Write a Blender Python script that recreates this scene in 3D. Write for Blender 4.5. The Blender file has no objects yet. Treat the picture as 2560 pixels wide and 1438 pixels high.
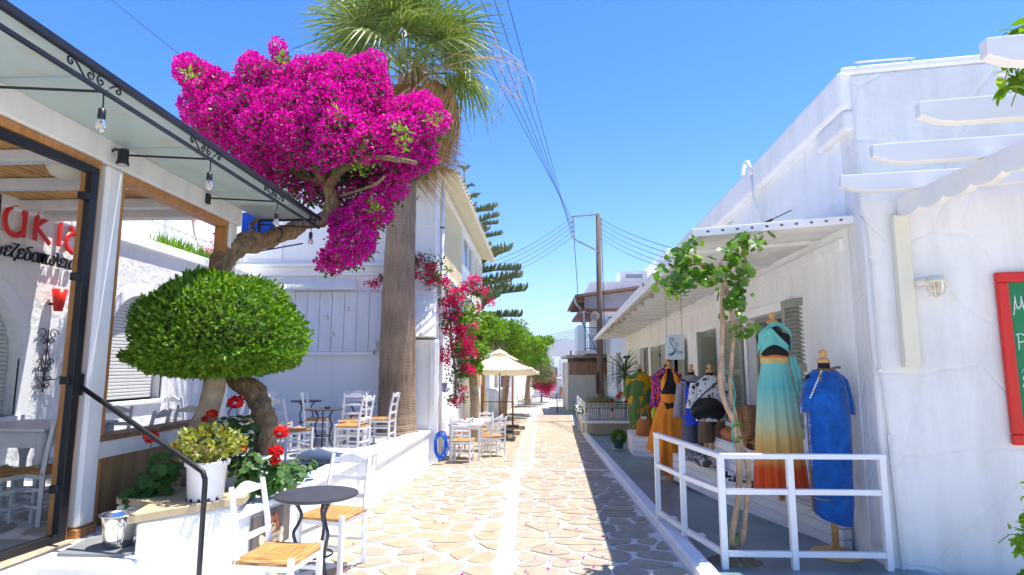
import bpy, math, random
import numpy as np
from mathutils import Vector, Matrix, Quaternion, noise
random.seed(7); np.random.seed(7)
SC = bpy.context.scene
COL = SC.collection
R = math.radians

# ------------------------------------------------------------------ camera
cam_d = bpy.data.cameras.new('camera'); cam = bpy.data.objects.new('camera', cam_d); COL.objects.link(cam)
cam_d.sensor_width = 36.0; cam_d.lens = 36.0 * 1500 / 2560; cam_d.clip_start = .05; cam_d.clip_end = 20000
cam.location = (0, 0, 1.65)
cam.rotation_euler = (math.pi / 2 + math.atan(199 / 1500), 0, R(2.46))
SC.camera = cam

# ------------------------------------------------------------------ sky, sun, exposure
SUN = Vector((.275, .085, 1.0)).normalized()
world = bpy.data.worlds.new('World'); SC.world = world; world.use_nodes = True
nt = world.node_tree; bg = nt.nodes['Background']
sky = nt.nodes.new('ShaderNodeTexSky'); sky.sky_type = 'NISHITA'; sky.sun_disc = False
sky.sun_elevation = math.asin(SUN.z); sky.sun_rotation = math.atan2(SUN.x, SUN.y)
sky.altitude = 0; sky.air_density = 1.0; sky.dust_density = .25; sky.ozone_density = 3.0
hs = nt.nodes.new('ShaderNodeHueSaturation'); hs.inputs['Saturation'].default_value = 1.40; hs.inputs['Hue'].default_value = .514
nt.links.new(sky.outputs[0], hs.inputs['Color']); nt.links.new(hs.outputs[0], bg.inputs[0])
bg.inputs[1].default_value = .092
sun_d = bpy.data.lights.new('sun', 'SUN'); sun = bpy.data.objects.new('sun', sun_d); COL.objects.link(sun)
sun_d.energy = 3.0; sun_d.angle = R(.53); sun_d.color = (1, .955, .89)
sun.rotation_euler = SUN.to_track_quat('Z', 'Y').to_euler()
vs = SC.view_settings; vs.view_transform = 'Standard'; vs.look = 'None'; vs.gamma = 1; vs.exposure = 1.7
vs.use_curve_mapping = False
SC.cycles.max_bounces = 8; SC.cycles.diffuse_bounces = 5; SC.cycles.transparent_max_bounces = 12

# ------------------------------------------------------------------ helpers
def zg(Y):
    return float(np.interp(Y, [-30, 5, 20, 37, 95, 300], [0, 0, -.6, -1.1, -2.6, -5]))

def V(*a): return Vector(a)

ORIG = {}
class MB:
    """collects simple shapes; build() links them as one mesh object"""
    def __init__(s): s.v = []; s.f = []
    def add(s, vs_, fs_):
        n = len(s.v); s.v += [tuple(p) for p in vs_]; s.f += [tuple(i + n for i in f) for f in fs_]; return s
    def box(s, c, d, rz=0, rx=0, ry=0):
        m = Matrix.Rotation(rz, 3, 'Z') @ Matrix.Rotation(ry, 3, 'Y') @ Matrix.Rotation(rx, 3, 'X')
        c = Vector(c); h = [x / 2 for x in d]
        vv = [c + m @ Vector((sx * h[0], sy * h[1], sz * h[2])) for sx in (-1, 1) for sy in (-1, 1) for sz in (-1, 1)]
        return s.add(vv, [(0, 1, 3, 2), (4, 6, 7, 5), (0, 4, 5, 1), (2, 3, 7, 6), (0, 2, 6, 4), (1, 5, 7, 3)])
    def lim(s, x0, x1, y0, y1, z0, z1):
        return s.box(((x0 + x1) / 2, (y0 + y1) / 2, (z0 + z1) / 2), (abs(x1 - x0), abs(y1 - y0), abs(z1 - z0)))
    def bar(s, a, b, w, h, up=(0, 0, 1)):
        a = Vector(a); b = Vector(b); d = (b - a).normalized(); up = Vector(up)
        x = d.cross(up)
        if x.length < 1e-4: x = d.cross(Vector((0, 1, 0)))
        x.normalize(); y = x.cross(d).normalized()
        vv = [p + x * sx * w / 2 + y * sy * h / 2 for p in (a, b) for sx in (-1, 1) for sy in (-1, 1)]
        return s.add(vv, [(0, 1, 3, 2), (4, 6, 7, 5), (0, 4, 5, 1), (2, 3, 7, 6), (0, 2, 6, 4), (1, 5, 7, 3)])
    def tube(s, pts, r, n=8, cap=True):
        pts = [Vector(p) for p in pts]; k = len(pts)
        rr = r if isinstance(r, (list, tuple)) else [r] * k
        d0 = (pts[1] - pts[0]).normalized()
        x = d0.cross(Vector((0, 0, 1)))
        if x.length < 1e-3: x = d0.cross(Vector((0, 1, 0)))
        x.normalize(); vv = []; ff = []
        for i, p in enumerate(pts):
            d = (pts[min(i + 1, k - 1)] - pts[max(i - 1, 0)]).normalized()
            x = (x - d * x.dot(d))
            if x.length < 1e-5: x = d.orthogonal()
            x.normalize(); y = d.cross(x)
            for j in range(n):
                a = 2 * math.pi * j / n; vv.append(p + (x * math.cos(a) + y * math.sin(a)) * rr[i])
        for i in range(k - 1):
            for j in range(n):
                ff.append((i * n + j, i * n + (j + 1) % n, (i + 1) * n + (j + 1) % n, (i + 1) * n + j))
        if cap: ff.append(tuple(range(n - 1, -1, -1))); ff.append(tuple((k - 1) * n + j for j in range(n)))
        return s.add(vv, ff)
    def lathe(s, prof, n=16, c=(0, 0, 0), sx=1, sy=1, cap=True):
        c = Vector(c); vv = []; ff = []; k = len(prof)
        for r, z in prof:
            for j in range(n):
                a = 2 * math.pi * j / n; vv.append(c + Vector((r * math.cos(a) * sx, r * math.sin(a) * sy, z)))
        for i in range(k - 1):
            for j in range(n):
                ff.append((i * n + j, i * n + (j + 1) % n, (i + 1) * n + (j + 1) % n, (i + 1) * n + j))
        if cap: ff.append(tuple(range(n - 1, -1, -1))); ff.append(tuple((k - 1) * n + j for j in range(n)))
        return s.add(vv, ff)
    def prism(s, poly, z0, z1):
        n = len(poly)
        a = sum(poly[i][0] * poly[(i + 1) % n][1] - poly[(i + 1) % n][0] * poly[i][1] for i in range(n))
        if a < 0: poly = poly[::-1]
        f0 = z0 if callable(z0) else (lambda x, y: z0); f1 = z1 if callable(z1) else (lambda x, y: z1)
        vv = [(x, y, f0(x, y)) for x, y in poly] + [(x, y, f1(x, y)) for x, y in poly]
        ff = [tuple(range(n - 1, -1, -1)), tuple(range(n, 2 * n))] + [(i, (i + 1) % n, n + (i + 1) % n, n + i) for i in range(n)]
        return s.add(vv, ff)
    def slab(s, poly, o, u, v, t):
        """2-D outline poly in the plane o + u*a + v*b, thickness t along u x v"""
        o = Vector(o); u = Vector(u); v = Vector(v); w = u.cross(v).normalized(); n = len(poly)
        a = sum(poly[i][0] * poly[(i + 1) % n][1] - poly[(i + 1) % n][0] * poly[i][1] for i in range(n))
        if a < 0: poly = poly[::-1]
        vv = [o + u * p[0] + v * p[1] - w * t / 2 for p in poly] + [o + u * p[0] + v * p[1] + w * t / 2 for p in poly]
        ff = [tuple(range(n - 1, -1, -1)), tuple(range(n, 2 * n))] + [(i, (i + 1) % n, n + (i + 1) % n, n + i) for i in range(n)]
        return s.add(vv, ff)
    def ell(s, c, r, n=12, m=8):
        c = Vector(c); vv = [c + Vector((0, 0, -r[2]))]; ff = []
        for i in range(1, m):
            t = -math.pi / 2 + math.pi * i / m
            for j in range(n):
                a = 2 * math.pi * j / n; vv.append(c + Vector((r[0] * math.cos(t) * math.cos(a), r[1] * math.cos(t) * math.sin(a), r[2] * math.sin(t))))
        vv.append(c + Vector((0, 0, r[2])))
        for j in range(n): ff.append((0, 1 + (j + 1) % n, 1 + j)); ff.append((len(vv) - 1, len(vv) - 1 - n + j, len(vv) - 1 - n + (j + 1) % n))
        for i in range(m - 2):
            for j in range(n): ff.append((1 + i * n + j, 1 + i * n + (j + 1) % n, 1 + (i + 1) * n + (j + 1) % n, 1 + (i + 1) * n + j))
        return s.add(vv, ff)
    def grid(s, fn, nu, nv, closed=False):
        vv = [fn(i / (nu if closed else nu - 1), j / (nv - 1)) for j in range(nv) for i in range(nu)]; ff = []
        for j in range(nv - 1):
            for i in range(nu if closed else nu - 1):
                ff.append((j * nu + i, j * nu + (i + 1) % nu, (j + 1) * nu + (i + 1) % nu, (j + 1) * nu + i))
        return s.add(vv, ff)
    def build(s, name, mat, parent=None, bevel=0, smooth=False, local=False, seg=2, solid=0, sub=0):
        me = bpy.data.meshes.new(name)
        o0 = Vector((0, 0, 0)) if (parent is None or local) else ORIG.get(parent.name, Vector((0, 0, 0)))
        me.from_pydata([(p[0] - o0.x, p[1] - o0.y, p[2] - o0.z) for p in s.v], [], s.f); me.update()
        return place(name, me, mat, parent, bevel, smooth, seg, solid, sub)

def place(name, me, mat, parent=None, bevel=0, smooth=False, seg=2, solid=0, sub=0):
    ob = bpy.data.objects.new(name, me); COL.objects.link(ob)
    if mat is not None and not me.materials: me.materials.append(mat)
    if parent is not None:
        ob.parent = parent; ORIG[ob.name] = ORIG.get(parent.name, Vector((0, 0, 0)))
    if smooth: me.polygons.foreach_set('use_smooth', [True] * len(me.polygons))
    if solid:
        m = ob.modifiers.new('s', 'SOLIDIFY'); m.thickness = solid; m.offset = 0
    if bevel:
        m = ob.modifiers.new('b', 'BEVEL'); m.width = bevel; m.segments = seg; m.limit_method = 'ANGLE'; m.angle_limit = R(40)
    if sub:
        m = ob.modifiers.new('d', 'SUBSURF'); m.levels = sub; m.render_levels = sub
    return ob

def tag(o, label, cat, group=None):
    o['label'] = label; o['category'] = cat
    if group: o['group'] = group
    return o
def thing(name, label, cat, loc=(0, 0, 0), rz=0, group=None):
    o = bpy.data.objects.new(name, None); COL.objects.link(o); o.location = loc; o.rotation_euler = (0, 0, rz)
    o.empty_display_size = .1
    ORIG[o.name] = Vector(loc); return tag(o, label, cat, group)
def proto(name, label, cat, group=None):
    """a thing built round its own origin, to be moved or copied afterwards"""
    o = thing(name, label, cat, (0, 0, 0), 0, group); return o
def struct(o): o['kind'] = 'structure'; return o
def stuff(o): o['kind'] = 'stuff'; return o
def copy_tree(o, parent=None):
    c = o.copy(); COL.objects.link(c)
    if parent is not None: c.parent = parent
    for ch in list(o.children): copy_tree(ch, c)
    return c
USED = set()
def put(root, loc, rz=0, label=None, group=None, scale=None):
    """first call moves the prototype itself, later ones copy it"""
    o = copy_tree(root) if root.name in USED else root
    USED.add(root.name)
    o.location = loc; o.rotation_euler = (0, 0, rz)
    if scale: o.scale = (scale,) * 3 if not isinstance(scale, tuple) else scale
    if label: o['label'] = label
    if group: o['group'] = group
    return o

# ------------------------------------------------------------------ materials
MATS = {}
def _base(name):
    m = bpy.data.materials.new(name); m.use_nodes = True; n = m.node_tree; b = n.nodes['Principled BSDF']; return m, n, b
def N(n, t, **k):
    x = n.nodes.new('ShaderNode' + t)
    for a, b in k.items():
        if a in x.inputs.keys(): x.inputs[a].default_value = b
        else: setattr(x, a, b)
    return x
def rgb(c): return (c[0], c[1], c[2], 1)
def mul(c, k): return tuple(min(1, x * k) for x in c)
def M(name, col, rough=.6, var=.12, vs=4.0, bump=0, bs=60, metal=0, island=0, col2=None, spec=.4, stretch=None, detail=5, trans=0, dist=.01, emis=0):
    """general material: colour varied by noise (and per mesh island), fine relief by noise bump"""
    if name in MATS: return MATS[name]
    m, n, b = _base(name); L = n.links.new
    tc = N(n, 'TexCoord'); src = tc.outputs['Object']
    if stretch:
        mp = N(n, 'Mapping'); mp.inputs['Scale'].default_value = stretch; L(src, mp.inputs[0]); src = mp.outputs[0]
    nz = N(n, 'TexNoise', Scale=vs, Detail=detail, Roughness=.6); L(src, nz.inputs['Vector'])
    rp = N(n, 'ValToRGB'); e = rp.color_ramp.elements
    e[0].position = .3; e[1].position = .7; e[0].color = rgb(mul(col, 1 - var)); e[1].color = rgb(col2 if col2 else mul(col, 1 + var))
    L(nz.outputs[0], rp.inputs[0]); out = rp.outputs[0]
    if island:
        g = N(n, 'NewGeometry'); ob = N(n, 'ObjectInfo'); ad = N(n, 'Math', operation='ADD'); fr = N(n, 'Math', operation='FRACT')
        L(g.outputs['Random Per Island'], ad.inputs[0]); L(ob.outputs['Random'], ad.inputs[1]); L(ad.outputs[0], fr.inputs[0])
        mr = N(n, 'MapRange'); mr.inputs[3].default_value = 1 - island; mr.inputs[4].default_value = 1 + island; L(fr.outputs[0], mr.inputs[0])
        hv = N(n, 'HueSaturation'); L(mr.outputs[0], hv.inputs['Value']); L(out, hv.inputs['Color'])
        out = hv.outputs[0]
    L(out, b.inputs['Base Color'])
    b.inputs['Roughness'].default_value = rough; b.inputs['Metallic'].default_value = metal; b.inputs['Specular IOR Level'].default_value = spec
    if bump:
        n2 = N(n, 'TexNoise', Scale=bs, Detail=6, Roughness=.65); L(src, n2.inputs['Vector'])
        bp = N(n, 'Bump', Strength=bump, Distance=dist); L(n2.outputs[0], bp.inputs['Height']); L(bp.outputs[0], b.inputs['Normal'])
    MATS[name] = m; return m

def plaster(name, col=(.88, .88, .865), rough=.85, bump=.35, bs=14, crack=0, dirt=.10):
    """lime-washed render: trowelled relief, faint stains, optional cracks"""
    if name in MATS: return MATS[name]
    m, n, b = _base(name); L = n.links.new
    tc = N(n, 'TexCoord'); o = tc.outputs['Object']
    nz = N(n, 'TexNoise', Scale=.9, Detail=7, Roughness=.62); L(o, nz.inputs[0])
    mp = N(n, 'Mapping'); mp.inputs['Scale'].default_value = (3, 3, .5); L(o, mp.inputs[0])
    ns = N(n, 'TexNoise', Scale=1.6, Detail=5, Roughness=.6); L(mp.outputs[0], ns.inputs[0])
    ad = N(n, 'Math', operation='MULTIPLY'); L(nz.outputs[0], ad.inputs[0]); L(ns.outputs[0], ad.inputs[1])
    rp = N(n, 'ValToRGB'); e = rp.color_ramp.elements; e[0].position = .12; e[1].position = .30
    e[0].color = rgb((col[0] * (1 - dirt), col[1] * (1 - dirt * 1.05), col[2] * (1 - dirt * 1.2))); e[1].color = rgb(col)
    L(ad.outputs[0], rp.inputs[0]); cout = rp.outputs[0]
    n1 = N(n, 'TexNoise', Scale=bs, Detail=8, Roughness=.62); L(o, n1.inputs[0])
    n2 = N(n, 'TexNoise', Scale=2.2, Detail=4); L(o, n2.inputs[0])
    h = N(n, 'Math', operation='ADD'); L(n1.outputs[0], h.inputs[0]); L(n2.outputs[0], h.inputs[1]); hout = h.outputs[0]
    if crack:
        w = N(n, 'TexNoise', Scale=1.2, Detail=6); L(o, w.inputs[0])
        mx = N(n, 'MixRGB'); mx.inputs[0].default_value = .22; L(o, mx.inputs[1]); L(w.outputs['Color'], mx.inputs[2])
        vo = N(n, 'TexVoronoi', feature='DISTANCE_TO_EDGE', Scale=1.3); L(mx.outputs[0], vo.inputs['Vector'])
        st = N(n, 'MapRange'); st.inputs[1].default_value = 0; st.inputs[2].default_value = .018; st.inputs[3].default_value = -crack; st.inputs[4].default_value = 0; L(vo.outputs[0], st.inputs[0])
        h2 = N(n, 'Math', operation='ADD'); L(hout, h2.inputs[0]); L(st.outputs[0], h2.inputs[1]); hout = h2.outputs[0]
    bp = N(n, 'Bump', Strength=bump, Distance=.03); L(hout, bp.inputs['Height']); L(bp.outputs[0], b.inputs['Normal'])
    L(cout, b.inputs['Base Color']); b.inputs['Roughness'].default_value = rough; b.inputs['Specular IOR Level'].default_value = .2
    MATS[name] = m; return m

def leafmat(name, c1, c2, c3=None, rough=.45, trans=.35, tcol=None, spec=.35):
    """foliage: colour by mesh island, light shining through"""
    if name in MATS: return MATS[name]
    m, n, b = _base(name); L = n.links.new
    g = N(n, 'NewGeometry'); ob = N(n, 'ObjectInfo'); ad = N(n, 'Math', operation='ADD'); fr = N(n, 'Math', operation='FRACT')
    L(g.outputs['Random Per Island'], ad.inputs[0]); L(ob.outputs['Random'], ad.inputs[1]); L(ad.outputs[0], fr.inputs[0])
    rp = N(n, 'ValToRGB'); e = rp.color_ramp.elements; e[0].color = rgb(c1); e[1].color = rgb(c2)
    if c3: x = rp.color_ramp.elements.new(.9); x.color = rgb(c2); e[-1].color = rgb(c3)
    L(fr.outputs[0], rp.inputs[0]); L(rp.outputs[0], b.inputs['Base Color'])
    b.inputs['Roughness'].default_value = rough; b.inputs['Specular IOR Level'].default_value = spec
    t = N(n, 'BsdfTranslucent'); hv = N(n, 'HueSaturation', Saturation=1.1, Value=1.25); L(rp.outputs[0], hv.inputs['Color']); L(hv.outputs[0], t.inputs[0])
    mx = N(n, 'MixShader'); mx.inputs[0].default_value = trans; L(b.outputs[0], mx.inputs[1]); L(t.outputs[0], mx.inputs[2])
    L(mx.outputs[0], n.nodes['Material Output'].inputs[0]); MATS[name] = m; return m

WHITE = (.80, .80, .80)
m_plaster = plaster('white_plaster')
m_stucco = plaster('rough_stucco', bump=.9, bs=9)
m_crack = plaster('cracked_plaster', (.80, .795, .77), crack=.6, bump=.34, dirt=.17)
m_smoothw = plaster('smooth_white_wall', bump=.10, bs=6, dirt=.05)
m_paint = M('white_paint', (.78, .78, .77), .45, .05, 6, .12, 30)
m_whitemetal = M('white_metal', (.8, .8, .8), .35, .04, 8)
m_cream = M('cream_paint', (.74, .69, .54), .55, .05, 4, .15, 30)
m_oldwhite = M('worn_white_wood', (.72, .71, .68), .55, .09, 5, .2, 25, stretch=(1, 1, .3))
m_black = M('black_iron', (.014, .014, .017), .42, .3, 8, .1, 60)
m_darkmetal = M('dark_grey_metal', (.045, .045, .055), .38, .2, 10)
m_orangewood = M('orange_wood', (.45, .20, .062), .5, .3, 3, .15, 30, stretch=(6, 6, .6))
m_brownwood = M('brown_wood', (.22, .115, .05), .6, .3, 4, .25, 30, stretch=(5, 5, .6))
m_terra = M('terracotta', (.42, .16, .08), .7, .2, 6, .2, 40)
# ------------------------------------------------------------------ ground, street, paving
def sheet(name, x0, x1, ys, mat, dz, xf=None, nx=2):
    mb = MB(); vv = []; ff = []
    for y in ys:
        a, b = (xf(y) if xf else (x0, x1))
        for i in range(nx): vv.append((a + (b - a) * i / (nx - 1), y, zg(y) + dz))
    for j in range(len(ys) - 1):
        for i in range(nx - 1): ff.append((j * nx + i, j * nx + i + 1, (j + 1) * nx + i + 1, (j + 1) * nx + i))
    mb.add(vv, ff); return struct(mb.build(name, mat))

m_ground = M('dry_earth', (.42, .36, .27), .9, .2, .15, .4, 3)
sheet('ground', -3000, 3000, [-60, -5, 5, 20, 37, 95, 300, 900, 2500, 9000], m_ground, -.12, nx=5)

def joint_mat():
    m, n, b = _base('street_joints'); L = n.links.new
    tc = N(n, 'TexCoord'); o = tc.outputs['Object']
    sx = N(n, 'SeparateXYZ'); L(o, sx.inputs[0])
    nz = N(n, 'TexNoise', Scale=3.0, Detail=7, Roughness=.65); L(o, nz.inputs[0])
    # limewash kept fresh on the cafe side, worn to mortar on the shop side and further down the lane
    a = N(n, 'MapRange'); a.inputs[1].default_value = -.5; a.inputs[2].default_value = .3; L(sx.outputs[0], a.inputs[0])
    c = N(n, 'MapRange'); c.inputs[1].default_value = 9; c.inputs[2].default_value = 14; L(sx.outputs[1], c.inputs[0])
    mx = N(n, 'Math', operation='MAXIMUM'); L(a.outputs[0], mx.inputs[0]); L(c.outputs[0], mx.inputs[1])
    w = N(n, 'Math', operation='MULTIPLY'); L(mx.outputs[0], w.inputs[0]); L(nz.outputs[0], w.inputs[1])
    rp = N(n, 'ValToRGB'); e = rp.color_ramp.elements; e[0].color = (.82, .82, .81, 1); e[1].position = .75; e[1].color = (.60, .56, .49, 1)
    L(w.outputs[0], rp.inputs[0])
    n2 = N(n, 'TexNoise', Scale=9, Detail=6, Roughness=.7); L(o, n2.inputs[0])
    r2 = N(n, 'MapRange'); r2.inputs[1].default_value = .3; r2.inputs[2].default_value = .6; r2.inputs[3].default_value = .78; r2.inputs[4].default_value = 1; L(n2.outputs[0], r2.inputs[0])
    hv = N(n, 'HueSaturation'); L(r2.outputs[0], hv.inputs['Value']); L(rp.outputs[0], hv.inputs['Color'])
    fy = N(n, 'MapRange'); fy.inputs[1].default_value = 34; fy.inputs[2].default_value = 37; L(sx.outputs[1], fy.inputs[0])   # beyond the laid stones the paving is only colour
    vo = N(n, 'TexVoronoi', feature='DISTANCE_TO_EDGE', Scale=2.6); L(o, vo.inputs['Vector']); vr = N(n, 'ValToRGB'); ve = vr.color_ramp.elements; ve[0].position = .03; ve[0].color = (.62, .57, .48, 1); ve[1].position = .07; ve[1].color = (.38, .31, .22, 1); L(vo.outputs[0], vr.inputs[0])
    fm = N(n, 'MixRGB'); L(fy.outputs[0], fm.inputs[0]); L(hv.outputs[0], fm.inputs[1]); L(vr.outputs[0], fm.inputs[2])
    L(fm.outputs[0], b.inputs['Base Color']); b.inputs['Roughness'].default_value = .8; b.inputs['Specular IOR Level'].default_value = .2
    bp = N(n, 'Bump', Strength=.5, Distance=.01); L(n2.outputs[0], bp.inputs['Height']); L(bp.outputs[0], b.inputs['Normal'])
    return m
m_joint = joint_mat()
m_limewash = M('limewash_line', (.84, .84, .83), .75, .08, 5, .4, 30)
def stone_mat(name, col, col2, bump=.5):
    m, n, b = _base(name); L = n.links.new
    tc = N(n, 'TexCoord'); ob = N(n, 'ObjectInfo'); g = N(n, 'NewGeometry')
    ad = N(n, 'Math', operation='ADD'); fr = N(n, 'Math', operation='FRACT'); L(g.outputs['Random Per Island'], ad.inputs[0]); L(ob.outputs['Random'], ad.inputs[1]); L(ad.outputs[0], fr.inputs[0])
    rp = N(n, 'ValToRGB'); e = rp.color_ramp.elements; e[0].color = rgb(col); e[1].color = rgb(col2)
    x = e.new(.45); x.color = rgb(tuple((col[i] * .6 + col2[i] * .4) * 1.1 for i in range(3)))
    L(fr.outputs[0], rp.inputs[0])
    nz = N(n, 'TexNoise', Scale=7, Detail=8, Roughness=.68); L(g.outputs['Position'], nz.inputs[0])
    mr = N(n, 'MapRange'); mr.inputs[1].default_value = .3; mr.inputs[2].default_value = .7; mr.inputs[3].default_value = .78; mr.inputs[4].default_value = 1.15; L(nz.outputs[0], mr.inputs[0])
    hv = N(n, 'HueSaturation'); L(mr.outputs[0], hv.inputs['Value']); L(rp.outputs[0], hv.inputs['Color'])
    n3 = N(n, 'TexNoise', Scale=55, Detail=4, Roughness=.7); L(g.outputs['Position'], n3.inputs[0])
    m3 = N(n, 'MapRange'); m3.inputs[1].default_value = .62; m3.inputs[2].default_value = .72; m3.inputs[3].default_value = 0; m3.inputs[4].default_value = .45; L(n3.outputs[0], m3.inputs[0])
    mx = N(n, 'MixRGB'); mx.inputs[2].default_value = (.62, .57, .48, 1); L(m3.outputs[0], mx.inputs[0]); L(hv.outputs[0], mx.inputs[1])
    L(mx.outputs[0], b.inputs['Base Color']); b.inputs['Roughness'].default_value = .72; b.inputs['Specular IOR Level'].default_value = .25
    n2 = N(n, 'TexNoise', Scale=28, Detail=7, Roughness=.7); L(g.outputs['Position'], n2.inputs[0])
    bp = N(n, 'Bump', Strength=bump, Distance=.012); L(n2.outputs[0], bp.inputs['Height']); L(bp.outputs[0], b.inputs['Normal'])
    return m
m_stone = stone_mat('paving_stone', (.40, .30, .19), (.35, .295, .215))
m_stone_r = stone_mat('paving_stone_grey', (.38, .305, .215), (.33, .285, .22))
m_stone_g = stone_mat('floor_stone_grey', (.40, .385, .36), (.48, .46, .42))

def clip(poly, px_, py_, nx, ny):
    """keep the side where (p - P).n <= 0"""
    out = []; k = len(poly)
    for i in range(k):
        a = poly[i]; b = poly[(i + 1) % k]
        da = (a[0] - px_) * nx + (a[1] - py_) * ny; db = (b[0] - px_) * nx + (b[1] - py_) * ny
        if da <= 0: out.append(a)
        if (da < 0 < db) or (db < 0 < da):
            t = da / (da - db); out.append((a[0] + t * (b[0] - a[0]), a[1] + t * (b[1] - a[1])))
    return out
def area(p):
    return abs(sum(p[i][0] * p[(i + 1) % len(p)][1] - p[(i + 1) % len(p)][0] * p[i][1] for i in range(len(p)))) / 2
def voronoi(bounds, cx, cy, gap, seed, jit=.46, merge=.0):
    """irregular flat stones filling a convex region; bounds = list of (px,py,nx,ny) half planes"""
    rnd = random.Random(seed)
    big = [(-60, -60), (60, -60), (60, 160), (-60, 160)]
    reg = big
    for h in bounds: reg = clip(reg, *h)
    x0 = min(p[0] for p in reg); x1 = max(p[0] for p in reg); y0 = min(p[1] for p in reg); y1 = max(p[1] for p in reg)
    sd = []; j = 0; y = y0 - cy
    while y < y1 + cy:
        x = x0 - cx + (cx / 2 if j % 2 else 0)
        while x < x1 + cx:
            if rnd.random() > merge: sd.append((x + rnd.uniform(-jit, jit) * cx, y + rnd.uniform(-jit, jit) * cy))
            x += cx
        y += cy * .87; j += 1
    A = np.array(sd); res = []
    for i, s in enumerate(sd):
        if any((s[0] - h[0]) * h[2] + (s[1] - h[1]) * h[3] > .05 for h in bounds): continue
        d = (A[:, 0] - s[0]) ** 2 + (A[:, 1] - s[1]) ** 2; idx = np.argsort(d)[1:19]
        p = reg
        for k in idx:
            q = A[k]; dx = q[0] - s[0]; dy = q[1] - s[1]; l = math.hypot(dx, dy)
            if l < 1e-4: continue
            g = gap * .5 * (1 + .5 * math.sin((s[0] + q[0]) * 7.3 + (s[1] + q[1]) * 5.1)); nx, ny = dx / l, dy / l
            p = clip(p, s[0] + dx / 2 - nx * g, s[1] + dy / 2 - ny * g, nx, ny)
            if len(p) < 3: break
        for h in bounds:
            if len(p) >= 3: p = clip(p, h[0] - h[2] * gap * .5, h[1] - h[3] * gap * .5, h[2], h[3])
        if len(p) >= 3 and area(p) > .008: res.append(p)
    return res
def rounded(p, rnd):
    # drop slivers, then cut corners twice
    q = [a for i, a in enumerate(p) if math.hypot(a[0] - p[i - 1][0], a[1] - p[i - 1][1]) > .02]
    if len(q) < 3: q = p
    for t in (.17, .25):
        o = []
        for i in range(len(q)):
            a = q[i]; b = q[(i + 1) % len(q)]
            o += [(a[0] + (b[0] - a[0]) * t, a[1] + (b[1] - a[1]) * t), (b[0] + (a[0] - b[0]) * t, b[1] + (a[1] - b[1]) * t)]
        q = o
    return [(x + rnd.uniform(-.003, .003), y + rnd.uniform(-.003, .003)) for x, y in q]
def stone_mesh(mb, p, zf, rnd, h=.011):
    cx = sum(a[0] for a in p) / len(p); cy = sum(a[1] for a in p) / len(p); n = len(p); hh = h * rnd.uniform(.7, 1.3)
    if sum(p[i][0] * p[(i + 1) % n][1] - p[(i + 1) % n][0] * p[i][1] for i in range(n)) < 0: p = p[::-1]
    vv = [(x, y, zf(x, y) - .01) for x, y in p] + [(x, y, zf(x, y) + hh * .55) for x, y in p] + \
         [(cx + (x - cx) * .965, cy + (y - cy) * .965, zf(x, y) + hh) for x, y in p]
    ff = [(i, (i + 1) % n, n + (i + 1) % n, n + i) for i in range(n)] + [(n + i, n + (i + 1) % n, 2 * n + (i + 1) % n, 2 * n + i) for i in range(n)] + [tuple(range(2 * n, 3 * n))]
    mb.add(vv, ff)
def lay(parent, polys, mat, zf, nmax, seed, name='paving_stone', h=.011):
    rnd = random.Random(seed)
    polys = sorted(polys, key=lambda p: min(a[1] for a in p))
    rest = MB()
    for i, p in enumerate(polys):
        q = rounded(p, rnd)
        if i < nmax:
            mb = MB(); stone_mesh(mb, q, zf, rnd, h); mb.build(name, mat, parent)
        else: stone_mesh(rest, q, zf, rnd, h)
    if rest.v: stuff(rest.build(name + 's_further_off', mat, parent))

def street_x(y):
    # left and right edge of the paved lane
    return (float(np.interp(y, [-30, 7.7, 7.8, 24, 40, 95, 300], [-3.3, -2.9, -2.4, -2.6, -3.2, -1.5, 30])),
            float(np.interp(y, [-30, 5, 22, 40, 95, 300], [1.2, 1.25, 1.62, 2.2, 4.5, 40])))
street = sheet('street', 0, 0, [-8, 0, 5, 7.7, 7.8, 12, 16, 20, 24, 30, 37, 50, 70, 95, 150], m_joint, 0, street_x, nx=3)
zs = lambda x, y: zg(y)
LX = lambda y: -.285 - .018 * (y - 5)          # the painted centre line
def hp(p, q):                                   # half plane left of p->q is removed on the right side
    dx = q[0] - p[0]; dy = q[1] - p[1]; l = math.hypot(dx, dy); return (p[0], p[1], dy / l, -dx / l)
cl0, cl1 = (LX(2) - .05, 2), (LX(11.7) - .05, 11.7)
left_b = [hp(cl0, cl1), (0, 11.55, 0, 1), (0, 3.2, 0, -1), hp((-2.12, 11.7), (-2.3, 2))]
left_b2 = left_b
polysL = [p for p in voronoi(left_b2, .37, .33, .072, 3, merge=.1)]
cr0, cr1 = (LX(11.7) + .05, 11.7), (LX(2) + .05, 2)
right_b = [hp(cr0, cr1), (0, 11.55, 0, 1), (0, 3.2, 0, -1), hp((1.17, 2), (1.33, 11.7))]
polysR = voronoi(right_b, .36, .32, .040, 5, merge=.12)
visL = [p for p in polysL if max(a[1] for a in p) > 4.75 and not (sum(a[0] for a in p) / len(p) < -1.6 and sum(a[1] for a in p) / len(p) < 6.3 and False)]
lay(street, visL, m_stone, zs, 140, 11)
visR = [p for p in polysR if max(a[1] for a in p) > 4.75]
lay(street, visR, m_stone_r, zs, 120, 12)
bl = [hp((-.47, 11.7), (-.47, 40)), (0, 36, 0, 1), (0, 11.75, 0, -1), hp((-2.5, 40), (-2.15, 11.7))]
lay(street, voronoi(bl, .40, .36, .045, 8, merge=.08), m_stone, zs, 15, 13)
br = [hp((-.12, 40), (-.12, 11.7)), (0, 36, 0, 1), (0, 11.75, 0, -1), hp((1.33, 11.7), (1.72, 30))]
lay(street, voronoi(br, .40, .36, .04, 9, merge=.08), m_stone_r, zs, 20, 14)
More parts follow.
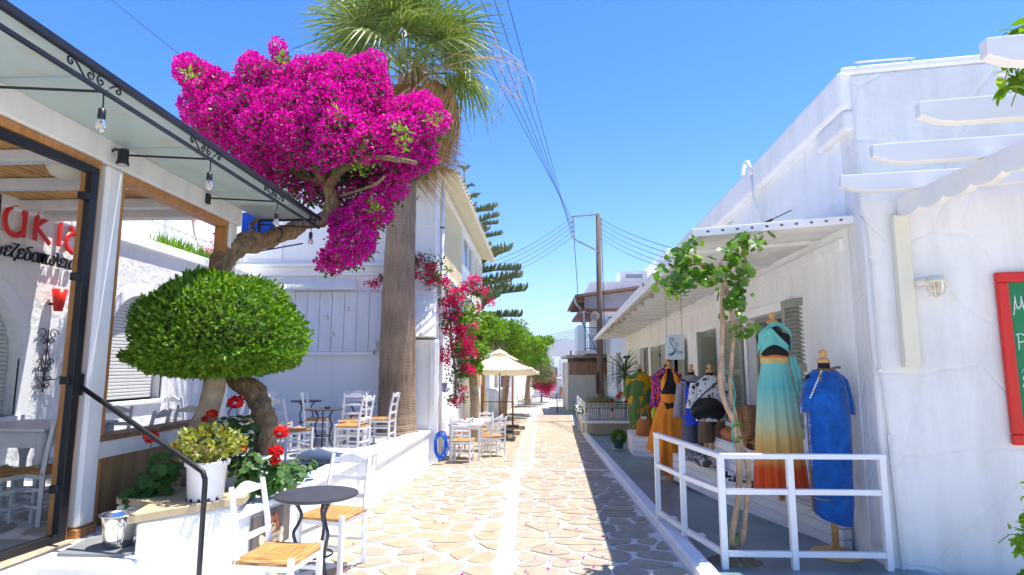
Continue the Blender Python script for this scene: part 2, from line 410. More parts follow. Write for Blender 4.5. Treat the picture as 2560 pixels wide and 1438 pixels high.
# painted lines: the long one, the one across the lane, two thin ones beside the drain slabs
def ribbon(name, pts, w, mat, dz, parent):
    mb = MB(); vv = []; ff = []
    for i, (x, y) in enumerate(pts):
        a = pts[max(i - 1, 0)]; b = pts[min(i + 1, len(pts) - 1)]; l = math.hypot(b[0] - a[0], b[1] - a[1]); nx, ny = (b[1] - a[1]) / l, -(b[0] - a[0]) / l
        ww = w * (1 + .07 * math.sin(i * 2.3) + .05 * math.sin(i * 5.1))
        for s_ in (-.5, .5): vv.append((x + nx * ww * s_, y + ny * ww * s_, zg(y + ny * ww * s_) + dz))
    for i in range(len(pts) - 1): ff.append((2 * i, 2 * i + 1, 2 * i + 3, 2 * i + 2))
    mb.add(vv, ff); return mb.build(name, mat, parent)
ribbon('centre_line', [(LX(y), y) for y in np.arange(3, 11.71, .22)], .105, m_limewash, .005, street)
ribbon('cross_line', [(x, 11.66 + .02 * math.sin(x * 3)) for x in np.arange(-2.15, 1.4, .2)], .10, m_limewash, .0065, street)
def band(y): return float(np.interp(y, [11, 14, 20.6, 27, 34, 45, 66], [-.30, -.30, -.36, -.25, -.02, .6, 2.1]))
ys_b = list(np.arange(11.75, 60, .6))
ribbon('drain_line', [(band(y) - .17, y) for y in ys_b], .045, m_limewash, .005, street)
ribbon('drain_line', [(band(y) + .17, y) for y in ys_b], .045, m_limewash, .005, street)
m_drain = M('drain_slab', (.36, .33, .28), .75, .15, 6, .3, 40, island=.12)
y = 11.8; k = 0
while y < 30:
    l = .55 + .25 * math.sin(k * 1.7) ** 2; c0, c1 = band(y), band(y + l - .02)
    mb = MB(); a, b = zg(y) + .009, zg(y + l - .02) + .009
    mb.add([(c0 - .14, y, a), (c0 + .14, y, a), (c1 + .14, y + l - .02, b), (c1 - .14, y + l - .02, b), (c0 - .14, y, a - .02), (c0 + .14, y, a - .02), (c1 + .14, y + l - .02, b - .02), (c1 - .14, y + l - .02, b - .02)],
           [(0, 1, 2, 3), (4, 5, 1, 0), (5, 6, 2, 1), (6, 7, 3, 2), (7, 4, 0, 3)]); mb.build('drain_slab', m_drain, street); y += l; k += 1
# fallen petals lying about on the lane near the cafe
# ------------------------------------------------------------------ raised kerb and teal terrace in front of the shop
def kerb_x(y): return 1.215 + .0175 * (y - 5)
mb = MB(); ys = [2, 3.5, 5, 6, 8, 10, 13, 16, 19, 20.8]; vv = []; ff = []
for y in ys:
    x = kerb_x(y); z = zg(y)
    vv += [(x, y, z - .1), (x + .015, y, z + .085), (x + .03, y, z + .10), (x + .15, y, z + .10), (x + .16, y, z + .09), (x + .16, y, z - .1)]
for j in range(len(ys) - 1):
    for i in range(5): ff.append((j * 6 + i, (j + 1) * 6 + i, (j + 1) * 6 + i + 1, j * 6 + i + 1))
mb.add(vv, ff); struct(mb.build('kerb', plaster('kerb_white', (.76, .77, .80), bump=.4, bs=20)))
m_teal = M('teal_floor_paint', (.14, .215, .225), .38, .22, 1.6, .12, 20, col2=(.20, .285, .30), spec=.5)
def shop_x(y): return 2.87 + .044 * (y - 5.3)
sheet('shop_terrace_floor', 0, 0, [4.6, 5, 8, 12, 16, 20.9], m_teal, .03, lambda y: (kerb_x(y) + .155, shop_x(max(y, 5.3)) + .2))
# pale paved forecourt added out of view by the shop's end wall, bounces warm light
m_bounce = M('bounce_limestone', (.52, .45, .34), .8, .12, 3, .3, 30, col2=(.56, .49, .38))
struct(MB().prism([(1.4, -8), (9, -8), (9, 4.0), (2.86, 5.1), (2.86, 4.55), (1.4, 4.55)], -.09, .02).build('bounce_forecourt', m_bounce))
struct(MB().prism([(-9, -9), (-3.6, -9), (-3.6, -3.1), (-9, -3.1)], -.1, .0).build('square', m_bounce))  # unseen paving added behind the viewer for the same warm bounce

# ------------------------------------------------------------------ hills
def hills():
    mb = MB(); nx, ny = 90, 14; rnd = np.random.RandomState(4)
    def h(x, t):
        prof = 116 * math.exp(-((x - 60) / 520) ** 2) + 62 * math.exp(-((x - 900) / 700) ** 2) + 85 * math.exp(-((x + 1500) / 800) ** 2)
        nz = noise.fractal(Vector((x / 300, t * 3, 2.2)), 1.0, 2.1, 5) * 16
        return (prof + nz) * math.sin(min(1, t * 1.15) * math.pi / 2) - 8
    mb.grid(lambda u, v: (-3200 + 6400 * u, 2100 + 900 * v, h(-3200 + 6400 * u, v)), nx, ny)
    o = mb.build('hills', M('dry_hillside', (.30, .235, .16), .95, .3, .012, .5, .05, col2=(.22, .20, .12)), smooth=True); struct(o)
hills()
# ------------------------------------------------------------------ the white shop building on the right
WN = Vector((-1, .044, 0)).normalized()          # out of the street wall
def wp(y, out=0, z=0): return Vector((shop_x(y), y, z)) + WN * out
def wbox(mb, y0, y1, z0, z1, o0, o1):
    a, b, c, d = wp(y0, o0), wp(y1, o0), wp(y1, o1), wp(y0, o1)
    return mb.prism([(p.x, p.y) for p in (a, b, c, d)], z0, z1)
FD = Vector((.986, -.167, 0)).normalized(); FN = Vector((-.167, -.986, 0)).normalized(); C0 = Vector((2.87, 5.3, 0))
def fp(s, out=0, z=0): return C0 + FD * s + FN * out + Vector((0, 0, z))
shop = thing('shop_building', 'long white rendered shop building with awning along the right side of the lane', 'building', (2.87, 5.3, 0))
fr = MB(); fr.prism([tuple(fp(0)[:2]), tuple(fp(4.6)[:2]), tuple(fp(4.6, -.3)[:2]), (wp(5.62, -.3).x, 5.62), (wp(5.6).x, 5.6)], -.15, 4.30)
fr.build('front_wall', m_crack, shop, bevel=.03, seg=3)
OPEN = [(7.2, 8.85, .85, 2.33), (10.55, 11.55, .0, 2.32), (14.0, 16.5, -.3, 2.26), (19.1, 21.3, .85, 2.28), (28.4, 31.2, -.9, 2.35)]
END = 38.0; prev = 5.6
wl = MB()
for (a, b, z0, z1) in OPEN + [(END, END, 0, 0)]:
    wbox(wl, prev, a, -1.4, 3.98, 0, -.32)
    if b > a:
        wbox(wl, a, b, z1, 3.98, 0, -.32)
        if z0 > -.2: wbox(wl, a, b, -1.4, z0, 0, -.32)
    prev = b
wl.build('street_wall', m_plaster, shop)
pb = MB(); wbox(pb, 5.34, END + .1, 3.98, 4.36, .10, -.3); pb.build('parapet', m_plaster, shop, bevel=.05, seg=3)
pf = MB(); pf.prism([tuple(fp(-.10, .012)[:2]), tuple(fp(4.6, .012)[:2]), tuple(fp(4.6, -.3)[:2]), tuple(fp(.25, -.3)[:2])], 4.30, 4.375); pf.build('coping', m_limewash, shop, bevel=.025, seg=3)
pl = MB(); wbox(pl, 5.33, 5.95, 3.78, 3.98, .085, -.1); pl.build('corner_ledge', m_crack, shop, bevel=.04, seg=3)
rf = MB(); rf.prism([tuple(fp(.1, -.2)[:2]), tuple(fp(4.6, -.2)[:2]), (9.5, 38), (shop_x(38) + .1, 38)], 3.9, 4.0); rf.build('roof', m_smoothw, shop)
bk = MB(); bk.prism([(9.4, 4.3), (9.6, 4.3), (9.6, 38), (9.4, 38)], -1.4, 4.0); wbox(bk, END - .3, END, -1.4, 3.98, -.32, -5.2); bk.build('rear_wall', m_smoothw, shop)
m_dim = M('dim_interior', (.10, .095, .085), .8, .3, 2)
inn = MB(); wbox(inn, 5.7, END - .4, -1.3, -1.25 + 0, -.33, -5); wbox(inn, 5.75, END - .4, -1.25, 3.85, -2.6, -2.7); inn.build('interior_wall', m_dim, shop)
# mouldings and frieze under the awning
fz = MB(); wbox(fz, 5.7, 26.0, 2.74, 2.86, .035, -.05); fz.build('frieze', m_plaster, shop, bevel=.012)
m_frameg = M('sage_green_paint', (.27, .29, .215), .5, .1, 5, .15, 40, stretch=(3, 3, .6))
m_sage = M('sage_shutter_paint', (.29, .315, .245), .5, .12, 4, .15, 40)
for i, (a, b, z0, z1) in enumerate(OPEN):
    w = MB()
    if i in (0, 3):
        o = MB(); wbox(o, a - .12, b + .12, z0 - .07, z0, .05, -.31); wd = o.build('window_sill', m_plaster, shop, bevel=.012)
    o = MB(); wbox(o, a - .11, a, max(z0, zg(a)), z1, .022, -.02); wbox(o, b, b + .11, max(z0, zg(a)), z1, .022, -.02); wbox(o, a - .11, b + .11, z1, z1 + .12, .022, -.02)
    wd = o.build('opening_surround', m_smoothw, shop, bevel=.008)
    f_ = MB(); t = .06
    wbox(f_, a, a + t, z0, z1 - .005, -.12, -.19); wbox(f_, b - t, b, z0, z1 - .005, -.12, -.19); wbox(f_, a + t, b - t, z1 - t, z1 - .005, -.12, -.19)
    if i == 0: wbox(f_, (a + b) / 2 - .03, (a + b) / 2 + .03, z0, z1 - t, -.13, -.18)
    fo = f_.build('window_frame' if i in (0, 3) else 'door_frame', m_frameg, shop, bevel=.006)
    if i in (0, 3, 4):
        g = MB(); wbox(g, a + t, b - t, z0, z1 - t, -.150, -.156); g.build('pane', M('shop_glass', (.05, .06, .065), .06, .1, 2, spec=.7), fo)
m_gold = M('brass', (.45, .30, .09), .35, .1, 8, metal=.9)
def shutter(parent, hinge, ang, w, z0, z1, label=None):
    """louvred leaf from its hinge line; ang = heading of the leaf in plan"""
    d = Vector((math.cos(ang), math.sin(ang), 0)); nrm = Vector((-d.y, d.x, 0)); h = Vector(hinge)
    leaf = MB(); st = .075; T = .038
    def bx(s0, s1, a, b, t=T, o=0):
        q = [h + d * s0 + nrm * (o - t / 2), h + d * s1 + nrm * (o - t / 2), h + d * s1 + nrm * (o + t / 2), h + d * s0 + nrm * (o + t / 2)]
        return [(p.x, p.y) for p in q], a, b
    for args in (bx(0, st, z0, z1), bx(w - st, w, z0, z1), bx(st, w - st, z0, z0 + .11), bx(st, w - st, z1 - .09, z1), bx(st, w - st, (z0 + z1) / 2 - .04, (z0 + z1) / 2 + .04)): leaf.prism(*args)
    lo = leaf.build('shutter', m_sage, parent, bevel=.005)
    if label: lo['label'] = label
    sl = None
    for za, zb in ((z0 + .11, (z0 + z1) / 2 - .04), ((z0 + z1) / 2 + .04, z1 - .09)):
        k = int((zb - za) / .046)
        for j in range(k):
            zc = za + (j + .5) * (zb - za) / k
            if sl is None:
                mb = MB(); mb.add([Vector((0, 0, 0)) + d * s + nrm * o + Vector((0, 0, z)) for s in (st, w - st) for o, z in ((-.018, -.022), (-.012, -.026), (.018, .02), (.012, .026))],
                                  [(0, 1, 2, 3), (4, 7, 6, 5), (0, 4, 5, 1), (1, 5, 6, 2), (2, 6, 7, 3), (3, 7, 4, 0)])
                sl = mb.build('slat', m_sage, lo, local=True); sl0 = sl
            else: sl0 = sl.copy(); COL.objects.link(sl0); sl0.parent = lo
            sl0.location = h + Vector((0, 0, zc)) - ORIG[parent.name]
    for zc in (z0 + .25, z1 - .25):
        mb = MB(); q = h + nrm * .025 + Vector((0, 0, zc)); mb.box(q, (.03, .03, .09)); mb.build('hinge', m_black, lo)
    return lo
aw = math.atan2(1, .044)
shutter(shop, wp(7.18, .07), aw + math.pi + .20, .60, .86, 2.42)
shutter(shop, wp(8.97, .05), aw + .06, .78, .80, 2.36)
shutter(shop, wp(16.55, .05), aw + .15, .85, .0, 2.22)
shutter(shop, wp(13.9, .05), aw + math.pi - .05, .8, .0, 2.22)
shutter(shop, wp(10.6, -.05), aw + math.pi * .5 + .25, .42, .05, 2.25)
dd = MB(); wbox(dd, 28.46, 31.1, -.9, 2.28, -.10, -.15); dd.build('door', m_frameg, shop)
lamp_b = MB()
for y, z in ((24.4, 2.05), (24.8, 2.0)): wbox(lamp_b, y, y + .35, z, z + .05, .25, 0)
lamp_b.build('wall_bracket', m_black, shop)
vt = MB(); wbox(vt, 33, 33.9, .9, 2.0, .012, -.01); vt.build('meter_cover', M('grey_cover', (.3, .31, .33), .5), shop, bevel=.01)
# awning: thin roof on square tubes along the street wall
awn = thing('awning', 'long flat white awning projecting over the shop terrace', 'awning', (1.43, 5.47, 2.85))
ai = lambda y: wp(y, .0); ao = lambda y: Vector((1.43 + .0484 * (y - 5.475), y, 0))
def aw_quad(mb, y0, y1, zi0, zo0, t, oi=0, oo=0):
    P = [ai(y0), ai(y1), ao(y1), ao(y0)]
    lo = [(p.x, p.y, z) for p, z in zip(P, (zi0, zi0, zo0, zo0))]; hi = [(p[0], p[1], p[2] + t) for p in lo]
    mb.add(lo + hi, [(0, 1, 2, 3), (7, 6, 5, 4), (0, 4, 5, 1), (1, 5, 6, 2), (2, 6, 7, 3), (3, 7, 4, 0)])
mb = MB(); aw_quad(mb, 5.475, 26.1, 2.95, 2.84, .05); mb.build('awning_roof', plaster('awning_white', (.74, .735, .70), bump=.15, bs=8, dirt=.16), awn)
mb = MB(); mb.bar(ao(5.44) + Vector((0, 0, 2.835)), ao(26.12) + Vector((0, 0, 2.835)), .035, .15); mb.build('outer_fascia', m_paint, awn, bevel=.008)
e0 = ao(5.475) + Vector((0, 0, 2.87)); e1 = ai(5.475) + Vector((0, 0, 2.985))
mb = MB(); mb.bar(e0 + Vector((0, -.012, 0)), e1 + Vector((0, -.012, 0)), .03, .075); mb.build('end_fascia', m_paint, awn, bevel=.006)
m_hole_shade = M('hollow_shade', (.10, .08, .06), .8, .2)  # for solid boxes; the shade inside the tubes is put into this colour
h0 = None
for k in range(10):
    p = e0.lerp(e1, .09 + k * .092) + Vector((0, -.0285, .0))
    if h0 is None: mb = MB(); mb.box((0, 0, 0), (.026, .004, .017)); h0 = mb.build('tube_end', m_hole_shade, awn, local=True); q = h0
    else: q = h0.copy(); COL.objects.link(q); q.parent = awn
    q.location = p - ORIG[awn.name]
rb = None
for k in range(14):
    y = 6.2 + k * 1.5; mb = MB(); a = ao(y) + Vector((.03, 0, 2.822)); b = ai(y) + Vector((0, 0, 2.93)); mb.bar(a, b, .04, .035); mb.build('rafter', m_paint, awn)
for y in (6.6, 7.5, 8.8):
    mb = MB(); c = ao(y) + Vector((-.045, 0, 2.85)); mb.tube([c + Vector((0, .03 * math.cos(t), .03 * math.sin(t))) for t in np.linspace(0, 2 * math.pi, 13)], .006, 6, False)
    mb.tube([c + Vector((.02, 0, 0)), c + Vector((.045, 0, 0))], .006, 6); mb.build('eye_hook', m_darkmetal, awn)
rnd = random.Random(3); mb = MB()
pts = [ao(y) + Vector((.10 + .03 * math.sin(y * 2.1), 0, 2.80 - .045 * abs(math.sin(y * 1.9)) - .02 * rnd.random())) for y in np.arange(6.8, 22, .25)]
mb.tube(pts, .011, 6); mb.build('cable_bundle', M('old_cable', (.30, .25, .19), .6, .3), awn)
for y in np.arange(7.2, 20, 1.15):
    mb = MB(); c = ao(y) + Vector((.13, 0, 2.775)); mb.bar(c, c + Vector((.10, .16, .0)), .03, .06); mb.build('junction_box', M('dirty_plastic', (.55, .52, .44), .5, .2), awn, bevel=.006)
mb = MB(); a = Vector((1.93, 6.4, 2.94)); b = wp(6.9, 0, 3.45); mb.tube([a, b], .007, 6); m_ = a.lerp(b, .68); mb.tube([m_ - (b - a).normalized() * .05, m_ + (b - a).normalized() * .05], .016, 8); mb.build('stay_rod', M('rusty_rod', (.16, .09, .06), .6, .3), awn)
# cables and pipe
mb = MB(); mb.tube([fp(-.02, .02, 2.97), fp(.015, .025, 2.90), fp(.03, .02, 2.6), fp(.035, .02, 1.62), fp(.05, .02, 1.5), fp(.06, .02, 1.1)], .008, 6)
c1 = mb.build('conduit_pipe', M('grey_conduit', (.62, .62, .61), .45, .06), None, smooth=True)
tag(c1, 'thin grey conduit running down the corner of the shop wall', 'conduit')
mb = MB(); pr = [fp(.06 + .03 * t, .022, 1.1 - 1.1 * t) for t in np.linspace(0, 1, 90)]
mb.tube(pr, [.0115 + .0035 * (i % 2) for i in range(90)], 7); mb.build('corrugated_hose', M('grey_conduit', (.62, .62, .61), .45, .06), c1, smooth=True)
for z in (2.6, 1.62): mb = MB(); mb.box(fp(.035, .02, z), (.035, .02, .02)); mb.build('clip', m_paint, c1)
mb = MB(); mb.tube([wp(7.9, .1, 4.2), wp(7.95, .14, 4.40), wp(8.2, .1, 4.47), wp(8.5, .05, 4.40), wp(8.6, -.1, 4.38)], .03, 8); c2 = tag(mb.build('roof_hose', m_paint, None, smooth=True), 'white hose bent over the parapet of the shop roof', 'hose')
mb = MB(); mb.tube([wp(7.9, .11, 4.2), wp(7.88, .11, 3.9), wp(7.86, .04, 3.6), wp(7.84, .03, 3.0)], .016, 8); mb.build('lower_hose', m_paint, c2, smooth=True)
mb = MB(); mb.tube([fp(.02 + .5 * t, .03 - .1 * math.sin(t * 3), 4.39 + .05 * math.sin(t * 3.14)) for t in np.linspace(0, 1, 12)], .008, 6); tag(mb.build('coiled_cable', M('pale_cable', (.6, .52, .4), .6), None, smooth=True), 'pale cable lying on the corner of the shop parapet', 'cable')

# ------------------------------------------------------------------ pergola in front of the shop's end wall
perg = thing('pergola', 'white timber pergola with scalloped beam in front of the shop end wall', 'pergola', (3.2, 5.2, 0))
m_perg = M('pergola_white', (.78, .765, .71), .5, .05, 3, .15, 25, stretch=(.5, 2, 2))
for k, (xl, y) in enumerate([(2.575, 5.06), (2.45, 4.34), (2.34, 3.62), (2.22, 2.9), (2.12, 2.2)]):
    L_ = 4.2; dv = FD; h = .15; o = Vector((xl, y, 3.11))
    out = [(0, .06), (.0, .15), (L_, .15), (L_, 0), (.2, 0), (.10, .015)]
    mb = MB(); mb.slab(out, o - Vector((0, 0, .0)), dv, Vector((0, 0, 1)), .075); mb.build('cross_beam', m_perg, perg, bevel=.006)
# scalloped carrier running out from the wall
SBX = 3.16
def scallop():
    pts = [(0, .16), (3.6, .16), (3.6, .02)]; n = 12; w = 3.55 / n
    for k in range(n):
        x1 = 3.55 - k * w
        for t in np.linspace(0, math.pi, 8)[1:]:
            pts.append((x1 - w / 2 + math.cos(t) * w / 2, .02 - .045 * math.sin(t)))
    pts.append((0, .02)); return pts
mb = MB(); mb.slab(scallop(), (SBX, 5.22, 2.945), (.0, -1, 0), (0, 0, 1), .07); mb.build('scalloped_beam', m_perg, perg, bevel=.004)
mb = MB(); mb.box(fp(.27, .045, 2.30), (.12, .09, 1.30), rz=-.168); mb.build('wall_post', m_cream, perg, bevel=.008)
lampo = thing('bulkhead_lamp', 'cream caged bulkhead lamp fixed to the white wall post', 'lamp', tuple(fp(.36, .09, 2.36)))
b0 = fp(.36, .05, 2.36)
mb = MB(); mb.tube([b0 + FN * 0.02 + FD * -.02, b0 + FN * .04 + FD * .02, b0 + FN * .10 + FD * .09], [.032, .035, .05], 12); mb.build('arm', m_cream, lampo, smooth=True)
lc = b0 + FN * .11 + FD * .10
mb = MB(); mb.lathe([(.03, .045), (.06, .035), (.07, .005), (.078, 0), (.078, -.012), (.06, -.014)], 20, lc); mb.build('cap', m_cream, lampo, smooth=True)
gl, gn, gb = _base('lamp_glass'); gb.inputs['Base Color'].default_value = (.85, .8, .7, 1); gb.inputs['Roughness'].default_value = .15; gb.inputs['Transmission Weight'].default_value = .8
mb = MB(); mb.lathe([(.055, -.012), (.055, -.07), (.045, -.105), (.02, -.125), (.001, -.13)], 16, lc, cap=False); mb.build('glass_globe', gl, lampo, smooth=True)
mb = MB(); mb.ell(lc + Vector((0, 0, -.055)), (.02, .02, .035), 8, 6); mb.build('bulb', M('bulb_amber', (.75, .5, .2), .3), lampo, smooth=True)
for k in range(4):
    a0 = k * math.pi / 4; mb = MB(); mb.tube([lc + Vector((math.cos(a0) * r, math.sin(a0) * r, z)) for r, z in ((.066, -.01), (.066, -.07), (.052, -.115), (0, -.143), (-.052, -.115), (-.066, -.07), (-.066, -.01))], .004, 6); mb.build('cage_wire', m_cream, lampo)
mb = MB(); mb.tube([lc + Vector((math.cos(t) * .066, math.sin(t) * .066, -.07)) for t in np.linspace(0, 2 * math.pi, 17)], .004, 6, False); mb.build('cage_ring', m_cream, lampo)

# ------------------------------------------------------------------ menu board with chalk writing
board = thing('menu_board', 'green chalk menu board in a bright red frame on the white wall', 'menu board', tuple(fp(.95, 0, 1.03)))
m_red = M('red_frame_paint', (.62, .02, .015), .35, .08, 6)
BW, BH = 1.0, 1.40; bo = fp(.95, .035, 1.03)
ins = .085
mb = MB(); mb.slab([(0, 0), (BW, 0), (BW, ins), (0, ins)], bo, FD, (0, 0, 1), .05); mb.slab([(0, BH - ins), (BW, BH - ins), (BW, BH), (0, BH)], bo, FD, (0, 0, 1), .05)
mb.slab([(0, ins), (ins, ins), (ins, BH - ins), (0, BH - ins)], bo, FD, (0, 0, 1), .049); mb.slab([(BW - ins, ins), (BW, ins), (BW, BH - ins), (BW - ins, BH - ins)], bo, FD, (0, 0, 1), .049)
mb.build('frame', m_red, board, bevel=.014, seg=3)
mb = MB(); mb.slab([(ins, ins), (BW - ins, ins), (BW - ins, BH - ins), (ins, BH - ins)], bo - FN * .012, FD, (0, 0, 1), .012); mb.build('chalkboard', M('green_chalkboard', (.015, .20, .075), .6, .18, 3), board)
def arcp(cx, cy, rx, ry, a0, a1, n=10): return [(cx + rx * math.cos(R(t)), cy + ry * math.sin(R(t))) for t in np.linspace(a0, a1, n)]
GLY = {  # handwritten letters in a unit box
 'M': [[(0, -.25), (.06, 0), (.12, .55), (.16, 1), (.2, .4), (.32, .1), (.45, .35), (.52, .95), (.56, .5), (.62, .05), (.72, -.05)]],
 'o': [arcp(.2, .25, .18, .25, 60, 420, 14)], 'v': [[(0, .5), (.12, 0), (.26, .5)]], 'V': [[(0, 1), (.18, .02), (.42, .95)]],
 'P': [[(.1, 0), (.12, .95)], [(0, .9)] + arcp(.2, .72, .28, .26, 90, -100, 12)], 'a': [arcp(.17, .22, .16, .22, 40, 400, 12), [(.34, .48), (.34, .1), (.42, .0)]],
 'r': [[(.02, .45), (.06, 0)], [(.06, .3), (.16, .46), (.26, .44)]], 'B': [[(.05, 0), (.06, .95)], [(.06, .95)] + arcp(.08, .73, .26, .22, 90, -90) + arcp(.08, .25, .32, .26, 90, -90)],
 'E': [arcp(.28, .75, .24, .24, 60, 270) + arcp(.28, .25, .28, .27, 90, 310)], 'n': [[(.02, .48), (.04, 0), (.06, .3), (.16, .48), (.28, .44), (.31, .05), (.38, 0)]],
 'C': [arcp(.25, .3, .22, .3, 50, 320)], '-': [[(0, .2), (.3, .28), (.6, .18), (.9, .24)]], '~': [[(0, .1), (.15, .35), (.3, .2), (.45, .0), (.6, .2)]],
}
def write(text, x, y, s, mat, r=.0042, adv=.62):
    cx = x
    for ch in text:
        if ch in GLY:
            mb = MB()
            for st in GLY[ch]: mb.tube([bo + FD * (cx + px_ * s) + Vector((0, 0, y + py_ * s)) - FN * .0055 for px_, py_ in st], r, 5)
            mb.build('chalk_letter', mat, board); cx += s * (max(p[0] for st in GLY[ch] for p in st) + .14)
m_chalk = M('chalk', (.72, .78, .74), .9, .15, 40); m_chalkb = M('blue_chalk', (.25, .55, .75), .9, .15, 40)
write('Mov', .11, 1.075, .13, m_chalk); write('-', .12, 1.035, .32, m_chalk, .003)
write('V', .25, .90, .11, m_chalk); write('Par', .11, .76, .135, m_chalk); write('B', .235, .635, .10, m_chalk); write('~', .12, .55, .22, m_chalkb); write('En', .125, .44, .12, m_chalk); write('Ca', .16, .31, .10, m_chalk); write('~', .13, .11, .13, m_chalkb)

# ------------------------------------------------------------------ white railing round the shop terrace
rail = thing('terrace_railing', 'white square-tube railing round the near end of the shop terrace', 'railing', (1.5, 5.22, 0))
P_far = V(1.295, 6.82, 0); P_mid = V(1.385, 6.03, 0); P_cor = V(1.515, 5.22, 0); P_f1 = V(2.08, 5.225, 0); P_end = V(2.83, 5.23, 0)
for p, ex in ((P_far, .02), (P_mid, .04), (P_cor, .03), (P_f1, .03), (P_end, .03)):
    mb = MB(); mb.lim(p.x - .026, p.x + .026, p.y - .026, p.y + .026, zg(p.y) + ex, .90); mb.build('post', m_whitemetal, rail, bevel=.005)
for p in (P_far, P_mid):
    mb = MB(); z = zg(p.y) + .105; mb.lim(p.x - .02, p.x + .19, p.y - .05, p.y + .05, z, z + .012); mb.build('foot_plate', m_whitemetal, rail, bevel=.003)
up = Vector((0, 0, 1))
for z in (.915, .635, .145):
    w, h = (.058, .045) if z > .9 else (.05, .045)
    s1 = (P_cor - P_far).normalized(); e = 0 if z > .9 else .027
    if z > .9:
        mb = MB(); mb.bar(P_far - s1 * .03 + up * z, P_cor + s1 * .03 + up * z, w, h); mb.build('top_rail', m_whitemetal, rail, bevel=.005)
        mb = MB(); mb.bar(P_cor + V(.03, 0, z), P_end + V(.03, 0, z), w, h - .003); mb.build('top_rail', m_whitemetal, rail, bevel=.005)
    else:
        for a, b in ((P_far, P_mid), (P_mid, P_cor), (P_cor, P_f1), (P_f1, P_end)):
            d = (b - a).normalized(); mb = MB(); mb.bar(a + d * e + up * (z + zg(a.y) * .6), b - d * e + up * (z + zg(b.y) * .6), .042, h); mb.build('rail', m_whitemetal, rail, bevel=.004)
# ------------------------------------------------------------------ shop goods
def pix(x, y, Y):
    """point of the measured photograph at depth Y (survey helper)"""
    u = (x - 1280) / 1500; v = (719 - y) / 1500; p = math.atan(199 / 1500); w = R(2.46)
    b = math.cos(p) - v * math.sin(p); c = math.sin(p) + v * math.cos(p)
    rx = u * math.cos(w) - b * math.sin(w); ry = u * math.sin(w) + b * math.cos(w); t = Y / ry
    return Vector((rx * t, Y, 1.65 + c * t))

m_plank = M('white_planks', (.76, .765, .78), .5, .07, 3, .25, 30, stretch=(1, .3, 3), island=.05)
def plank_box(name, label, quad, z0, z1, nb, cat, group=None):
    """low crate of boards: quad = 4 plan corners (front edge first: a->b)"""
    t = thing(name, label, cat, (quad[0][0], quad[0][1], z0), group=group)
    c = Vector((sum(q[0] for q in quad) / 4, sum(q[1] for q in quad) / 4, 0))
    q = [Vector((x, y, 0)) for x, y in quad]
    inner = [c + (p - c) * .93 for p in q]
    mb = MB(); mb.prism([(p.x, p.y) for p in inner], z0, z1 - .03); mb.build('carcass', m_plank, t)
    h = (z1 - .025 - z0) / nb
    for s_ in range(4):
        a, b = q[s_], q[(s_ + 1) % 4]; d = (b - a).normalized(); nn = Vector((d.y, -d.x, 0))
        if nn.dot(c - a) > 0: nn = -nn
        for k in range(nb):
            mb = MB(); o = nn * (-.012 + .003 * ((k * 7 + s_) % 3)); zc = z0 + (k + .5) * h
            e = d * (.0 if s_ % 2 == 0 else .022)
            mb.bar(a + e + o + up * zc, b - e + o + up * zc, .02, h - .008); mb.build('side_board', m_plank, t, bevel=.003)
    n2 = max(2, int((q[3] - q[0]).length / .13))
    for k in range(n2):
        t0, t1 = k / n2, (k + 1) / n2 - .012
        A, B, Cc, D = q[0].lerp(q[3], t0), q[1].lerp(q[2], t0), q[1].lerp(q[2], t1), q[0].lerp(q[3], t1)
        mb = MB(); mb.prism([(p.x, p.y) for p in (A, B, Cc, D)], z1 - .022, z1 + .002 * (k % 2)); mb.build('top_board', m_plank, t, bevel=.003)
    return t
bench_z = .33
plank_box('display_bench', 'long low white plank display bench along the shop wall', [(2.78, 5.86), (2.13, 9.9), (2.75, 10.0), (2.88, 5.9)], -.12, .30, 4, 'bench')
plank_box('display_shelf', 'upper white plank shelf under the open shutters, piled with bags', [(2.56, 7.2), (2.50, 9.4), (2.98, 9.42), (2.92, 7.2)], .30, .66, 3, 'shelf')
plank_box('plank_crate', 'white plank crate carrying an orange bag on the teal floor', [(2.60, 13.6), (2.12, 14.0), (2.2, 15.3), (3.0, 15.2)], zg(14) + .03, .12, 4, 'crate')

m_knob = M('turned_beech', (.62, .33, .11), .35, .12, 8)
m_bust = M('black_bust_fabric', (.012, .012, .014), .8, .2, 30)
def ringed(mb, secs, n=44, m=None, nf=9, seed=0):
    """cloth or torso from elliptical sections (z, rx, ry, cx, cy, fold)"""
    S = np.array(secs, float); m = m or max(14, len(secs) * 6); ph = seed * 1.7
    zz = np.linspace(0, 1, m); t = np.linspace(0, 1, len(S))
    def sm(k):
        # smooth interpolation
        return np.interp(zz, t, S[:, k]) if len(S) < 3 else np.array([_cr(S[:, k], u * (len(S) - 1)) for u in zz])
    cols = [sm(k) for k in range(6)]
    def fn(u, v):
        j = int(round(v * (m - 1))); a = 2 * math.pi * u; am = cols[5][j]
        f = 1 + am * (math.sin(nf * a + ph + cols[0][j] * 1.5) * .6 + .4 * math.sin((nf * 2 - 3) * a + ph * 2.3) + .35 * math.sin((nf // 2 + 1) * a - ph))
        return (cols[3][j] + cols[1][j] * math.cos(a) * f, cols[4][j] + cols[2][j] * math.sin(a) * f, cols[0][j])
    return mb.grid(fn, n, m, closed=True)
def _cr(a, x):
    i = int(min(max(math.floor(x), 0), len(a) - 2)); f = x - i
    p0, p1, p2, p3 = a[max(i - 1, 0)], a[i], a[i + 1], a[min(i + 2, len(a) - 1)]
    return .5 * ((2 * p1) + (-p0 + p2) * f + (2 * p0 - 5 * p1 + 4 * p2 - p3) * f * f + (-p0 + 3 * p1 - 3 * p2 + p3) * f ** 3)
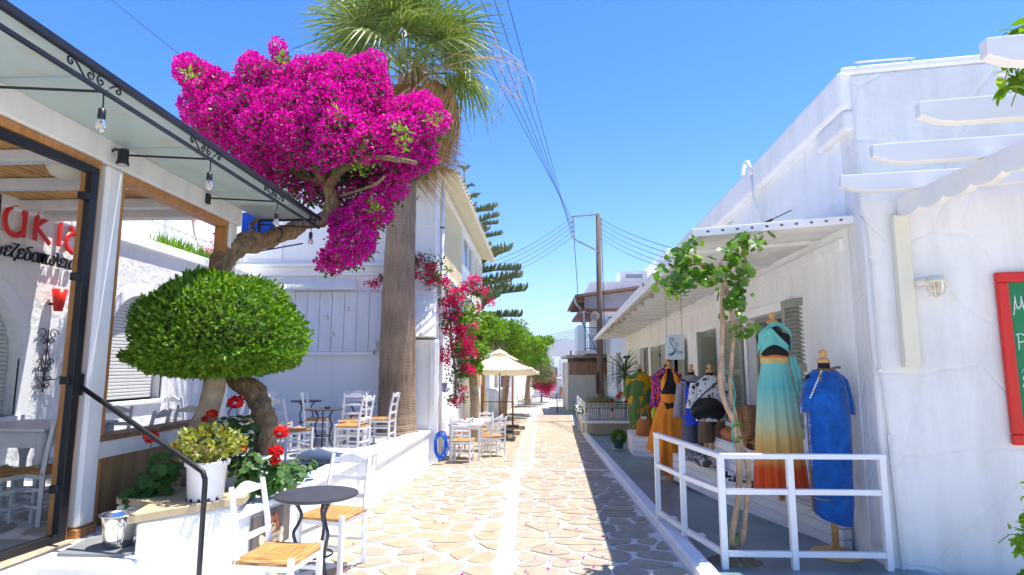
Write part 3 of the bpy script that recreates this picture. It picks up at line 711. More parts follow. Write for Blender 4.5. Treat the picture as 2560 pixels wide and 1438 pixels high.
TORSO = [(0, .13, .10, 0, 0, 0), (.10, .165, .125, 0, 0, 0), (.22, .135, .105, 0, 0, 0), (.34, .125, .095, 0, 0, 0), (.47, .155, .12, 0, -.015, 0), (.56, .165, .115, 0, -.008, 0),
         (.63, .17, .085, 0, 0, 0), (.665, .10, .065, 0, 0, 0), (.70, .055, .052, 0, 0, 0), (.76, .05, .048, 0, 0, 0)]
def bust(root, z, pole_to, base=True, torso_mat=None, s=1.0):
    mb = MB(); ringed(mb, [(z + a * s, b * s, c * s, d, e * s, f) for a, b, c, d, e, f in TORSO], 28, 40); mb.build('torso', torso_mat or m_bust, root, smooth=True, local=True)
    zt = z + .76 * s
    mb = MB(); mb.lathe([(.052, zt - .01), (.056, zt + .012), (.05, zt + .028), (.022, zt + .036), (.020, zt + .05), (.034, zt + .068), (.036, zt + .088), (.024, zt + .108), (.002, zt + .114)], 18); mb.build('neck_knob', m_knob, root, smooth=True, local=True)
    mb = MB(); mb.lathe([(.028, pole_to), (.028, z + .05)], 12); mb.build('stand_pole', m_knob, root, smooth=True, local=True)
    if base:
        mb = MB(); mb.lathe([(.21, pole_to), (.215, pole_to + .012), (.205, pole_to + .026), (.06, pole_to + .034), (.04, pole_to + .06)], 28); mb.build('stand_base', m_knob, root, smooth=True, local=True)
def ramp_mat(name, stops, axis=2, rough=.75, noise_amt=.06, trans=0, bump=.0):
    m, n, b = _base(name); L = n.links.new; tc = N(n, 'TexCoord'); sp = N(n, 'SeparateXYZ'); L(tc.outputs['Generated'], sp.inputs[0])
    nz = N(n, 'TexNoise', Scale=9, Detail=5); L(tc.outputs['Generated'], nz.inputs[0])
    ma = N(n, 'Math', operation='MULTIPLY_ADD'); ma.inputs[1].default_value = noise_amt; L(nz.outputs[0], ma.inputs[0]); L(sp.outputs[axis], ma.inputs[2])
    rp = N(n, 'ValToRGB'); e = rp.color_ramp.elements; e[0].position, e[0].color = stops[0][0], rgb(stops[0][1]); e[1].position, e[1].color = stops[-1][0], rgb(stops[-1][1])
    for p, c in stops[1:-1]: x = e.new(p); x.color = rgb(c)
    L(ma.outputs[0], rp.inputs[0]); L(rp.outputs[0], b.inputs['Base Color']); b.inputs['Roughness'].default_value = rough; b.inputs['Specular IOR Level'].default_value = .15
    b.inputs['Sheen Weight'].default_value = .2
    return m
def print_mat(name, ground, ink, scale, thr=.5, ink2=None, warp=.6, rough=.8, feature='noise'):
    """printed cloth: ink blots on a ground colour"""
    m, n, b = _base(name); L = n.links.new; tc = N(n, 'TexCoord'); o = tc.outputs['Object']
    if feature == 'noise': tx = N(n, 'TexNoise', Scale=scale, Detail=2.5, Roughness=.55, Distortion=warp); L(o, tx.inputs[0]); f = tx.outputs[0]
    elif feature == 'wave': tx = N(n, 'TexWave', Scale=scale, Distortion=warp, Detail=2.5); tx.inputs['Detail Scale'].default_value = 1.6; L(o, tx.inputs[0]); f = tx.outputs['Fac']
    else:
        w = N(n, 'TexNoise', Scale=scale * 1.4, Detail=3); L(o, w.inputs[0]); mx = N(n, 'MixRGB'); mx.inputs[0].default_value = warp * .12; L(o, mx.inputs[1]); L(w.outputs['Color'], mx.inputs[2])
        tx = N(n, 'TexVoronoi', Scale=scale); L(mx.outputs[0], tx.inputs['Vector'])
        f2 = N(n, 'TexNoise', Scale=scale * 3, Detail=2); L(o, f2.inputs[0]); a = N(n, 'Math', operation='MULTIPLY_ADD'); a.inputs[1].default_value = .5; L(f2.outputs[0], a.inputs[0]); L(tx.outputs['Distance'], a.inputs[2]); f = a.outputs[0]
    rp = N(n, 'ValToRGB'); e = rp.color_ramp.elements; e[0].position = thr - .02; e[1].position = thr + .02; e[0].color = rgb(ink); e[1].color = rgb(ground)
    if ink2: x = e.new(max(0, thr - .14)); x.color = rgb(ink2); y = e.new(max(0, thr - .10)); y.color = rgb(ink)
    L(f, rp.inputs[0]); L(rp.outputs[0], b.inputs['Base Color']); b.inputs['Roughness'].default_value = rough; b.inputs['Specular IOR Level'].default_value = .15; return m

# rainbow dress on the bench
d1 = thing('dressed_mannequin', 'black tailor bust in a long turquoise to orange dip-dyed dress on the bench', 'mannequin', (2.475, 6.45, .302), group='mannequins outside the shop')
bust(d1, 1.05, .004, base=False)
m_skirt = ramp_mat('dip_dye_skirt', [(0, (.75, .085, .015)), (.20, (.80, .10, .015)), (.27, (.82, .36, .08)), (.42, (.80, .52, .16)), (.52, (.66, .66, .34)), (.66, (.40, .66, .50)), (.82, (.16, .56, .50)), (1, (.22, .60, .52))], noise_amt=.05)
mb = MB(); ringed(mb, [(.10, .245, .215, 0, 0, .13), (.35, .232, .20, 0, 0, .12), (.7, .212, .18, 0, 0, .095), (1.0, .19, .16, 0, 0, .06), (1.16, .176, .142, 0, 0, .04), (1.31, .145, .118, 0, 0, .02), (1.40, .134, .106, 0, 0, .0)], 110, 60, 13, 1)
mb.build('skirt', m_skirt, d1, smooth=True, local=True)
m_turq = M('turquoise_cloth', (.17, .56, .49), .8, .15, 6, .3, 40); m_orange = M('orange_cloth', (.80, .21, .03), .8, .15, 6, .3, 40); m_sand = M('sand_cloth', (.72, .52, .20), .8, .12, 6, .3, 40)
mb = MB(); ringed(mb, [(1.385, .138, .11, 0, 0, .01), (1.42, .14, .112, 0, -.002, .02), (1.455, .138, .11, 0, 0, .01)], 48, 14, 3, 2); mb.build('sash', m_sand, d1, smooth=True, local=True)
mb = MB(); ringed(mb, [(1.445, .142, .114, 0, 0, .01), (1.485, .146, .118, 0, -.004, .02), (1.53, .150, .12, 0, -.008, .012)], 48, 14, 4, 3); mb.build('upper_sash', m_orange, d1, smooth=True, local=True)
def wrapstrap(path, w, mat, root, name='strap'):
    mb = MB(); k = len(path)
    def fn(u, v):
        x = v * (k - 1); c = [_cr([p[i] for p in path], x) for i in range(5)]
        return (c[0], c[1] - .004 * math.sin(u * 9), c[2] + (u - .5) * w * c[3])
    mb.grid(fn, 7, 22); return mb.build(name, mat, root, smooth=True, local=True, solid=.006)
# bodice: two gathered bands crossing from waist to the shoulders, one over the back of the neck
wrapstrap([(-.150, -.03, 1.53, 1.0, 0), (-.145, -.085, 1.60, 1.5, 0), (-.08, -.150, 1.66, 1.5, 0), (-.0, -.142, 1.62, .9, 0), (.09, -.125, 1.55, .6, 0), (.14, -.05, 1.52, .5, 0)], .12, m_turq, d1, 'bodice_band')
wrapstrap([(-.155, .02, 1.56, 1.2, 0), (-.160, -.06, 1.63, 1.3, 0), (-.115, -.125, 1.70, .9, 0), (-.06, -.09, 1.77, .5, 0), (.0, -.065, 1.795, .35, 0), (.065, -.02, 1.79, .35, 0), (.13, -.07, 1.73, .4, 0), (.168, -.06, 1.64, .45, 0), (.158, -.03, 1.54, .5, 0)], .13, m_turq, d1, 'halter_strap')
mb = MB()
for k, (dx, ln) in enumerate(((0, .42), (.035, .34))):
    mb.grid(lambda u, v, dx=dx, ln=ln: (.145 + dx + .05 * v + (u - .5) * .035, -.085 + .02 * math.sin(v * 7 + u), 1.46 - ln * v), 4, 12)
    mb.build('sash_tail', m_turq, d1, smooth=True, local=True, solid=.004); mb = MB()
# blue tunic on the floor
d2 = thing('dressed_mannequin', 'black tailor bust in a draped royal blue velvet tunic on a wooden stand', 'mannequin', (2.615, 5.66, zg(5.66) + .034), group='mannequins outside the shop')
bust(d2, .93, .0)
def tiedye():
    m, n, b = _base('blue_velvet_tie_dye'); L = n.links.new; tc = N(n, 'TexCoord'); sp = N(n, 'SeparateXYZ'); L(tc.outputs['Generated'], sp.inputs[0])
    mp = N(n, 'Mapping'); mp.inputs['Scale'].default_value = (6, 6, 26); L(tc.outputs['Object'], mp.inputs[0])
    nz = N(n, 'TexNoise', Scale=1.5, Detail=6, Roughness=.7); L(mp.outputs[0], nz.inputs[0])
    a = N(n, 'Math', operation='SUBTRACT'); a.inputs[1].default_value = .5; L(sp.outputs[0], a.inputs[0]); ab = N(n, 'Math', operation='ABSOLUTE'); L(a.outputs[0], ab.inputs[0])
    ad = N(n, 'Math', operation='MULTIPLY_ADD'); ad.inputs[1].default_value = .13; L(nz.outputs[0], ad.inputs[0]); L(ab.outputs[0], ad.inputs[2])
    rp = N(n, 'ValToRGB'); e = rp.color_ramp.elements; e[0].position = .525; e[0].color = (.004, .075, .30, 1); e[1].position = .57; e[1].color = (.45, .52, .68, 1)
    L(ad.outputs[0], rp.inputs[0])
    n2 = N(n, 'TexNoise', Scale=5, Detail=6, Roughness=.7, Distortion=.8); L(tc.outputs['Object'], n2.inputs[0]); r2 = N(n, 'MapRange'); r2.inputs[1].default_value = .35; r2.inputs[2].default_value = .7; r2.inputs[3].default_value = .65; r2.inputs[4].default_value = 1.7; L(n2.outputs[0], r2.inputs[0])
    hv = N(n, 'HueSaturation'); L(r2.outputs[0], hv.inputs['Value']); L(rp.outputs[0], hv.inputs['Color']); L(hv.outputs[0], b.inputs['Base Color'])
    b.inputs['Roughness'].default_value = .6; b.inputs['Sheen Weight'].default_value = .3; b.inputs['Specular IOR Level'].default_value = .1; return m
m_blue = tiedye()
def tunic(u, v):
    # sheath with draped folds; falls from the shoulders, hangs lower on one side
    a = 2 * math.pi * u; z = .32 + 1.30 * v
    if v < .12: z = .32 + 1.30 * v - .09 * (math.cos(a + .6) * .5 + .5) * (1 - v / .12) ** .5 + .03
    w = float(np.interp(v, [0, .1, .3, .55, .7, .82, .92, .965, 1], [.150, .178, .182, .185, .190, .188, .180, .150, .095]))
    dp = float(np.interp(v, [0, .2, .55, .8, .92, .965, 1], [.12, .135, .14, .15, .13, .11, .075]))
    sag = sum(.04 * math.sin(max(0, min(math.pi, ((v - .30 - .09 * k) * 16 + 2.2 * math.cos(a - 4.3))))) for k in range(4)) if .2 < v < .85 else 0
    f = 1 + .03 * math.sin(7 * a + v * 3) * (1 - v) + sag
    return (w * math.cos(a) * f, dp * math.sin(a) * f, z)
mb = MB(); mb.grid(tunic, 96, 70, True); mb.build('tunic', m_blue, d2, smooth=True, local=True)
mb = MB(); mb.grid(lambda u, v: (.145 + .045 * math.sin(v * 1.5) + .05 * math.cos(2 * math.pi * u), -.01 + .07 * math.sin(2 * math.pi * u) * (1 - .2 * v), 1.545 - .30 * v - .035 * math.cos(2 * math.pi * u)), 26, 12, True); mb.build('sleeve', m_blue, d2, smooth=True, local=True)
mb = MB(); mb.grid(lambda u, v: (-.145 - .045 * math.sin(v * 1.5) + .045 * math.cos(2 * math.pi * u), -.01 + .07 * math.sin(2 * math.pi * u), 1.545 - .28 * v + .035 * math.cos(2 * math.pi * u)), 26, 12, True); mb.build('sleeve', m_blue, d2, smooth=True, local=True)
mb = MB(); mb.tube([(-.085 + .0 * t, -.075 - .03 * math.sin(t * 3), 1.62 - .18 * t) for t in np.linspace(0, 1, 8)] + [(-.19, -.05, 1.36)], .012, 8); mb.tube([(-.085, -.07, 1.625), (0, -.085, 1.615), (.085, -.06, 1.64), (.13, -.02, 1.64)], .013, 8)
mb.build('neck_trim', M('brown_braid', (.16, .10, .06), .7, .4, 60, .4, 120), d2, smooth=True, local=True)
mb = MB()
for k in range(12): t = k / 11; mb.ell((-.07 - .115 * t, -.098 - .01 * t, 1.605 - .23 * t), (.009, .008, .009), 8, 6)
stuff(mb.build('shell_trim', M('shell_white', (.75, .72, .65), .3), d2, smooth=True, local=True))
mb = MB(); mb.tube([(-.188, -.03, 1.33 - .95 * t) for t in np.linspace(0, 1, 14)], .010, 6); mb.build('side_braid', M('brown_braid', (.16, .10, .06), .7), d2, local=True)
# orange dress
fz_ = zg(10.5) + .034
d3 = thing('dressed_mannequin', 'black tailor bust in a long orange handkerchief-hem dress behind the railing', 'mannequin', (2.20, 10.3, fz_), group='mannequins outside the shop')
bust(d3, 1.06, .0)
m_or = M('saffron_cloth', (.80, .25, .012), .8, .2, 3, .3, 30)
def odress(u, v):
    a = 2 * math.pi * u; hem = .20 * math.cos(2 * a + .5) + .07 * math.cos(5 * a); z = (.36 + hem) * (1 - v) + 1.42 * v if v < .85 else .36 * .15 + 1.42 * .85 + (v - .85) / .15 * .13 + hem * .15 * (1 - v) / .15
    w = float(np.interp(v, [0, .3, .6, .85, .93, 1], [.36, .31, .25, .135, .15, .165])); dp = float(np.interp(v, [0, .3, .6, .85, .93, 1], [.25, .22, .18, .108, .12, .125]))
    f = 1 + .12 * (1 - v) * math.sin(11 * a + v * 2) + .05 * (1 - v) * math.sin(17 * a)
    return (w * math.cos(a) * f, dp * math.sin(a) * f, z)
mb = MB(); mb.grid(odress, 120, 40, True); mb.build('dress', m_or, d3, smooth=True, local=True)
wrapstrap([(-.15, -.06, 1.52, 1, 0), (-.12, -.13, 1.60, 1.2, 0), (-.07, -.11, 1.70, .8, 0), (-.05, -.06, 1.78, .4, 0), (0, .05, 1.80, .3, 0)], .16, m_or, d3, 'halter'); wrapstrap([(.165, -.03, 1.50, 1, 0), (.12, -.13, 1.58, 1.2, 0), (.06, -.12, 1.68, .8, 0), (.05, -.06, 1.78, .4, 0), (0, .05, 1.80, .3, 0)], .16, m_or, d3, 'halter')
mb = MB(); ringed(mb, [(1.33, .142, .115, 0, 0, 0), (1.345, .148, .12, 0, 0, 0), (1.36, .142, .115, 0, 0, 0)], 40, 8); mb.build('belt', M('tan_cord', (.35, .13, .03), .6), d3, smooth=True, local=True)
# purple and red kaftan behind it
d4 = thing('dressed_mannequin', 'tailor bust in a purple and orange swirl print kaftan behind the orange dress', 'mannequin', (2.46, 11.7, zg(11.7) + .034), group='mannequins outside the shop')
bust(d4, 1.18, .0)
m_swirl = print_mat('swirl_print', (.72, .11, .015), (.045, .012, .30), 5.0, .55, (.10, .02, .36), 9, feature='wave')
mb = MB(); ringed(mb, [(.62, .22, .16, 0, 0, .08), (1.1, .23, .16, 0, 0, .05), (1.5, .24, .15, 0, 0, .03), (1.74, .225, .125, 0, 0, .01), (1.83, .14, .085, 0, 0, 0), (1.88, .06, .06, 0, 0, 0)], 80, 40, 8, 4); mb.build('kaftan', m_swirl, d4, smooth=True, local=True)
for s_ in (-1, 1):
    mb = MB(); mb.grid(lambda u, v: (s_ * (.20 + .07 * v) + .075 * math.cos(2 * math.pi * u), .07 * math.sin(2 * math.pi * u), 1.76 - .62 * v), 22, 12, True); mb.build('sleeve', m_swirl, d4, smooth=True, local=True)
# green and yellow kaftan behind the crate
d5 = thing('dressed_mannequin', 'tailor bust in a green and yellow patterned kaftan behind the plank crate', 'mannequin', (2.62, 15.75, zg(15.7) + .034), group='mannequins outside the shop')
bust(d5, 1.24, .0)
m_gy = print_mat('green_yellow_print', (.10, .20, .06), (.62, .33, .01), 4.2, .47, None, .4)
mb = MB(); ringed(mb, [(.30, .30, .2, 0, 0, .07), (.9, .31, .2, 0, 0, .05), (1.4, .33, .19, 0, 0, .03), (1.75, .27, .15, 0, 0, .01), (1.88, .16, .09, 0, 0, 0), (1.94, .06, .06, 0, 0, 0)], 80, 40, 7, 5); mb.build('kaftan', m_gy, d5, smooth=True, local=True)
for s_ in (-1, 1):
    mb = MB(); mb.grid(lambda u, v: (s_ * (.25 + .12 * v) + .1 * math.cos(2 * math.pi * u), .09 * math.sin(2 * math.pi * u), 1.82 - .55 * v), 22, 12, True); mb.build('sleeve', m_gy, d5, smooth=True, local=True)
# palm-print shirt, shorts, black bag
d6 = thing('dressed_mannequin', 'tailor bust in a black and white floral shirt, brown shorts and black shoulder bag', 'mannequin', (2.50, 8.95, .302), group='mannequins outside the shop')
bust(d6, .52, .0, base=False, s=1.0)
m_palm = print_mat('palm_print', (.70, .70, .70), (.012, .012, .016), 13, .60, None, 2.0, feature='vor')
mb = MB(); ringed(mb, [(.58, .215, .165, 0, 0, .03), (.75, .22, .165, 0, 0, .03), (.95, .235, .165, 0, 0, .02), (1.10, .22, .13, 0, 0, 0), (1.17, .15, .09, 0, 0, 0), (1.23, .065, .06, 0, 0, 0)], 64, 36, 7, 6); mb.build('shirt', m_palm, d6, smooth=True, local=True)
for s_ in (-1, 1):
    mb = MB(); mb.grid(lambda u, v: (s_ * (.20 + .075 * v) + .085 * math.cos(2 * math.pi * u), .08 * math.sin(2 * math.pi * u), 1.12 - .36 * v), 22, 12, True); mb.build('sleeve', m_palm, d6, smooth=True, local=True)
m_shorts = M('brown_shorts', (.15, .085, .05), .85, .2, 6, .3, 60)
for s_ in (-1, 1):
    mb = MB(); ringed(mb, [(.28, .105, .12, s_ * .095, 0, .03), (.45, .105, .125, s_ * .088, 0, .02), (.62, .09, .12, s_ * .08, 0, 0)], 32, 20, 5, 7); mb.build('shorts_leg', m_shorts, d6, smooth=True, local=True)
    mb = MB(); mb.lathe([(.032, .0), (.034, .35)], 12, (s_ * .09, 0, 0)); mb.build('wooden_leg', m_knob, d6, smooth=True, local=True)
m_blkl = M('black_leather', (.014, .014, .015), .4, .2, 10)
mb = MB(); mb.grid(lambda u, v: (-.10 + .23 * math.sin(math.pi * (u - .5)) * math.sin(math.pi * (.12 + .76 * v)) ** .6, -.19 - .06 * math.cos(math.pi * (u - .5)) * math.sin(math.pi * v), .60 + .26 * v + .05 * math.sin(u * 3.1)), 24, 12); bg_ = mb.build('shoulder_bag', m_blkl, d6, smooth=True, local=True, solid=.04)
mb = MB(); mb.tube([(-.30, -.17, .82), (-.12, -.19, 1.0), (.05, -.15, 1.12), (.12, -.02, 1.19), (.10, .08, 1.1)], .010, 6); mb.build('strap', m_blkl, bg_, local=True)
# grey and blue jacket beside it
d7 = thing('dressed_mannequin', 'tailor bust in a sheer grey jacket over bright blue, slate shorts', 'mannequin', (2.37, 9.50, .302), group='mannequins outside the shop')
bust(d7, .52, .0, base=False)
m_greyj = M('sheer_grey', (.30, .27, .31), .8, .2, 8, .3, 60); m_cobalt = M('cobalt_cloth', (.012, .06, .62), .75, .15, 6, .3, 40); m_slate = M('slate_denim', (.10, .11, .16), .85, .2, 10, .3, 80)
mb = MB(); ringed(mb, [(.48, .17, .15, 0, -.02, .04), (.8, .165, .15, 0, -.02, .03), (1.05, .17, .12, 0, -.01, .02), (1.16, .12, .08, 0, 0, 0)], 48, 24, 6, 2); mb.build('blue_top', m_cobalt, d7, smooth=True, local=True)
mb = MB(); ringed(mb, [(.62, .20, .135, -.02, .03, .05), (.85, .20, .14, -.02, .03, .04), (1.06, .21, .125, 0, .02, .02), (1.17, .145, .09, 0, 0, 0), (1.23, .065, .06, 0, 0, 0)], 48, 24, 9, 3); mb.build('jacket', m_greyj, d7, smooth=True, local=True)
for s_ in (-1, 1):
    mb = MB(); mb.grid(lambda u, v: (s_ * (.19 + .10 * v) + .06 * math.cos(2 * math.pi * u), -.03 * v + .06 * math.sin(2 * math.pi * u), 1.10 - .5 * v), 18, 12, True); mb.build('sleeve', m_greyj, d7, smooth=True, local=True)
    mb = MB(); ringed(mb, [(.20, .10, .11, s_ * .09, 0, .05), (.40, .10, .115, s_ * .085, 0, .02), (.58, .088, .115, s_ * .08, 0, 0)], 30, 16, 5, 4); mb.build('shorts_leg', m_slate, d7, smooth=True, local=True)
    mb = MB(); mb.lathe([(.032, .0), (.034, .3)], 12, (s_ * .09, 0, 0)); mb.build('wooden_leg', m_knob, d7, smooth=True, local=True)
d7.rotation_euler.z = .3

# --- bags, baskets, cushions, shoes
def weave(name, col, s=70):
    m, n, b = _base(name); L = n.links.new; tc = N(n, 'TexCoord'); o = tc.outputs['Object']
    w1 = N(n, 'TexWave', Scale=s * .35, Distortion=1.2, Detail=2); w1.bands_direction = 'Z'; L(o, w1.inputs[0]); w2 = N(n, 'TexWave', Scale=s * .3, Distortion=1.0, Detail=2); w2.bands_direction = 'DIAGONAL'; L(o, w2.inputs[0])
    mu = N(n, 'Math', operation='MULTIPLY'); L(w1.outputs['Fac'], mu.inputs[0]); L(w2.outputs['Fac'], mu.inputs[1])
    rp = N(n, 'ValToRGB'); e = rp.color_ramp.elements; e[0].color = rgb(mul(col, .45)); e[1].color = rgb(mul(col, 1.1)); e[1].position = .6; L(mu.outputs[0], rp.inputs[0]); L(rp.outputs[0], b.inputs['Base Color'])
    bp = N(n, 'Bump', Strength=.6, Distance=.008); L(mu.outputs[0], bp.inputs['Height']); L(bp.outputs[0], b.inputs['Normal']); b.inputs['Roughness'].default_value = .65; return m
m_wick = weave('wicker', (.40, .19, .07)); m_straw = weave('orange_straw', (.72, .22, .035), 90); m_wick2 = weave('pale_wicker', (.36, .24, .13), 60)
bk1 = thing('wicker_basket', 'tall tan wicker basket bag with arched lid on the sill', 'basket', (2.72, 7.98, .662))
mb = MB(); mb.grid(lambda u, v: ((.12 + .02 * v) * _se(u)[0], (.17 + .03 * v) * _se(u)[1], .30 * v), 40, 12, True) if False else mb.grid(lambda u, v: ((.10 + .02 * v) * math.copysign(abs(math.cos(2 * math.pi * u)) ** .5, math.cos(2 * math.pi * u)), (.19 + .02 * v) * math.copysign(abs(math.sin(2 * math.pi * u)) ** .5, math.sin(2 * math.pi * u)), .30 * v), 48, 12, True); mb.build('basket_body', m_wick, bk1, smooth=True, local=True)
mb = MB(); mb.grid(lambda u, v: ((.122 - .05 * v * v) * math.copysign(abs(math.cos(2 * math.pi * u)) ** .5, math.cos(2 * math.pi * u)), (.215) * (1 - v ** 3) ** .5 * math.copysign(abs(math.sin(2 * math.pi * u)) ** .5, math.sin(2 * math.pi * u)), .305 + .20 * v), 48, 12, True); mb.build('lid', m_wick, bk1, smooth=True, local=True)
mb = MB(); mb.tube([(-.135, -.13 + .0 * t, .18) for t in (0,)] + [(-.135, -.13 + .26 * t, .18 + .30 * math.sin(math.pi * t)) for t in np.linspace(.02, .98, 18)] + [(-.135, .13, .18)], .009, 6); mb.build('handle', M('tan_leather', (.25, .10, .03), .5), bk1, smooth=True, local=True)
def pouch(name, label, cat, loc, size, mat, rz=0, flat=1.0, group=None):
    t = thing(name, label, cat, loc, rz, group)
    mb = MB(); a, b, c = size
    def fn(u, v):
        th = 2 * math.pi * u; ph = -math.pi / 2 + math.pi * v; r = math.cos(ph) ** .6
        n_ = 1 + .06 * noise.noise(Vector((math.cos(th) * 2, math.sin(th) * 2, v * 3 + loc[0] * 9)))
        return (a * r * math.copysign(abs(math.cos(th)) ** .7, math.cos(th)) * n_, b * r * math.copysign(abs(math.sin(th)) ** .7, math.sin(th)) * n_, c * (1 + math.sin(ph)) * n_)
    mb.grid(fn, 28, 16, True); mb.build('body', mat, t, smooth=True, local=True)
    mb = MB(); mb.tube([(a * .9 * math.cos(x), b * .9 * math.sin(x) * .2 - b * .55, c * 1.25 + .01 * math.sin(5 * x)) for x in np.linspace(0, math.pi, 10)], .006, 5); mb.build('seam', mat, t, local=True); return t
mint = M('mint_leather', (.28, .55, .46), .55, .1); rust = M('rust_leather', (.42, .12, .035), .5, .15); brown = print_mat('brown_scarf', (.42, .22, .07), (.10, .035, .02), 16, .5); redm = M('red_cloth', (.62, .015, .03), .7, .1); bluem = M('blue_cloth', (.02, .12, .40), .7, .1)
grp = 'bags and scarves piled on the shelf'
pouch('pouch_bag', 'mint green leather pouch at the back of the shelf', 'bag', (2.66, 9.05, .662), (.13, .20, .075), mint, .2, group=grp)
pouch('pouch_bag', 'rust brown leather pouch bag on the shelf, largest of the pile', 'bag', (2.62, 8.45, .662), (.10, .24, .085), rust, .1, group=grp)
pouch('folded_scarf', 'brown patterned folded scarf beside the rust pouch', 'scarf', (2.60, 7.62, .662), (.09, .13, .07), brown, -.3, group=grp)
pouch('folded_scarf', 'brown patterned scarf heap at the near end of the shelf', 'scarf', (2.78, 7.50, .662), (.09, .10, .065), brown, .4, group=grp)
pouch('coin_purse', 'small red purse at the near edge of the shelf', 'purse', (2.60, 7.28, .662), (.05, .08, .03), redm, .2, group=grp)
pouch('coin_purse', 'small blue purse between the red purse and the scarf', 'purse', (2.72, 7.30, .662), (.05, .07, .035), bluem, .2, group=grp)
bw = print_mat('black_white_print', (.62, .62, .6), (.015, .015, .02), 11, .5, None, 3, feature='wave'); gw = print_mat('grey_print', (.5, .46, .42), (.10, .09, .09), 9, .48)
pouch('cushion', 'black and white patterned cushion lying on the low bench', 'cushion', (2.24, 9.72 - .55, .302), (.16, .24, .07), bw, -.5); pouch('cushion', 'grey mottled cushion on the bench in front of the patterned one', 'cushion', (2.28, 8.55, .302), (.13, .22, .075), gw, .1)
def sandal(loc, rz, label, col):
    t = thing('sandal', label, 'sandal', loc, rz, 'sandals on the low bench')
    mb = MB(); ol = [(-.045, -.13), (.045, -.13), (.035, 0), (.055, .10), (.03, .15), (-.03, .15), (-.055, .08), (-.035, 0)]; mb.prism(ol, 0, .022); mb.build('sole', m_blkl, t, bevel=.006, local=True)
    for yy in (.04, .09, -.09):
        mb = MB(); mb.tube([(-.052, yy, .015), (-.03, yy, .06), (.03, yy, .06), (.052, yy, .015)], .014, 6); mb.build('strap', col, t, smooth=True, local=True)
sandal((2.46, 6.95, .302), .6, 'black strappy sandal, nearest of the pair on the bench', m_blkl); sandal((2.58, 7.02, .302), .3, 'black strappy sandal beside its twin, nearer the wall', m_blkl)
sandal((2.40, 7.45, .302), 1.0, 'black and pale sandal further along the bench', M('pale_strap', (.5, .5, .6), .6)); sandal((2.36, 7.75, .302), 1.3, 'black sandal at the far end of the row', m_blkl)
ob = thing('straw_bag', 'orange straw bucket bag standing on the plank crate', 'bag', (2.42, 13.95, .124))
mb = MB(); mb.lathe([(.20, 0), (.23, .02), (.22, .12), (.185, .28), (.155, .36), (.15, .37)], 28, sy=.75); mb.build('bag_body', m_straw, ob, smooth=True, local=True)
mb = MB(); mb.tube([(-.10, 0, .34), (-.09, 0, .50), (-.03, 0, .62), (.03, 0, .62), (.08, 0, .50), (.09, 0, .34)], .018, 8); mb.build('handle', m_straw, ob, smooth=True, local=True)
mb = MB(); mb.box((-.06, -.12, .40), (.13, .01, .06), rz=.2); mb.build('paper_tag', m_paint, ob, local=True)
st = thing('stool', 'tall white stool beside the crate with a wicker basket', 'stool', (2.93, 14.55, zg(14.5) + .034))
mb = MB(); mb.box((0, 0, .80), (.42, .42, .04)); mb.build('seat', m_paint, st, bevel=.006, local=True)
for sx in (-1, 1):
    for sy in (-1, 1): mb = MB(); mb.box((sx * .17, sy * .17, .39), (.045, .045, .78)); mb.build('leg', m_paint, st, local=True)
wb = thing('wicker_basket', 'small brown wicker basket on the tall white stool', 'basket', (2.95, 14.5, zg(14.5) + .854)); mb = MB(); mb.lathe([(.14, 0), (.16, .1), (.175, .26), (.17, .27)], 24); mb.build('basket_body', m_wick2, wb, smooth=True, local=True)
for s_ in (-1, 1): mb = MB(); mb.tube([(-.10, s_ * .12, .26), (-.07, s_ * .12, .42), (0, s_ * .12, .50), (.07, s_ * .12, .42), (.10, s_ * .12, .26)], .009, 6); mb.build('handle', m_wick2, wb, smooth=True, local=True)
pouch('beach_bag', 'lime yellow cloth bag hanging behind the orange straw bag', 'bag', (2.72, 14.3, .40), (.10, .06, .16), M('lime_cloth', (.55, .62, .03), .7, .1))
# --- hanging shop sign
sg = thing('shop_sign', 'white hanging shop sign with a teal swirl and lettering', 'sign', (2.28, 10.0, 1.78))
sp0 = pix(1662, 836, 10.0); sp1 = pix(1712, 899, 10.0); SW = sp1.x - sp0.x; SH = sp0.z - sp1.z; so = Vector((sp0.x, 10.0, sp1.z))
mb = MB(); mb.slab([(0, 0), (SW, 0), (SW, SH), (0, SH)], so, (1, 0, 0), (0, 0, 1), .018); mb.build('panel', M('sign_panel', (.70, .78, .80), .4, .03), sg, bevel=.003)
def ink(strokes, mat, name, r=.006):
    for st_ in strokes:
        k = len(st_); mb = MB(); mb.tube([so + Vector((x * SW, -.011, z * SH)) for x, z in st_], [r * (w if isinstance(w, (int, float)) else 1) for w in ([1] * k)], 6); mb.build(name, mat, sg, smooth=True)
m_tealink = M('teal_ink', (.012, .22, .28), .4); m_paleink = M('pale_lettering', (.45, .6, .62), .5)
ink([[(.42, .70), (.46, .78), (.40, .84), (.30, .84), (.25, .74), (.30, .62), (.40, .52), (.46, .40), (.44, .30), (.34, .24), (.22, .22), (.15, .18)]], m_tealink, 'swirl', .008)
ink([arcp(.60, .60, .075, .07, 0, 360, 16)], m_tealink, 'letter_o', .005)
ink([[(.55, .48), (.53, .34), (.52, .24)], [(.53, .30), (.58, .37), (.63, .34), (.64, .24)]], m_tealink, 'letter_h', .005)
ink([arcp(.73, .29, .05, .05, 0, 360, 12)], m_tealink, 'letter_o', .004); ink([[(.82, .34), (.82, .16)], arcp(.86, .29, .045, .05, 150, -150, 10)], m_tealink, 'letter_p', .004)
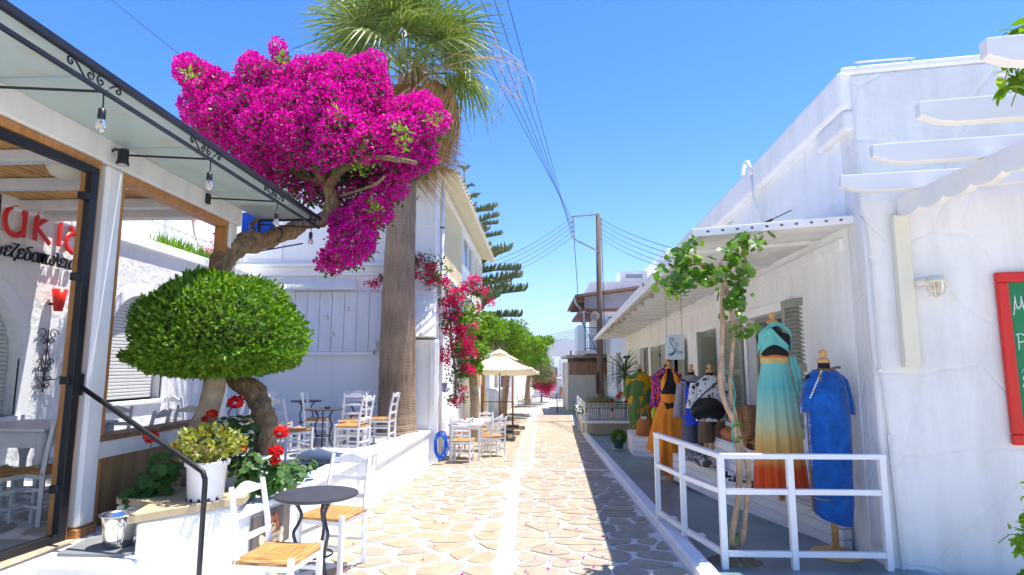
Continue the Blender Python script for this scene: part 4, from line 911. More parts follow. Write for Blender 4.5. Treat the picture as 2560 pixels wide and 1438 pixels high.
mb = MB(); mb.add([so + Vector((x * SW, -.0105, z * SH)) for x, z in ((.14, .17), (.30, .21), (.44, .27), (.50, .36), (.47, .42), (.50, .30), (.44, .20), (.30, .14))], [(7, 6, 5, 4, 3, 2, 1, 0)][::-1]); mb.build('brush_stroke', m_tealink, sg)
ink([[(.22 + .06 * k, .085), (.25 + .06 * k, .085)] for k in range(9)], m_paleink, 'small_lettering', .004)
mb = MB(); mb.tube([so + Vector((SW * .1, 0, SH)), so + Vector((SW * .1, 0, 2.82 - so.z))], .003, 5); mb.build('hanger', m_darkmetal, sg); mb = MB(); mb.tube([so + Vector((SW * .9, 0, SH)), so + Vector((SW * .9, 0, 2.86 - so.z))], .003, 5); mb.build('hanger', m_darkmetal, sg)
# ------------------------------------------------------------------ cafe terrace on the left
FZ = .33
m_floorj = M('terrace_joints', (.78, .78, .77), .8, .12, 4, .3, 30)
mb = MB(); mb.prism([(-6.1, -3), (-3.52, -3), (-3.52, 4.62), (-3.2, 4.62), (-3.2, 7.8), (-2.4, 7.8), (-2.4, 12.75), (-6.1, 12.75)], -.6, FZ); tf = struct(mb.build('terrace_floor', m_floorj))
flo = [(0, 12.6, 0, 1), (0, 2.2, 0, -1), (-6.0, 0, -1, 0), (-3.6, 0, 1, 0)]
fps = [p for p in voronoi(flo, .85, .6, .09, 21, merge=.05)]
lay(tf, fps, m_stone_g, lambda x, y: FZ, 120, 22, 'floor_stone', .008)
flo2 = [(0, 12.6, 0, 1), (0, 8.0, 0, -1), (-3.56, 0, -1, 0), (-2.45, 0, 1, 0)]
lay(tf, voronoi(flo2, .7, .55, .08, 23), m_stone_g, lambda x, y: FZ, 40, 24, 'floor_stone', .008)
m_sill = M('worn_stone_sill', (.42, .34, .24), .7, .2, 5, .3, 30)
mb = MB(); mb.prism([(-3.78, 1), (-3.53, 1), (-3.50, 4.60), (-3.78, 4.60)], FZ + .012, FZ + .03); st_ = mb.build('door_sill', m_sill, tf, bevel=.006)

# entrance plinth: white rendered riser under the door, ledge for the bucket
pl_ = thing('entrance_wall', 'white rendered low wall and ledge below the pavilion entrance', 'wall', (-3.4, 4.3, 0))
mb = MB(); mb.prism([(-3.56, -2), (-3.45, -2), (-3.42, 4.15), (-2.86, 4.12), (-2.70, 4.45), (-3.1, 4.8), (-3.56, 4.85)], -.1, FZ - .005); mb.build('riser', m_plaster, pl_, bevel=.03, seg=3)
mb = MB(); mb.prism([(-3.40, 4.30), (-2.92, 4.30), (-2.80, 4.52), (-3.1, 4.75), (-3.5, 4.80)], FZ - .005, FZ + .018); mb.build('ledge_slab', M('grey_slate', (.20, .21, .22), .7, .15, 4, .2, 30), pl_, bevel=.004)
# planter in front of the trees: block with stone slab, then a low wall towards the terrace
plan = thing('planter_wall', 'white rendered planter wall with beige stone top at the foot of the trees', 'planter', (-2.7, 5.0, 0))
mb = MB(); mb.prism([(-2.87, 4.345), (-2.43, 4.93), (-2.50, 5.20), (-3.48, 5.35), (-3.42, 4.9), (-3.0, 4.72)], -.1, .545); mb.build('block', m_stucco, plan, bevel=.03, seg=3)
mb = MB(); mb.prism([(-2.91, 4.30), (-2.385, 4.97), (-2.47, 5.24), (-3.48, 5.40), (-3.44, 4.93), (-3.02, 4.74)], .546, .606); mb.build('stone_slab', M('beige_slab', (.50, .39, .24), .65, .15, 4, .3, 25), plan, bevel=.006)
wl_ = [(-2.43, 4.98), (-2.34, 5.6), (-2.30, 6.6), (-2.28, 7.72)]
mb = MB(); mb.prism([(x, y) for x, y in wl_] + [(x - .22, y) for x, y in wl_[::-1]], -.1, .44); mb.build('low_wall', m_plaster, plan, bevel=.03, seg=3)
mb = MB(); mb.prism([(x + .03, y) for x, y in wl_] + [(x - .25, y) for x, y in wl_[::-1]], .441, .50); mb.build('wall_cap', M('blue_white_cap', (.70, .74, .82), .6, .06, 4, .2, 20), plan, bevel=.012)
mb = MB(); mb.prism([(-2.55, 5.2), (-2.5, 7.7), (-3.56, 7.75), (-3.56, 5.35)], .30, .43); mb.build('soil', M('dark_soil', (.055, .04, .028), .95, .4, 20, .8, 40), plan)
# small sign board on the planter wall: a dog above a bone-shaped plate
sb = thing('dog_sign', 'small wooden sign with a dog and a bone on the planter wall', 'sign', (-2.40, 5.35, .1))
s0 = Vector((-2.395, 5.12, .08)); su = Vector((.075, .60, 0)).normalized(); sn = Vector((su.y, -su.x, 0))
mb = MB(); mb.slab([(0, 0), (.58, 0), (.58, .33), (0, .33)], s0 + sn * .012, su, (0, 0, 1), .02); mb.build('board', M('grey_board', (.13, .11, .10), .6, .3, 6), sb, bevel=.004)
bone = arcp(.12, .115, .035, .04, 60, 250, 8) + arcp(.12, .045, .035, .035, 120, 330, 8) + [(.40, .05)] + arcp(.43, .045, .035, .035, 210, 420, 8) + arcp(.43, .115, .035, .04, -70, 120, 8) + [(.40, .125), (.16, .125)]
mb = MB(); mb.slab(bone, s0 + sn * .025, su, (0, 0, 1), .006); mb.build('bone_plate', M('bone_cream', (.68, .58, .40), .5, .08), sb)
mb = MB(); mb.slab([(.19, .13), (.37, .13), (.39, .18), (.36, .27), (.33, .305), (.30, .27), (.26, .27), (.23, .305), (.20, .27), (.17, .18)], s0 + sn * .025, su, (0, 0, 1), .006); dg = mb.build('dog_shape', M('dog_rust', (.42, .13, .06), .6, .2), sb)
mb = MB(); mb.slab(arcp(.28, .18, .045, .04, 0, 360, 14)[:-1], s0 + sn * .0295, su, (0, 0, 1), .004); mb.build('dog_muzzle', M('bone_cream', (.68, .58, .40), .5, .08), dg)
for x, z, r in ((.25, .225, .009), (.31, .225, .009), (.28, .195, .012)): mb = MB(); mb.ell(s0 + sn * .031 + su * x + up * z, (r, r, r), 8, 6); mb.build('dog_feature', m_black, dg)
for k in range(7): mb = MB(); mb.slab([(.17 + .032 * k, .07), (.19 + .032 * k, .07), (.19 + .032 * k, .10), (.17 + .032 * k, .10)], s0 + sn * .0295, su, (0, 0, 1), .003); mb.build('lettering', M('sign_ink', (.35, .28, .2), .6), sb)
# low terrace wall along the lane
tw = thing('terrace_wall', 'low white rough rendered wall bounding the cafe terrace along the lane', 'wall', (-2.3, 8, 0))
def twall(x0, x1, y0, y1, zf, name, mat, bev=.03, z0=-.6):
    mb = MB(); mb.prism([(x0, y0), (x1, y0), (x1 + .02, y1), (x0, y1)], z0, lambda x, y: zf(y)); return mb.build(name, mat, tw, bevel=bev, seg=3)
twall(-2.45, -2.235, 8.35, 12.74, lambda y: .50 - .038 * (y - 7.8), 'wall', m_stucco)
twall(-2.49, -2.205, 8.38, 12.735, lambda y: .545 - .038 * (y - 7.8), 'cap', plaster('cap_white', bump=.8, bs=16), .02, .50 - .038 * 5 + .0)
pm = MB()
def lumpy(u, v):
    a = 2 * math.pi * u; x = -2.66 + .43 * math.copysign(abs(math.cos(a)) ** .35, math.cos(a)); y = 8.07 + .29 * math.copysign(abs(math.sin(a)) ** .35, math.sin(a))
    return (x, y, -.3 + .77 * v)
pm.grid(lumpy, 60, 12, True); pm.build('end_pier', m_stucco, tw, smooth=False)
pm = MB()
def captop(u, v):
    a = 2 * math.pi * u; r = [1.0, 1.06, 1.06, .98, .5, 0][min(5, int(v * 5 + .5))]; z = [.46, .47, .525, .55, .552, .553][min(5, int(v * 5 + .5))]
    k = noise.noise(Vector((math.cos(a) * 3, math.sin(a) * 3, 0))) * .018
    return (-2.66 + (.445 * r + k) * math.copysign(abs(math.cos(a)) ** .35, math.cos(a)), 8.07 + (.30 * r + k) * math.copysign(abs(math.sin(a)) ** .35, math.sin(a)), z + noise.noise(Vector((math.cos(a) * 5 * r, math.sin(a) * 5 * r, 3))) * .012)
pm.grid(captop, 64, 6, True); pm.build('pier_cap', plaster('pier_cap_plaster', (.78, .75, .66), bump=.8, bs=10), tw, smooth=True)
mb = MB(); mb.prism([(-2.25, 12.45), (-2.12, 12.45), (-2.12, 12.9), (-2.25, 12.9)], -.5, 2.2); mb.build('corner_pier', m_stucco, tw, bevel=.02)
twall(-3.4, -3.08, 7.82, 8.3, lambda y: .36, 'rear_step', m_plaster)

# ------------------------------------------------------------------ stucco house behind the terrace (left), with lettering
sh_ = thing('taverna_wall', 'rough white stucco taverna wall with red lettering and arched shuttered windows', 'building', (-6, 8, 0))
WX = -6.0; arches = [(5.0, 6.75, 2.62, 1.1), (8.15, 9.42, 2.72, 1.16)]
# wall cut round the arches: polygon strips
mb = MB(); prev = -2.0
def wallrect(y0, y1, z0, z1): mb.lim(WX - .35, WX, y0, y1, z0, z1)
for (a, b, zt, zb) in arches:
    wallrect(prev, a, -.5, 3.42); wallrect(a, b, -.5, zb)
    r = (b - a) / 2; zc = zt - r; n = 14; ys = [(a + b) / 2 - r * math.cos(math.pi * k / n) for k in range(n + 1)]; zs_ = [zc + r * math.sin(math.pi * k / n) for k in range(n + 1)]
    for k in range(n):
        y0, y1 = ys[k], ys[k + 1]
        mb.add([(WX, y0, zs_[k]), (WX, y1, zs_[k + 1]), (WX, y1, 3.42), (WX, y0, 3.42), (WX - .35, y0, zs_[k]), (WX - .35, y1, zs_[k + 1]), (WX - .35, y1, 3.42), (WX - .35, y0, 3.42)], [(0, 1, 2, 3), (7, 6, 5, 4), (0, 4, 5, 1)])
    prev = b
wallrect(prev, 12.74, -.5, 3.42); mb.build('wall', m_stucco, sh_)
m_roller = M('roller_shutter', (.70, .70, .66), .45, .05, 5)
for (a, b, zt, zb) in arches:
    r = (b - a) / 2; zc = zt - r; yc = (a + b) / 2
    def archband(r0, r1, x0, x1, name, mat):
        m2 = MB(); n = 20
        P = [(yc - r1, zb), *[(yc - r1 * math.cos(math.pi * k / n), zc + r1 * math.sin(math.pi * k / n)) for k in range(n + 1)], (yc + r1, zb)]
        Q = [(yc - r0, zb), *[(yc - r0 * math.cos(math.pi * k / n), zc + r0 * math.sin(math.pi * k / n)) for k in range(n + 1)], (yc + r0, zb)]
        vv = []; ff = []
        for (py, pz), (qy, qz) in zip(P, Q): vv += [(x1, py, pz), (x1, qy, qz), (x0, py, pz), (x0, qy, qz)]
        for i in range(len(P) - 1):
            c = 4 * i; d = c + 4; ff += [(c, c + 1, d + 1, d), (c + 2, d + 2, d + 3, c + 3), (c, d, d + 2, c + 2), (c + 1, c + 3, d + 3, d + 1)]
        m2.add(vv, ff); return m2.build(name, mat, sh_)
    archband(r, r + .16, WX - .02, WX + .02, 'arch_surround', m_smoothw)
    # roller slats inside the arch
    z = zb + .02
    while z < zt - .03:
        half = r if z + .03 < zc else math.sqrt(max(0, r * r - (z + .03 - zc) ** 2))
        if half > .05: m3 = MB(); m3.lim(WX - .16, WX - .135, yc - half + .01, yc + half - .01, z, z + .045); m3.build('shutter_slat', m_roller, sh_, bevel=.008)
        z += .05
    m3 = MB(); m3.lim(WX - .3, WX - .17, a, b, zb, zt); m3.build('shutter_back', m_dim, sh_)
    m3 = MB(); m3.lim(WX - .3, WX + .05, a - .05, b + .05, zb - .07, zb); m3.build('sill', m_smoothw, sh_, bevel=.01)
m3 = MB(); m3.lim(WX - .4, WX + .06, -2, 12.74, 3.42, 3.60); m3.build('parapet_cap', m_smoothw, sh_, bevel=.03, seg=3)
# lettering
def text(body, size, y, z, mat, name, ext=.02, shear=0, sx=1.0, tilt=0):
    cu = bpy.data.curves.new('t', 'FONT'); cu.body = body; cu.size = size; cu.extrude = ext; cu.shear = shear; cu.bevel_depth = .003 if ext > .015 else .0; cu.offset = .004 if ext > .015 else -.002
    ob = bpy.data.objects.new('t', cu); COL.objects.link(ob); dg_ = bpy.context.evaluated_depsgraph_get(); me = bpy.data.meshes.new_from_object(ob.evaluated_get(dg_)); bpy.data.objects.remove(ob)
    me.transform(Matrix(((0, 0, 1, WX + .05 - ORIG[sh_.name].x), (sx, 0, 0, y - ORIG[sh_.name].y), (0, 1, 0, z - ORIG[sh_.name].z), (0, 0, 0, 1))) @ Matrix.Rotation(tilt, 4, 'Z'))
    me.materials.clear(); return place(name, me, mat, sh_)
m_redl = M('red_letter', (.70, .025, .015), .35, .05)
GR = {'a': [arcp(.15, .17, .14, .17, 40, 320, 16), [(.27, .35), (.27, .0)]], 'k': [[(.0, .0), (.0, .35)], [(.2, .35), (.01, .17), (.22, .0)]], 'i': [[(.0, .0), (.0, .34)]], 'd': [arcp(.13, .12, .13, .125, 0, 360, 18), [(.03, .42), (.06, .30), (.14, .25)] , arcp(.13, .40, .10, .07, 190, 20, 10)]}
for ch, y, z in (('a', 6.30, 3.14), ('k', 6.73, 3.14), ('i', 7.09, 3.14), ('d', 7.20, 3.11), ('i', 7.60, 3.14), ('a', 7.72, 3.14)):
    mb = MB()
    for st3 in GR[ch]: mb.tube([(WX + .045, y + a, z + b) for a, b in st3], .033, 8)
    mb.v = [(WX + .045 + (p[0] - WX - .045) * .5, p[1], p[2]) for p in mb.v]; mb.build('letter', m_redl, sh_)
yy = 6.36
for ch, w in (('μ', .13), ('ε', .10), ('ζ', .10), ('ε', .105), ('δ', .12), ('ο', .11), ('π', .125), ('ω', .135), ('λ', .115), ('ε', .105), ('ι', .065), ('ο', .125)):
    text(ch, .24, yy - .15, 2.88, m_black, 'script_letter', .012, .25, .8); yy += w * .86
text('ή', .26, yy - .08, 2.82, m_redl, 'script_letter', .012, .2, .8)
# red cone wall light and wrought iron ornament
rc = thing('cone_wall_light', 'red metal cone wall light on the stucco wall', 'wall light', (-5.86, 7.09, 2.33))
mb = MB(); mb.lathe([(.045, 2.33), (.085, 2.60), (.08, 2.60), (.04, 2.34)], 20, (-5.88, 7.09, 0)); mb.build('cone', m_redl, rc, smooth=True); mb = MB(); mb.tube([(-6.0, 7.09, 2.42), (-5.93, 7.09, 2.42)], .015, 8); mb.build('bracket', m_black, rc)
io = thing('iron_ornament', 'wrought iron scroll ornament with candle arms hanging on the stucco wall', 'ornament', (-5.95, 7.08, 1.3))
def spiral(c, r, turns, dirn, a0, n=22): return [(c[0], c[1] + r * (1 - .85 * t) * math.cos(a0 + dirn * turns * 2 * math.pi * t), c[2] + r * (1 - .85 * t) * math.sin(a0 + dirn * turns * 2 * math.pi * t)) for t in np.linspace(0, 1, n)]
ox = -5.965
for z0, r in ((2.05, .075), (1.96, .05), (1.70, .06), (1.62, .045), (1.50, .05), (1.42, .045)):
    for s_ in (-1, 1): mb = MB(); mb.tube(spiral((ox, 7.08 + s_ * r * 1.1, z0), r, 1.2, s_, math.pi / 2 - s_ * math.pi / 2), .007, 5); mb.build('scroll', m_darkmetal, io)
mb = MB(); mb.tube([(ox, 7.08, 2.1), (ox, 7.08, 1.35)], .009, 6); mb.build('stem', m_darkmetal, io)
for s_ in (-1, 1): mb = MB(); mb.tube([(ox, 7.08, 1.9), (ox, 7.08 + s_ * .07, 1.72), (ox, 7.08, 1.5)], .007, 5); mb.build('diamond_bar', m_darkmetal, io)
mb = MB(); mb.tube([(ox, 7.08, 1.50), (ox + .05, 7.2, 1.5), (ox + .08, 7.30, 1.58), (ox + .08, 7.31, 1.68), (ox + .08, 7.27, 1.72), (ox + .08, 7.24, 1.68)], .007, 5); mb.build('side_arm', m_darkmetal, io)
# roof terrace railing above the stucco wall
rt = thing('roof_railing', 'pale patterned metal railing on the taverna roof terrace', 'railing', (-6.3, 9, 3.6))
m_palem = M('pale_metal', (.62, .63, .60), .5, .05)
for z in (3.68, 4.02): mb = MB(); mb.tube([(-6.28, 5, z), (-6.28, 12.6, z)], .012, 6); mb.build('rail', m_palem, rt)
k0 = None
for k in range(36):
    if k0 is None:
        mb = MB(); c = (0, 0, 0); mb.tube([(0, -.10, 0), (0, 0, .10), (0, .10, 0)], .008, 5); mb.tube([(0, -.10, .32), (0, 0, .20), (0, .10, .32)], .008, 5); mb.tube([(0, 0, .10), (0, 0, .20)], .008, 5); k0 = mb.build('railing_motif', m_palem, rt, local=True); q = k0
    else: q = k0.copy(); COL.objects.link(q); q.parent = rt
    q.location = Vector((-6.28, 5.1 + k * .21, 3.69)) - ORIG[rt.name]
uh = thing('upper_house', 'white house wall set back above the taverna roof terrace', 'building', (-8.2, 10, 3.4))
mb = MB(); mb.lim(-8.6, -8.3, 4, 14, 3.3, 6.2); mb.build('wall', m_smoothw, uh); mb = MB(); mb.lim(-8.29, -8.25, 7.0, 11.2, 5.2, 5.32); mb.build('ledge', m_smoothw, uh); mb = MB(); mb.lim(-8.3, -6.4, 4, 14, 3.3, 3.35); mb.build('roof_terrace', m_smoothw, uh)

# ------------------------------------------------------------------ pavilion: posts, beams, reed ceiling
pav = thing('pavilion', 'open cafe pavilion with white posts, timber trim and reed ceiling', 'pavilion', (-3.7, 5, FZ))
PX = -3.68
def post(y, w=.17):
    mb = MB(); mb.lim(PX - w / 2, PX + w / 2, y - w / 2, y + w / 2, FZ + .07, 3.34); o = mb.build('post', m_oldwhite, pav, bevel=.025, seg=1)
    mb = MB(); mb.lim(PX - w / 2 - .01, PX + w / 2 + .01, y - w / 2 - .01, y + w / 2 + .01, FZ, FZ + .07); mb.build('post_foot', m_orangewood, pav, bevel=.005)
post(4.80, .20); post(6.83)
mb = MB(); mb.lim(PX - .10, PX + .10, -1, 6.97, 3.34, 3.60); mb.build('front_beam', m_oldwhite, pav, bevel=.012)
mb = MB(); mb.tube([(PX + .108, y, 3.595) for y in (-1, 6.97)], .014, 6); mb.build('beam_trim', m_black, pav)
mb = MB(); mb.lim(-6.0, PX - .10, 6.80, 6.95, 3.42, 3.58); mb.build('end_beam', m_oldwhite, pav, bevel=.012)
for y in np.arange(1.0, 6.6, .78): mb = MB(); mb.lim(-6.0, PX - .10, y, y + .11, 3.45, 3.56); mb.build('rafter', m_oldwhite, pav, bevel=.01)
# reed ceiling
rnd = random.Random(9); mb = MB(); x = -5.98
while x < PX - .1:
    r = rnd.uniform(.007, .011); z = 3.573 + rnd.uniform(0, .006); j = rnd.uniform(-.02, .02)
    mb.tube([(x, -.8, z), (x + j, 3, z + rnd.uniform(-.004, .004)), (x, 6.9, z)], r, 5, False); x += r * 1.75
stuff(mb.build('reed_ceiling', M('reed', (.62, .36, .13), .7, .25, 8, island=.3), pav))
mb = MB(); mb.lim(-6.0, PX + .1, -1, 6.95, 3.61, 3.66); mb.build('roof_boards', M('roof_felt', (.32, .25, .17), .8, .2), pav)
# timber trim of the openings
for y0, y1, nm in ((1.2, 4.66, 0), (4.92, 6.72, 1)):
    mb = MB(); mb.lim(PX - .07, PX + .07, y0, y1, 3.27, 3.335); mb.build('head_trim', m_orangewood, pav, bevel=.005)
    for y in ((y1 - .025,) if nm == 0 else (y0 + .02, y1 - .025)): mb = MB(); mb.lim(PX - .065, PX + .065, y - .025, y + .025, FZ + .01, 3.268); mb.build('jamb_trim', m_orangewood, pav, bevel=.005)
# lower panels between the posts
for k in range(5):
    y = 4.94 + k * .352; mb = MB(); mb.lim(PX - .02, PX + .02, y, y + .346, FZ + .02, .90); mb.build('panel_board', M('varnished_ply', (.30, .17, .07), .45, .35, 3, .1, 20, stretch=(3, 3, .5), island=.12), pav, bevel=.003)
mb = MB(); mb.lim(PX - .06, PX + .07, 4.91, 6.74, .90, 1.04); mb.build('panel_rail', m_oldwhite, pav, bevel=.008)
mb = MB(); mb.lim(PX - .13, PX + .09, 4.91, 6.74, 1.042, 1.085); mb.build('panel_sill', m_brownwood, pav, bevel=.006)

# black framed glass door, standing open
dr = thing('glass_door', 'tall black-framed glass door folded open beside the pavilion post', 'door', (-3.62, 4.55, FZ))
dgl, dn, db = _base('door_glass'); db.inputs['Base Color'].default_value = (.95, .97, .97, 1); db.inputs['Roughness'].default_value = .02; db.inputs['Transmission Weight'].default_value = 1; db.inputs['IOR'].default_value = 1.03
D0 = Vector((-3.585, 4.575, 0)); D1 = Vector((-3.66, 3.55, 0)); dd_ = (D1 - D0).normalized()
def dbar(a, b, w, t=.06): mb = MB(); mb.bar(a, b, t, w, up=(dd_.x, dd_.y, 0)); return mb
dbar(D0 + up * (FZ + .02) + dd_ * .035, D0 + up * 3.25 + dd_ * .035, .07).build('stile', m_black, dr, bevel=.004); dbar(D1 + up * (FZ + .02), D1 + up * 3.25, .07).build('stile', m_black, dr, bevel=.004)
for z in (3.225, FZ + .06): mb = MB(); mb.bar(D0 + dd_ * .07 + up * z, D1 - dd_ * .035 + up * z, .058, .06); mb.build('door_rail', m_black, dr, bevel=.004)
mb = MB(); mb.bar(D0 + dd_ * .07 + up * 1.78, D1 - dd_ * .035 + up * 1.78, .008, 2.83); mb.build('pane', dgl, dr)
for z in (.75, 1.55, 2.35, 3.0): mb = MB(); mb.box(D0 + dd_ * .10 + up * z + Vector((.0, 0, 0)), (.07, .05, .06)); mb.build('hinge', m_black, dr, bevel=.004)
# hanging pendant shade and fan inside
pn = thing('pendant_shade', 'woven dark pendant lampshade hanging inside the pavilion', 'lamp', (-4.45, 4.0, 2.6))
pc = pix(-42, 540, 4.55); mb = MB(); mb.lathe([(.14, -.20), (.13, .20), (.125, .20), (.135, -.20)], 24, (pc.x - .04, pc.y, pc.z)); mb.build('shade', print_mat('tartan_shade', (.34, .30, .22), (.03, .025, .02), 20, .5, None, .5, feature='wave'), pn, smooth=True); mb = MB(); mb.tube([(pc.x - .04, pc.y, pc.z + .19), (pc.x - .04, pc.y, 3.56)], .006, 5); mb.build('cord', m_black, pn)
dk = pix(165, 425, 5.2); di = thing('ceiling_dish', 'cream round ceiling lamp shade under the rafters', 'lamp', tuple(dk)); mb = MB(); mb.lathe([(.16, .06), (.15, 0), (.11, -.06), (.05, -.09), (.01, -.095)], 20, dk); mb.build('shade', m_cream, di, smooth=True); mb = MB(); mb.tube([dk + up * .05, Vector((dk.x, dk.y, 3.42))], .01, 6); mb.build('rod', m_cream, di)

# ------------------------------------------------------------------ glazed canopy along the pavilion front
cnp = thing('glass_canopy', 'iron and frosted glass canopy with scrollwork edge over the pavilion front', 'canopy', (-3.2, 5, 3.5))
OX = -2.8; CE = 7.42
def glassmat():
    m, n, b = _base('frosted_glass'); L = n.links.new; b.inputs['Base Color'].default_value = (.72, .80, .76, 1); b.inputs['Roughness'].default_value = .35; b.inputs['Specular IOR Level'].default_value = .5
    tc = N(n, 'TexCoord'); nz = N(n, 'TexNoise', Scale=2.3, Detail=8, Roughness=.7); L(tc.outputs['Object'], nz.inputs[0]); rp = N(n, 'ValToRGB'); e = rp.color_ramp.elements; e[0].position = .55; e[0].color = (.44, .50, .47, 1); e[1].position = .75; e[1].color = (.46, .40, .28, 1); L(nz.outputs[0], rp.inputs[0]); L(rp.outputs[0], b.inputs['Base Color'])
    t = N(n, 'BsdfTranslucent'); L(rp.outputs[0], t.inputs[0]); mx = N(n, 'MixShader'); mx.inputs[0].default_value = .38; L(b.outputs[0], mx.inputs[1]); L(t.outputs[0], mx.inputs[2]); L(mx.outputs[0], n.nodes['Material Output'].inputs[0]); return m
m_frost = glassmat(); ys = [.2, 1.05, 2.30, 3.59, 4.87, 6.20, CE]
for a, b in zip(ys[:-1], ys[1:]): mb = MB(); mb.lim(PX + .10, OX - .005, a + .008, b - .008, 3.540, 3.552); mb.build('glass_panel', m_frost, cnp)
mb = MB(); mb.lim(OX - .02, OX + .02, .2, CE + .02, 3.515, 3.565); mb.build('edge_bar', m_black, cnp, bevel=.003)
mb = MB(); mb.lim(OX - .012, OX + .012, .2, CE, 3.405, 3.43); mb.build('lower_bar', m_black, cnp)
mb = MB(); mb.lim(PX + .10, OX, CE - .015, CE + .015, 3.515, 3.539); mb.build('end_bar', m_black, cnp)
def sp2(c, r, turns, dirn, a0, n=20): return [(c[0], c[1] + r * (1 - .8 * t) * math.cos(a0 + dirn * turns * 2 * math.pi * t), c[2] + r * (1 - .8 * t) * math.sin(a0 + dirn * turns * 2 * math.pi * t)) for t in np.linspace(0, 1, n)]
for y in ys[1:]:
    mb = MB(); mb.tube([(PX + .10, y - .02, 3.47), (OX, y - .02, 3.42)], .009, 6); mb.build('cross_rod', m_black, cnp)
    mb = MB(); mb.box((PX + .115, y - .02, 3.46), (.03, .06, .11)); mb.build('bracket', m_black, cnp)
    for s_ in (-1, 1):
        y1 = y - .1 + s_ * .17
        if y1 > CE: continue
        mb = MB(); mb.tube([(OX, y1 - s_ * .09, 3.425), (OX, y1, 3.5)] + sp2((OX, y1 + s_ * .035, 3.478), .032, 1.1, -s_, math.pi * (1 if s_ > 0 else 0) - s_ * .9), .0065, 5); mb.build('scroll', m_black, cnp)
        mb = MB(); mb.tube(sp2((OX, y - .1 + s_ * .045, 3.47), .036, 1.2, s_, math.pi / 2), .006, 5); mb.build('small_scroll', m_black, cnp)
# scroll bracket at the canopy's far end
e_ = Vector((PX + .1, CE - .02, 0))
mb = MB(); mb.tube([(PX + .10, CE, 3.53), (PX + .10, CE, 3.10)], .014, 6); mb.tube([(PX + .10, CE, 3.12), (OX - .2, CE, 3.22)], .009, 6); mb.build('end_bracket', m_black, cnp)
mb = MB(); mb.tube([(PX + .30 + .12 * (1 - .8 * t) * math.cos(5 + 8 * t), CE, 3.36 + .12 * (1 - .8 * t) * math.sin(5 + 8 * t)) for t in np.linspace(0, 1, 30)], .008, 5); mb.build('bracket_scroll', m_black, cnp)
# festoon bulbs hanging from the lower bar
bgl, bn, bb = _base('bulb_glass'); bb.inputs['Base Color'].default_value = (1, .97, .9, 1); bb.inputs['Roughness'].default_value = .03; bb.inputs['Transmission Weight'].default_value = .9
fb = proto('festoon_bulb', 'x', 'bulb', 'bulbs hanging from the canopy edge')
mb = MB(); mb.tube([(0, 0, 0), (.004, 0, -.10)], .005, 6); mb.build('cord', m_black, fb, local=True)
mb = MB(); mb.lathe([(.012, -.10), (.022, -.105), (.024, -.16), (.019, -.175)], 12); mb.build('socket', m_black, fb, smooth=True, local=True)
mb = MB(); mb.lathe([(.016, -.172), (.028, -.20), (.032, -.225), (.024, -.25), (.002, -.262)], 14, cap=False); mb.build('glass', bgl, fb, smooth=True, local=True)
mb = MB(); mb.ell((0, 0, -.215), (.007, .007, .022), 6, 6); mb.build('filament', M('filament', (.75, .38, .08), .4), fb, smooth=True, local=True)
for y, w in zip((3.57, 4.85, 6.18, 7.16), ('nearest the camera, first along the canopy edge', 'second along the canopy edge from the left', 'third along the canopy edge, above the blue panel', 'at the far end of the canopy beside the flowering trunk')): put(fb, (OX, y, 3.405), 0, 'clear festoon bulb ' + w)
sl_ = thing('spotlight', 'black cylindrical spotlight on the beam above the white post', 'spotlight', tuple(pix(297, 395, 4.7)))
c = pix(297, 395, 4.72); c.x = PX + .20; mb = MB(); mb.tube([(PX + .1, c.y, c.z + .06), (PX + .13, c.y, c.z + .08), c + Vector((-.02, 0, .05))], .012, 6); mb.build('arm', m_black, sl_)
mb = MB(); mb.lathe([(.038, .07), (.042, .06), (.042, -.02), (.05, -.05), (.05, -.06)], 16, c); mb.build('housing', m_black, sl_, smooth=True); mb = MB(); mb.lathe([(.04, -.061), (.02, -.058)], 14, c); mb.build('lens', M('lens_grey', (.35, .35, .36), .15), sl_)
# blue panel hung behind the end of the canopy
bp_ = thing('blue_panel', 'bright blue sign panel hanging past the end of the canopy', 'sign', tuple(pix(650, 600, 7.9)))
a = pix(607, 532, 7.9); b = pix(686, 592, 7.9); mb = MB(); mb.lim(a.x, b.x, 7.89, 7.91, b.z, a.z); mb.build('panel', M('cobalt_panel', (.006, .085, .52), .4, .05), bp_); mb = MB(); mb.lim(a.x - .03, b.x + .03, 7.88, 7.92, b.z - .05, b.z); mb.build('white_edge', m_paint, bp_); mb = MB(); mb.tube([(a.x + .3, 7.9, a.z), (a.x + .26, 7.9, 3.9)], .008, 5); mb.build('hanger', m_black, bp_)
hl = thing('black_handrail', 'black tubular handrail from the white post down to the lane', 'handrail', (-2.4, 4.3, 0))
A_ = pix(195, 962, 4.62); B_ = pix(508, 1180, 4.25); Bp = B_ + Vector((.02, -.005, -.05)); mb = MB(); mb.tube([A_, A_.lerp(B_, .5), A_.lerp(B_, .95), A_.lerp(B_, .99) + V(.008, 0, -.006), Bp, Bp + V(.001, 0, -.05), Vector((Bp.x, Bp.y, 0))], .0185, 12); mb.build('rail', m_black, hl, smooth=True)
mb = MB(); mb.box(A_ + V(-.01, .03, 0), (.05, .03, .17)); mb.build('wall_plate', m_black, hl, bevel=.004)

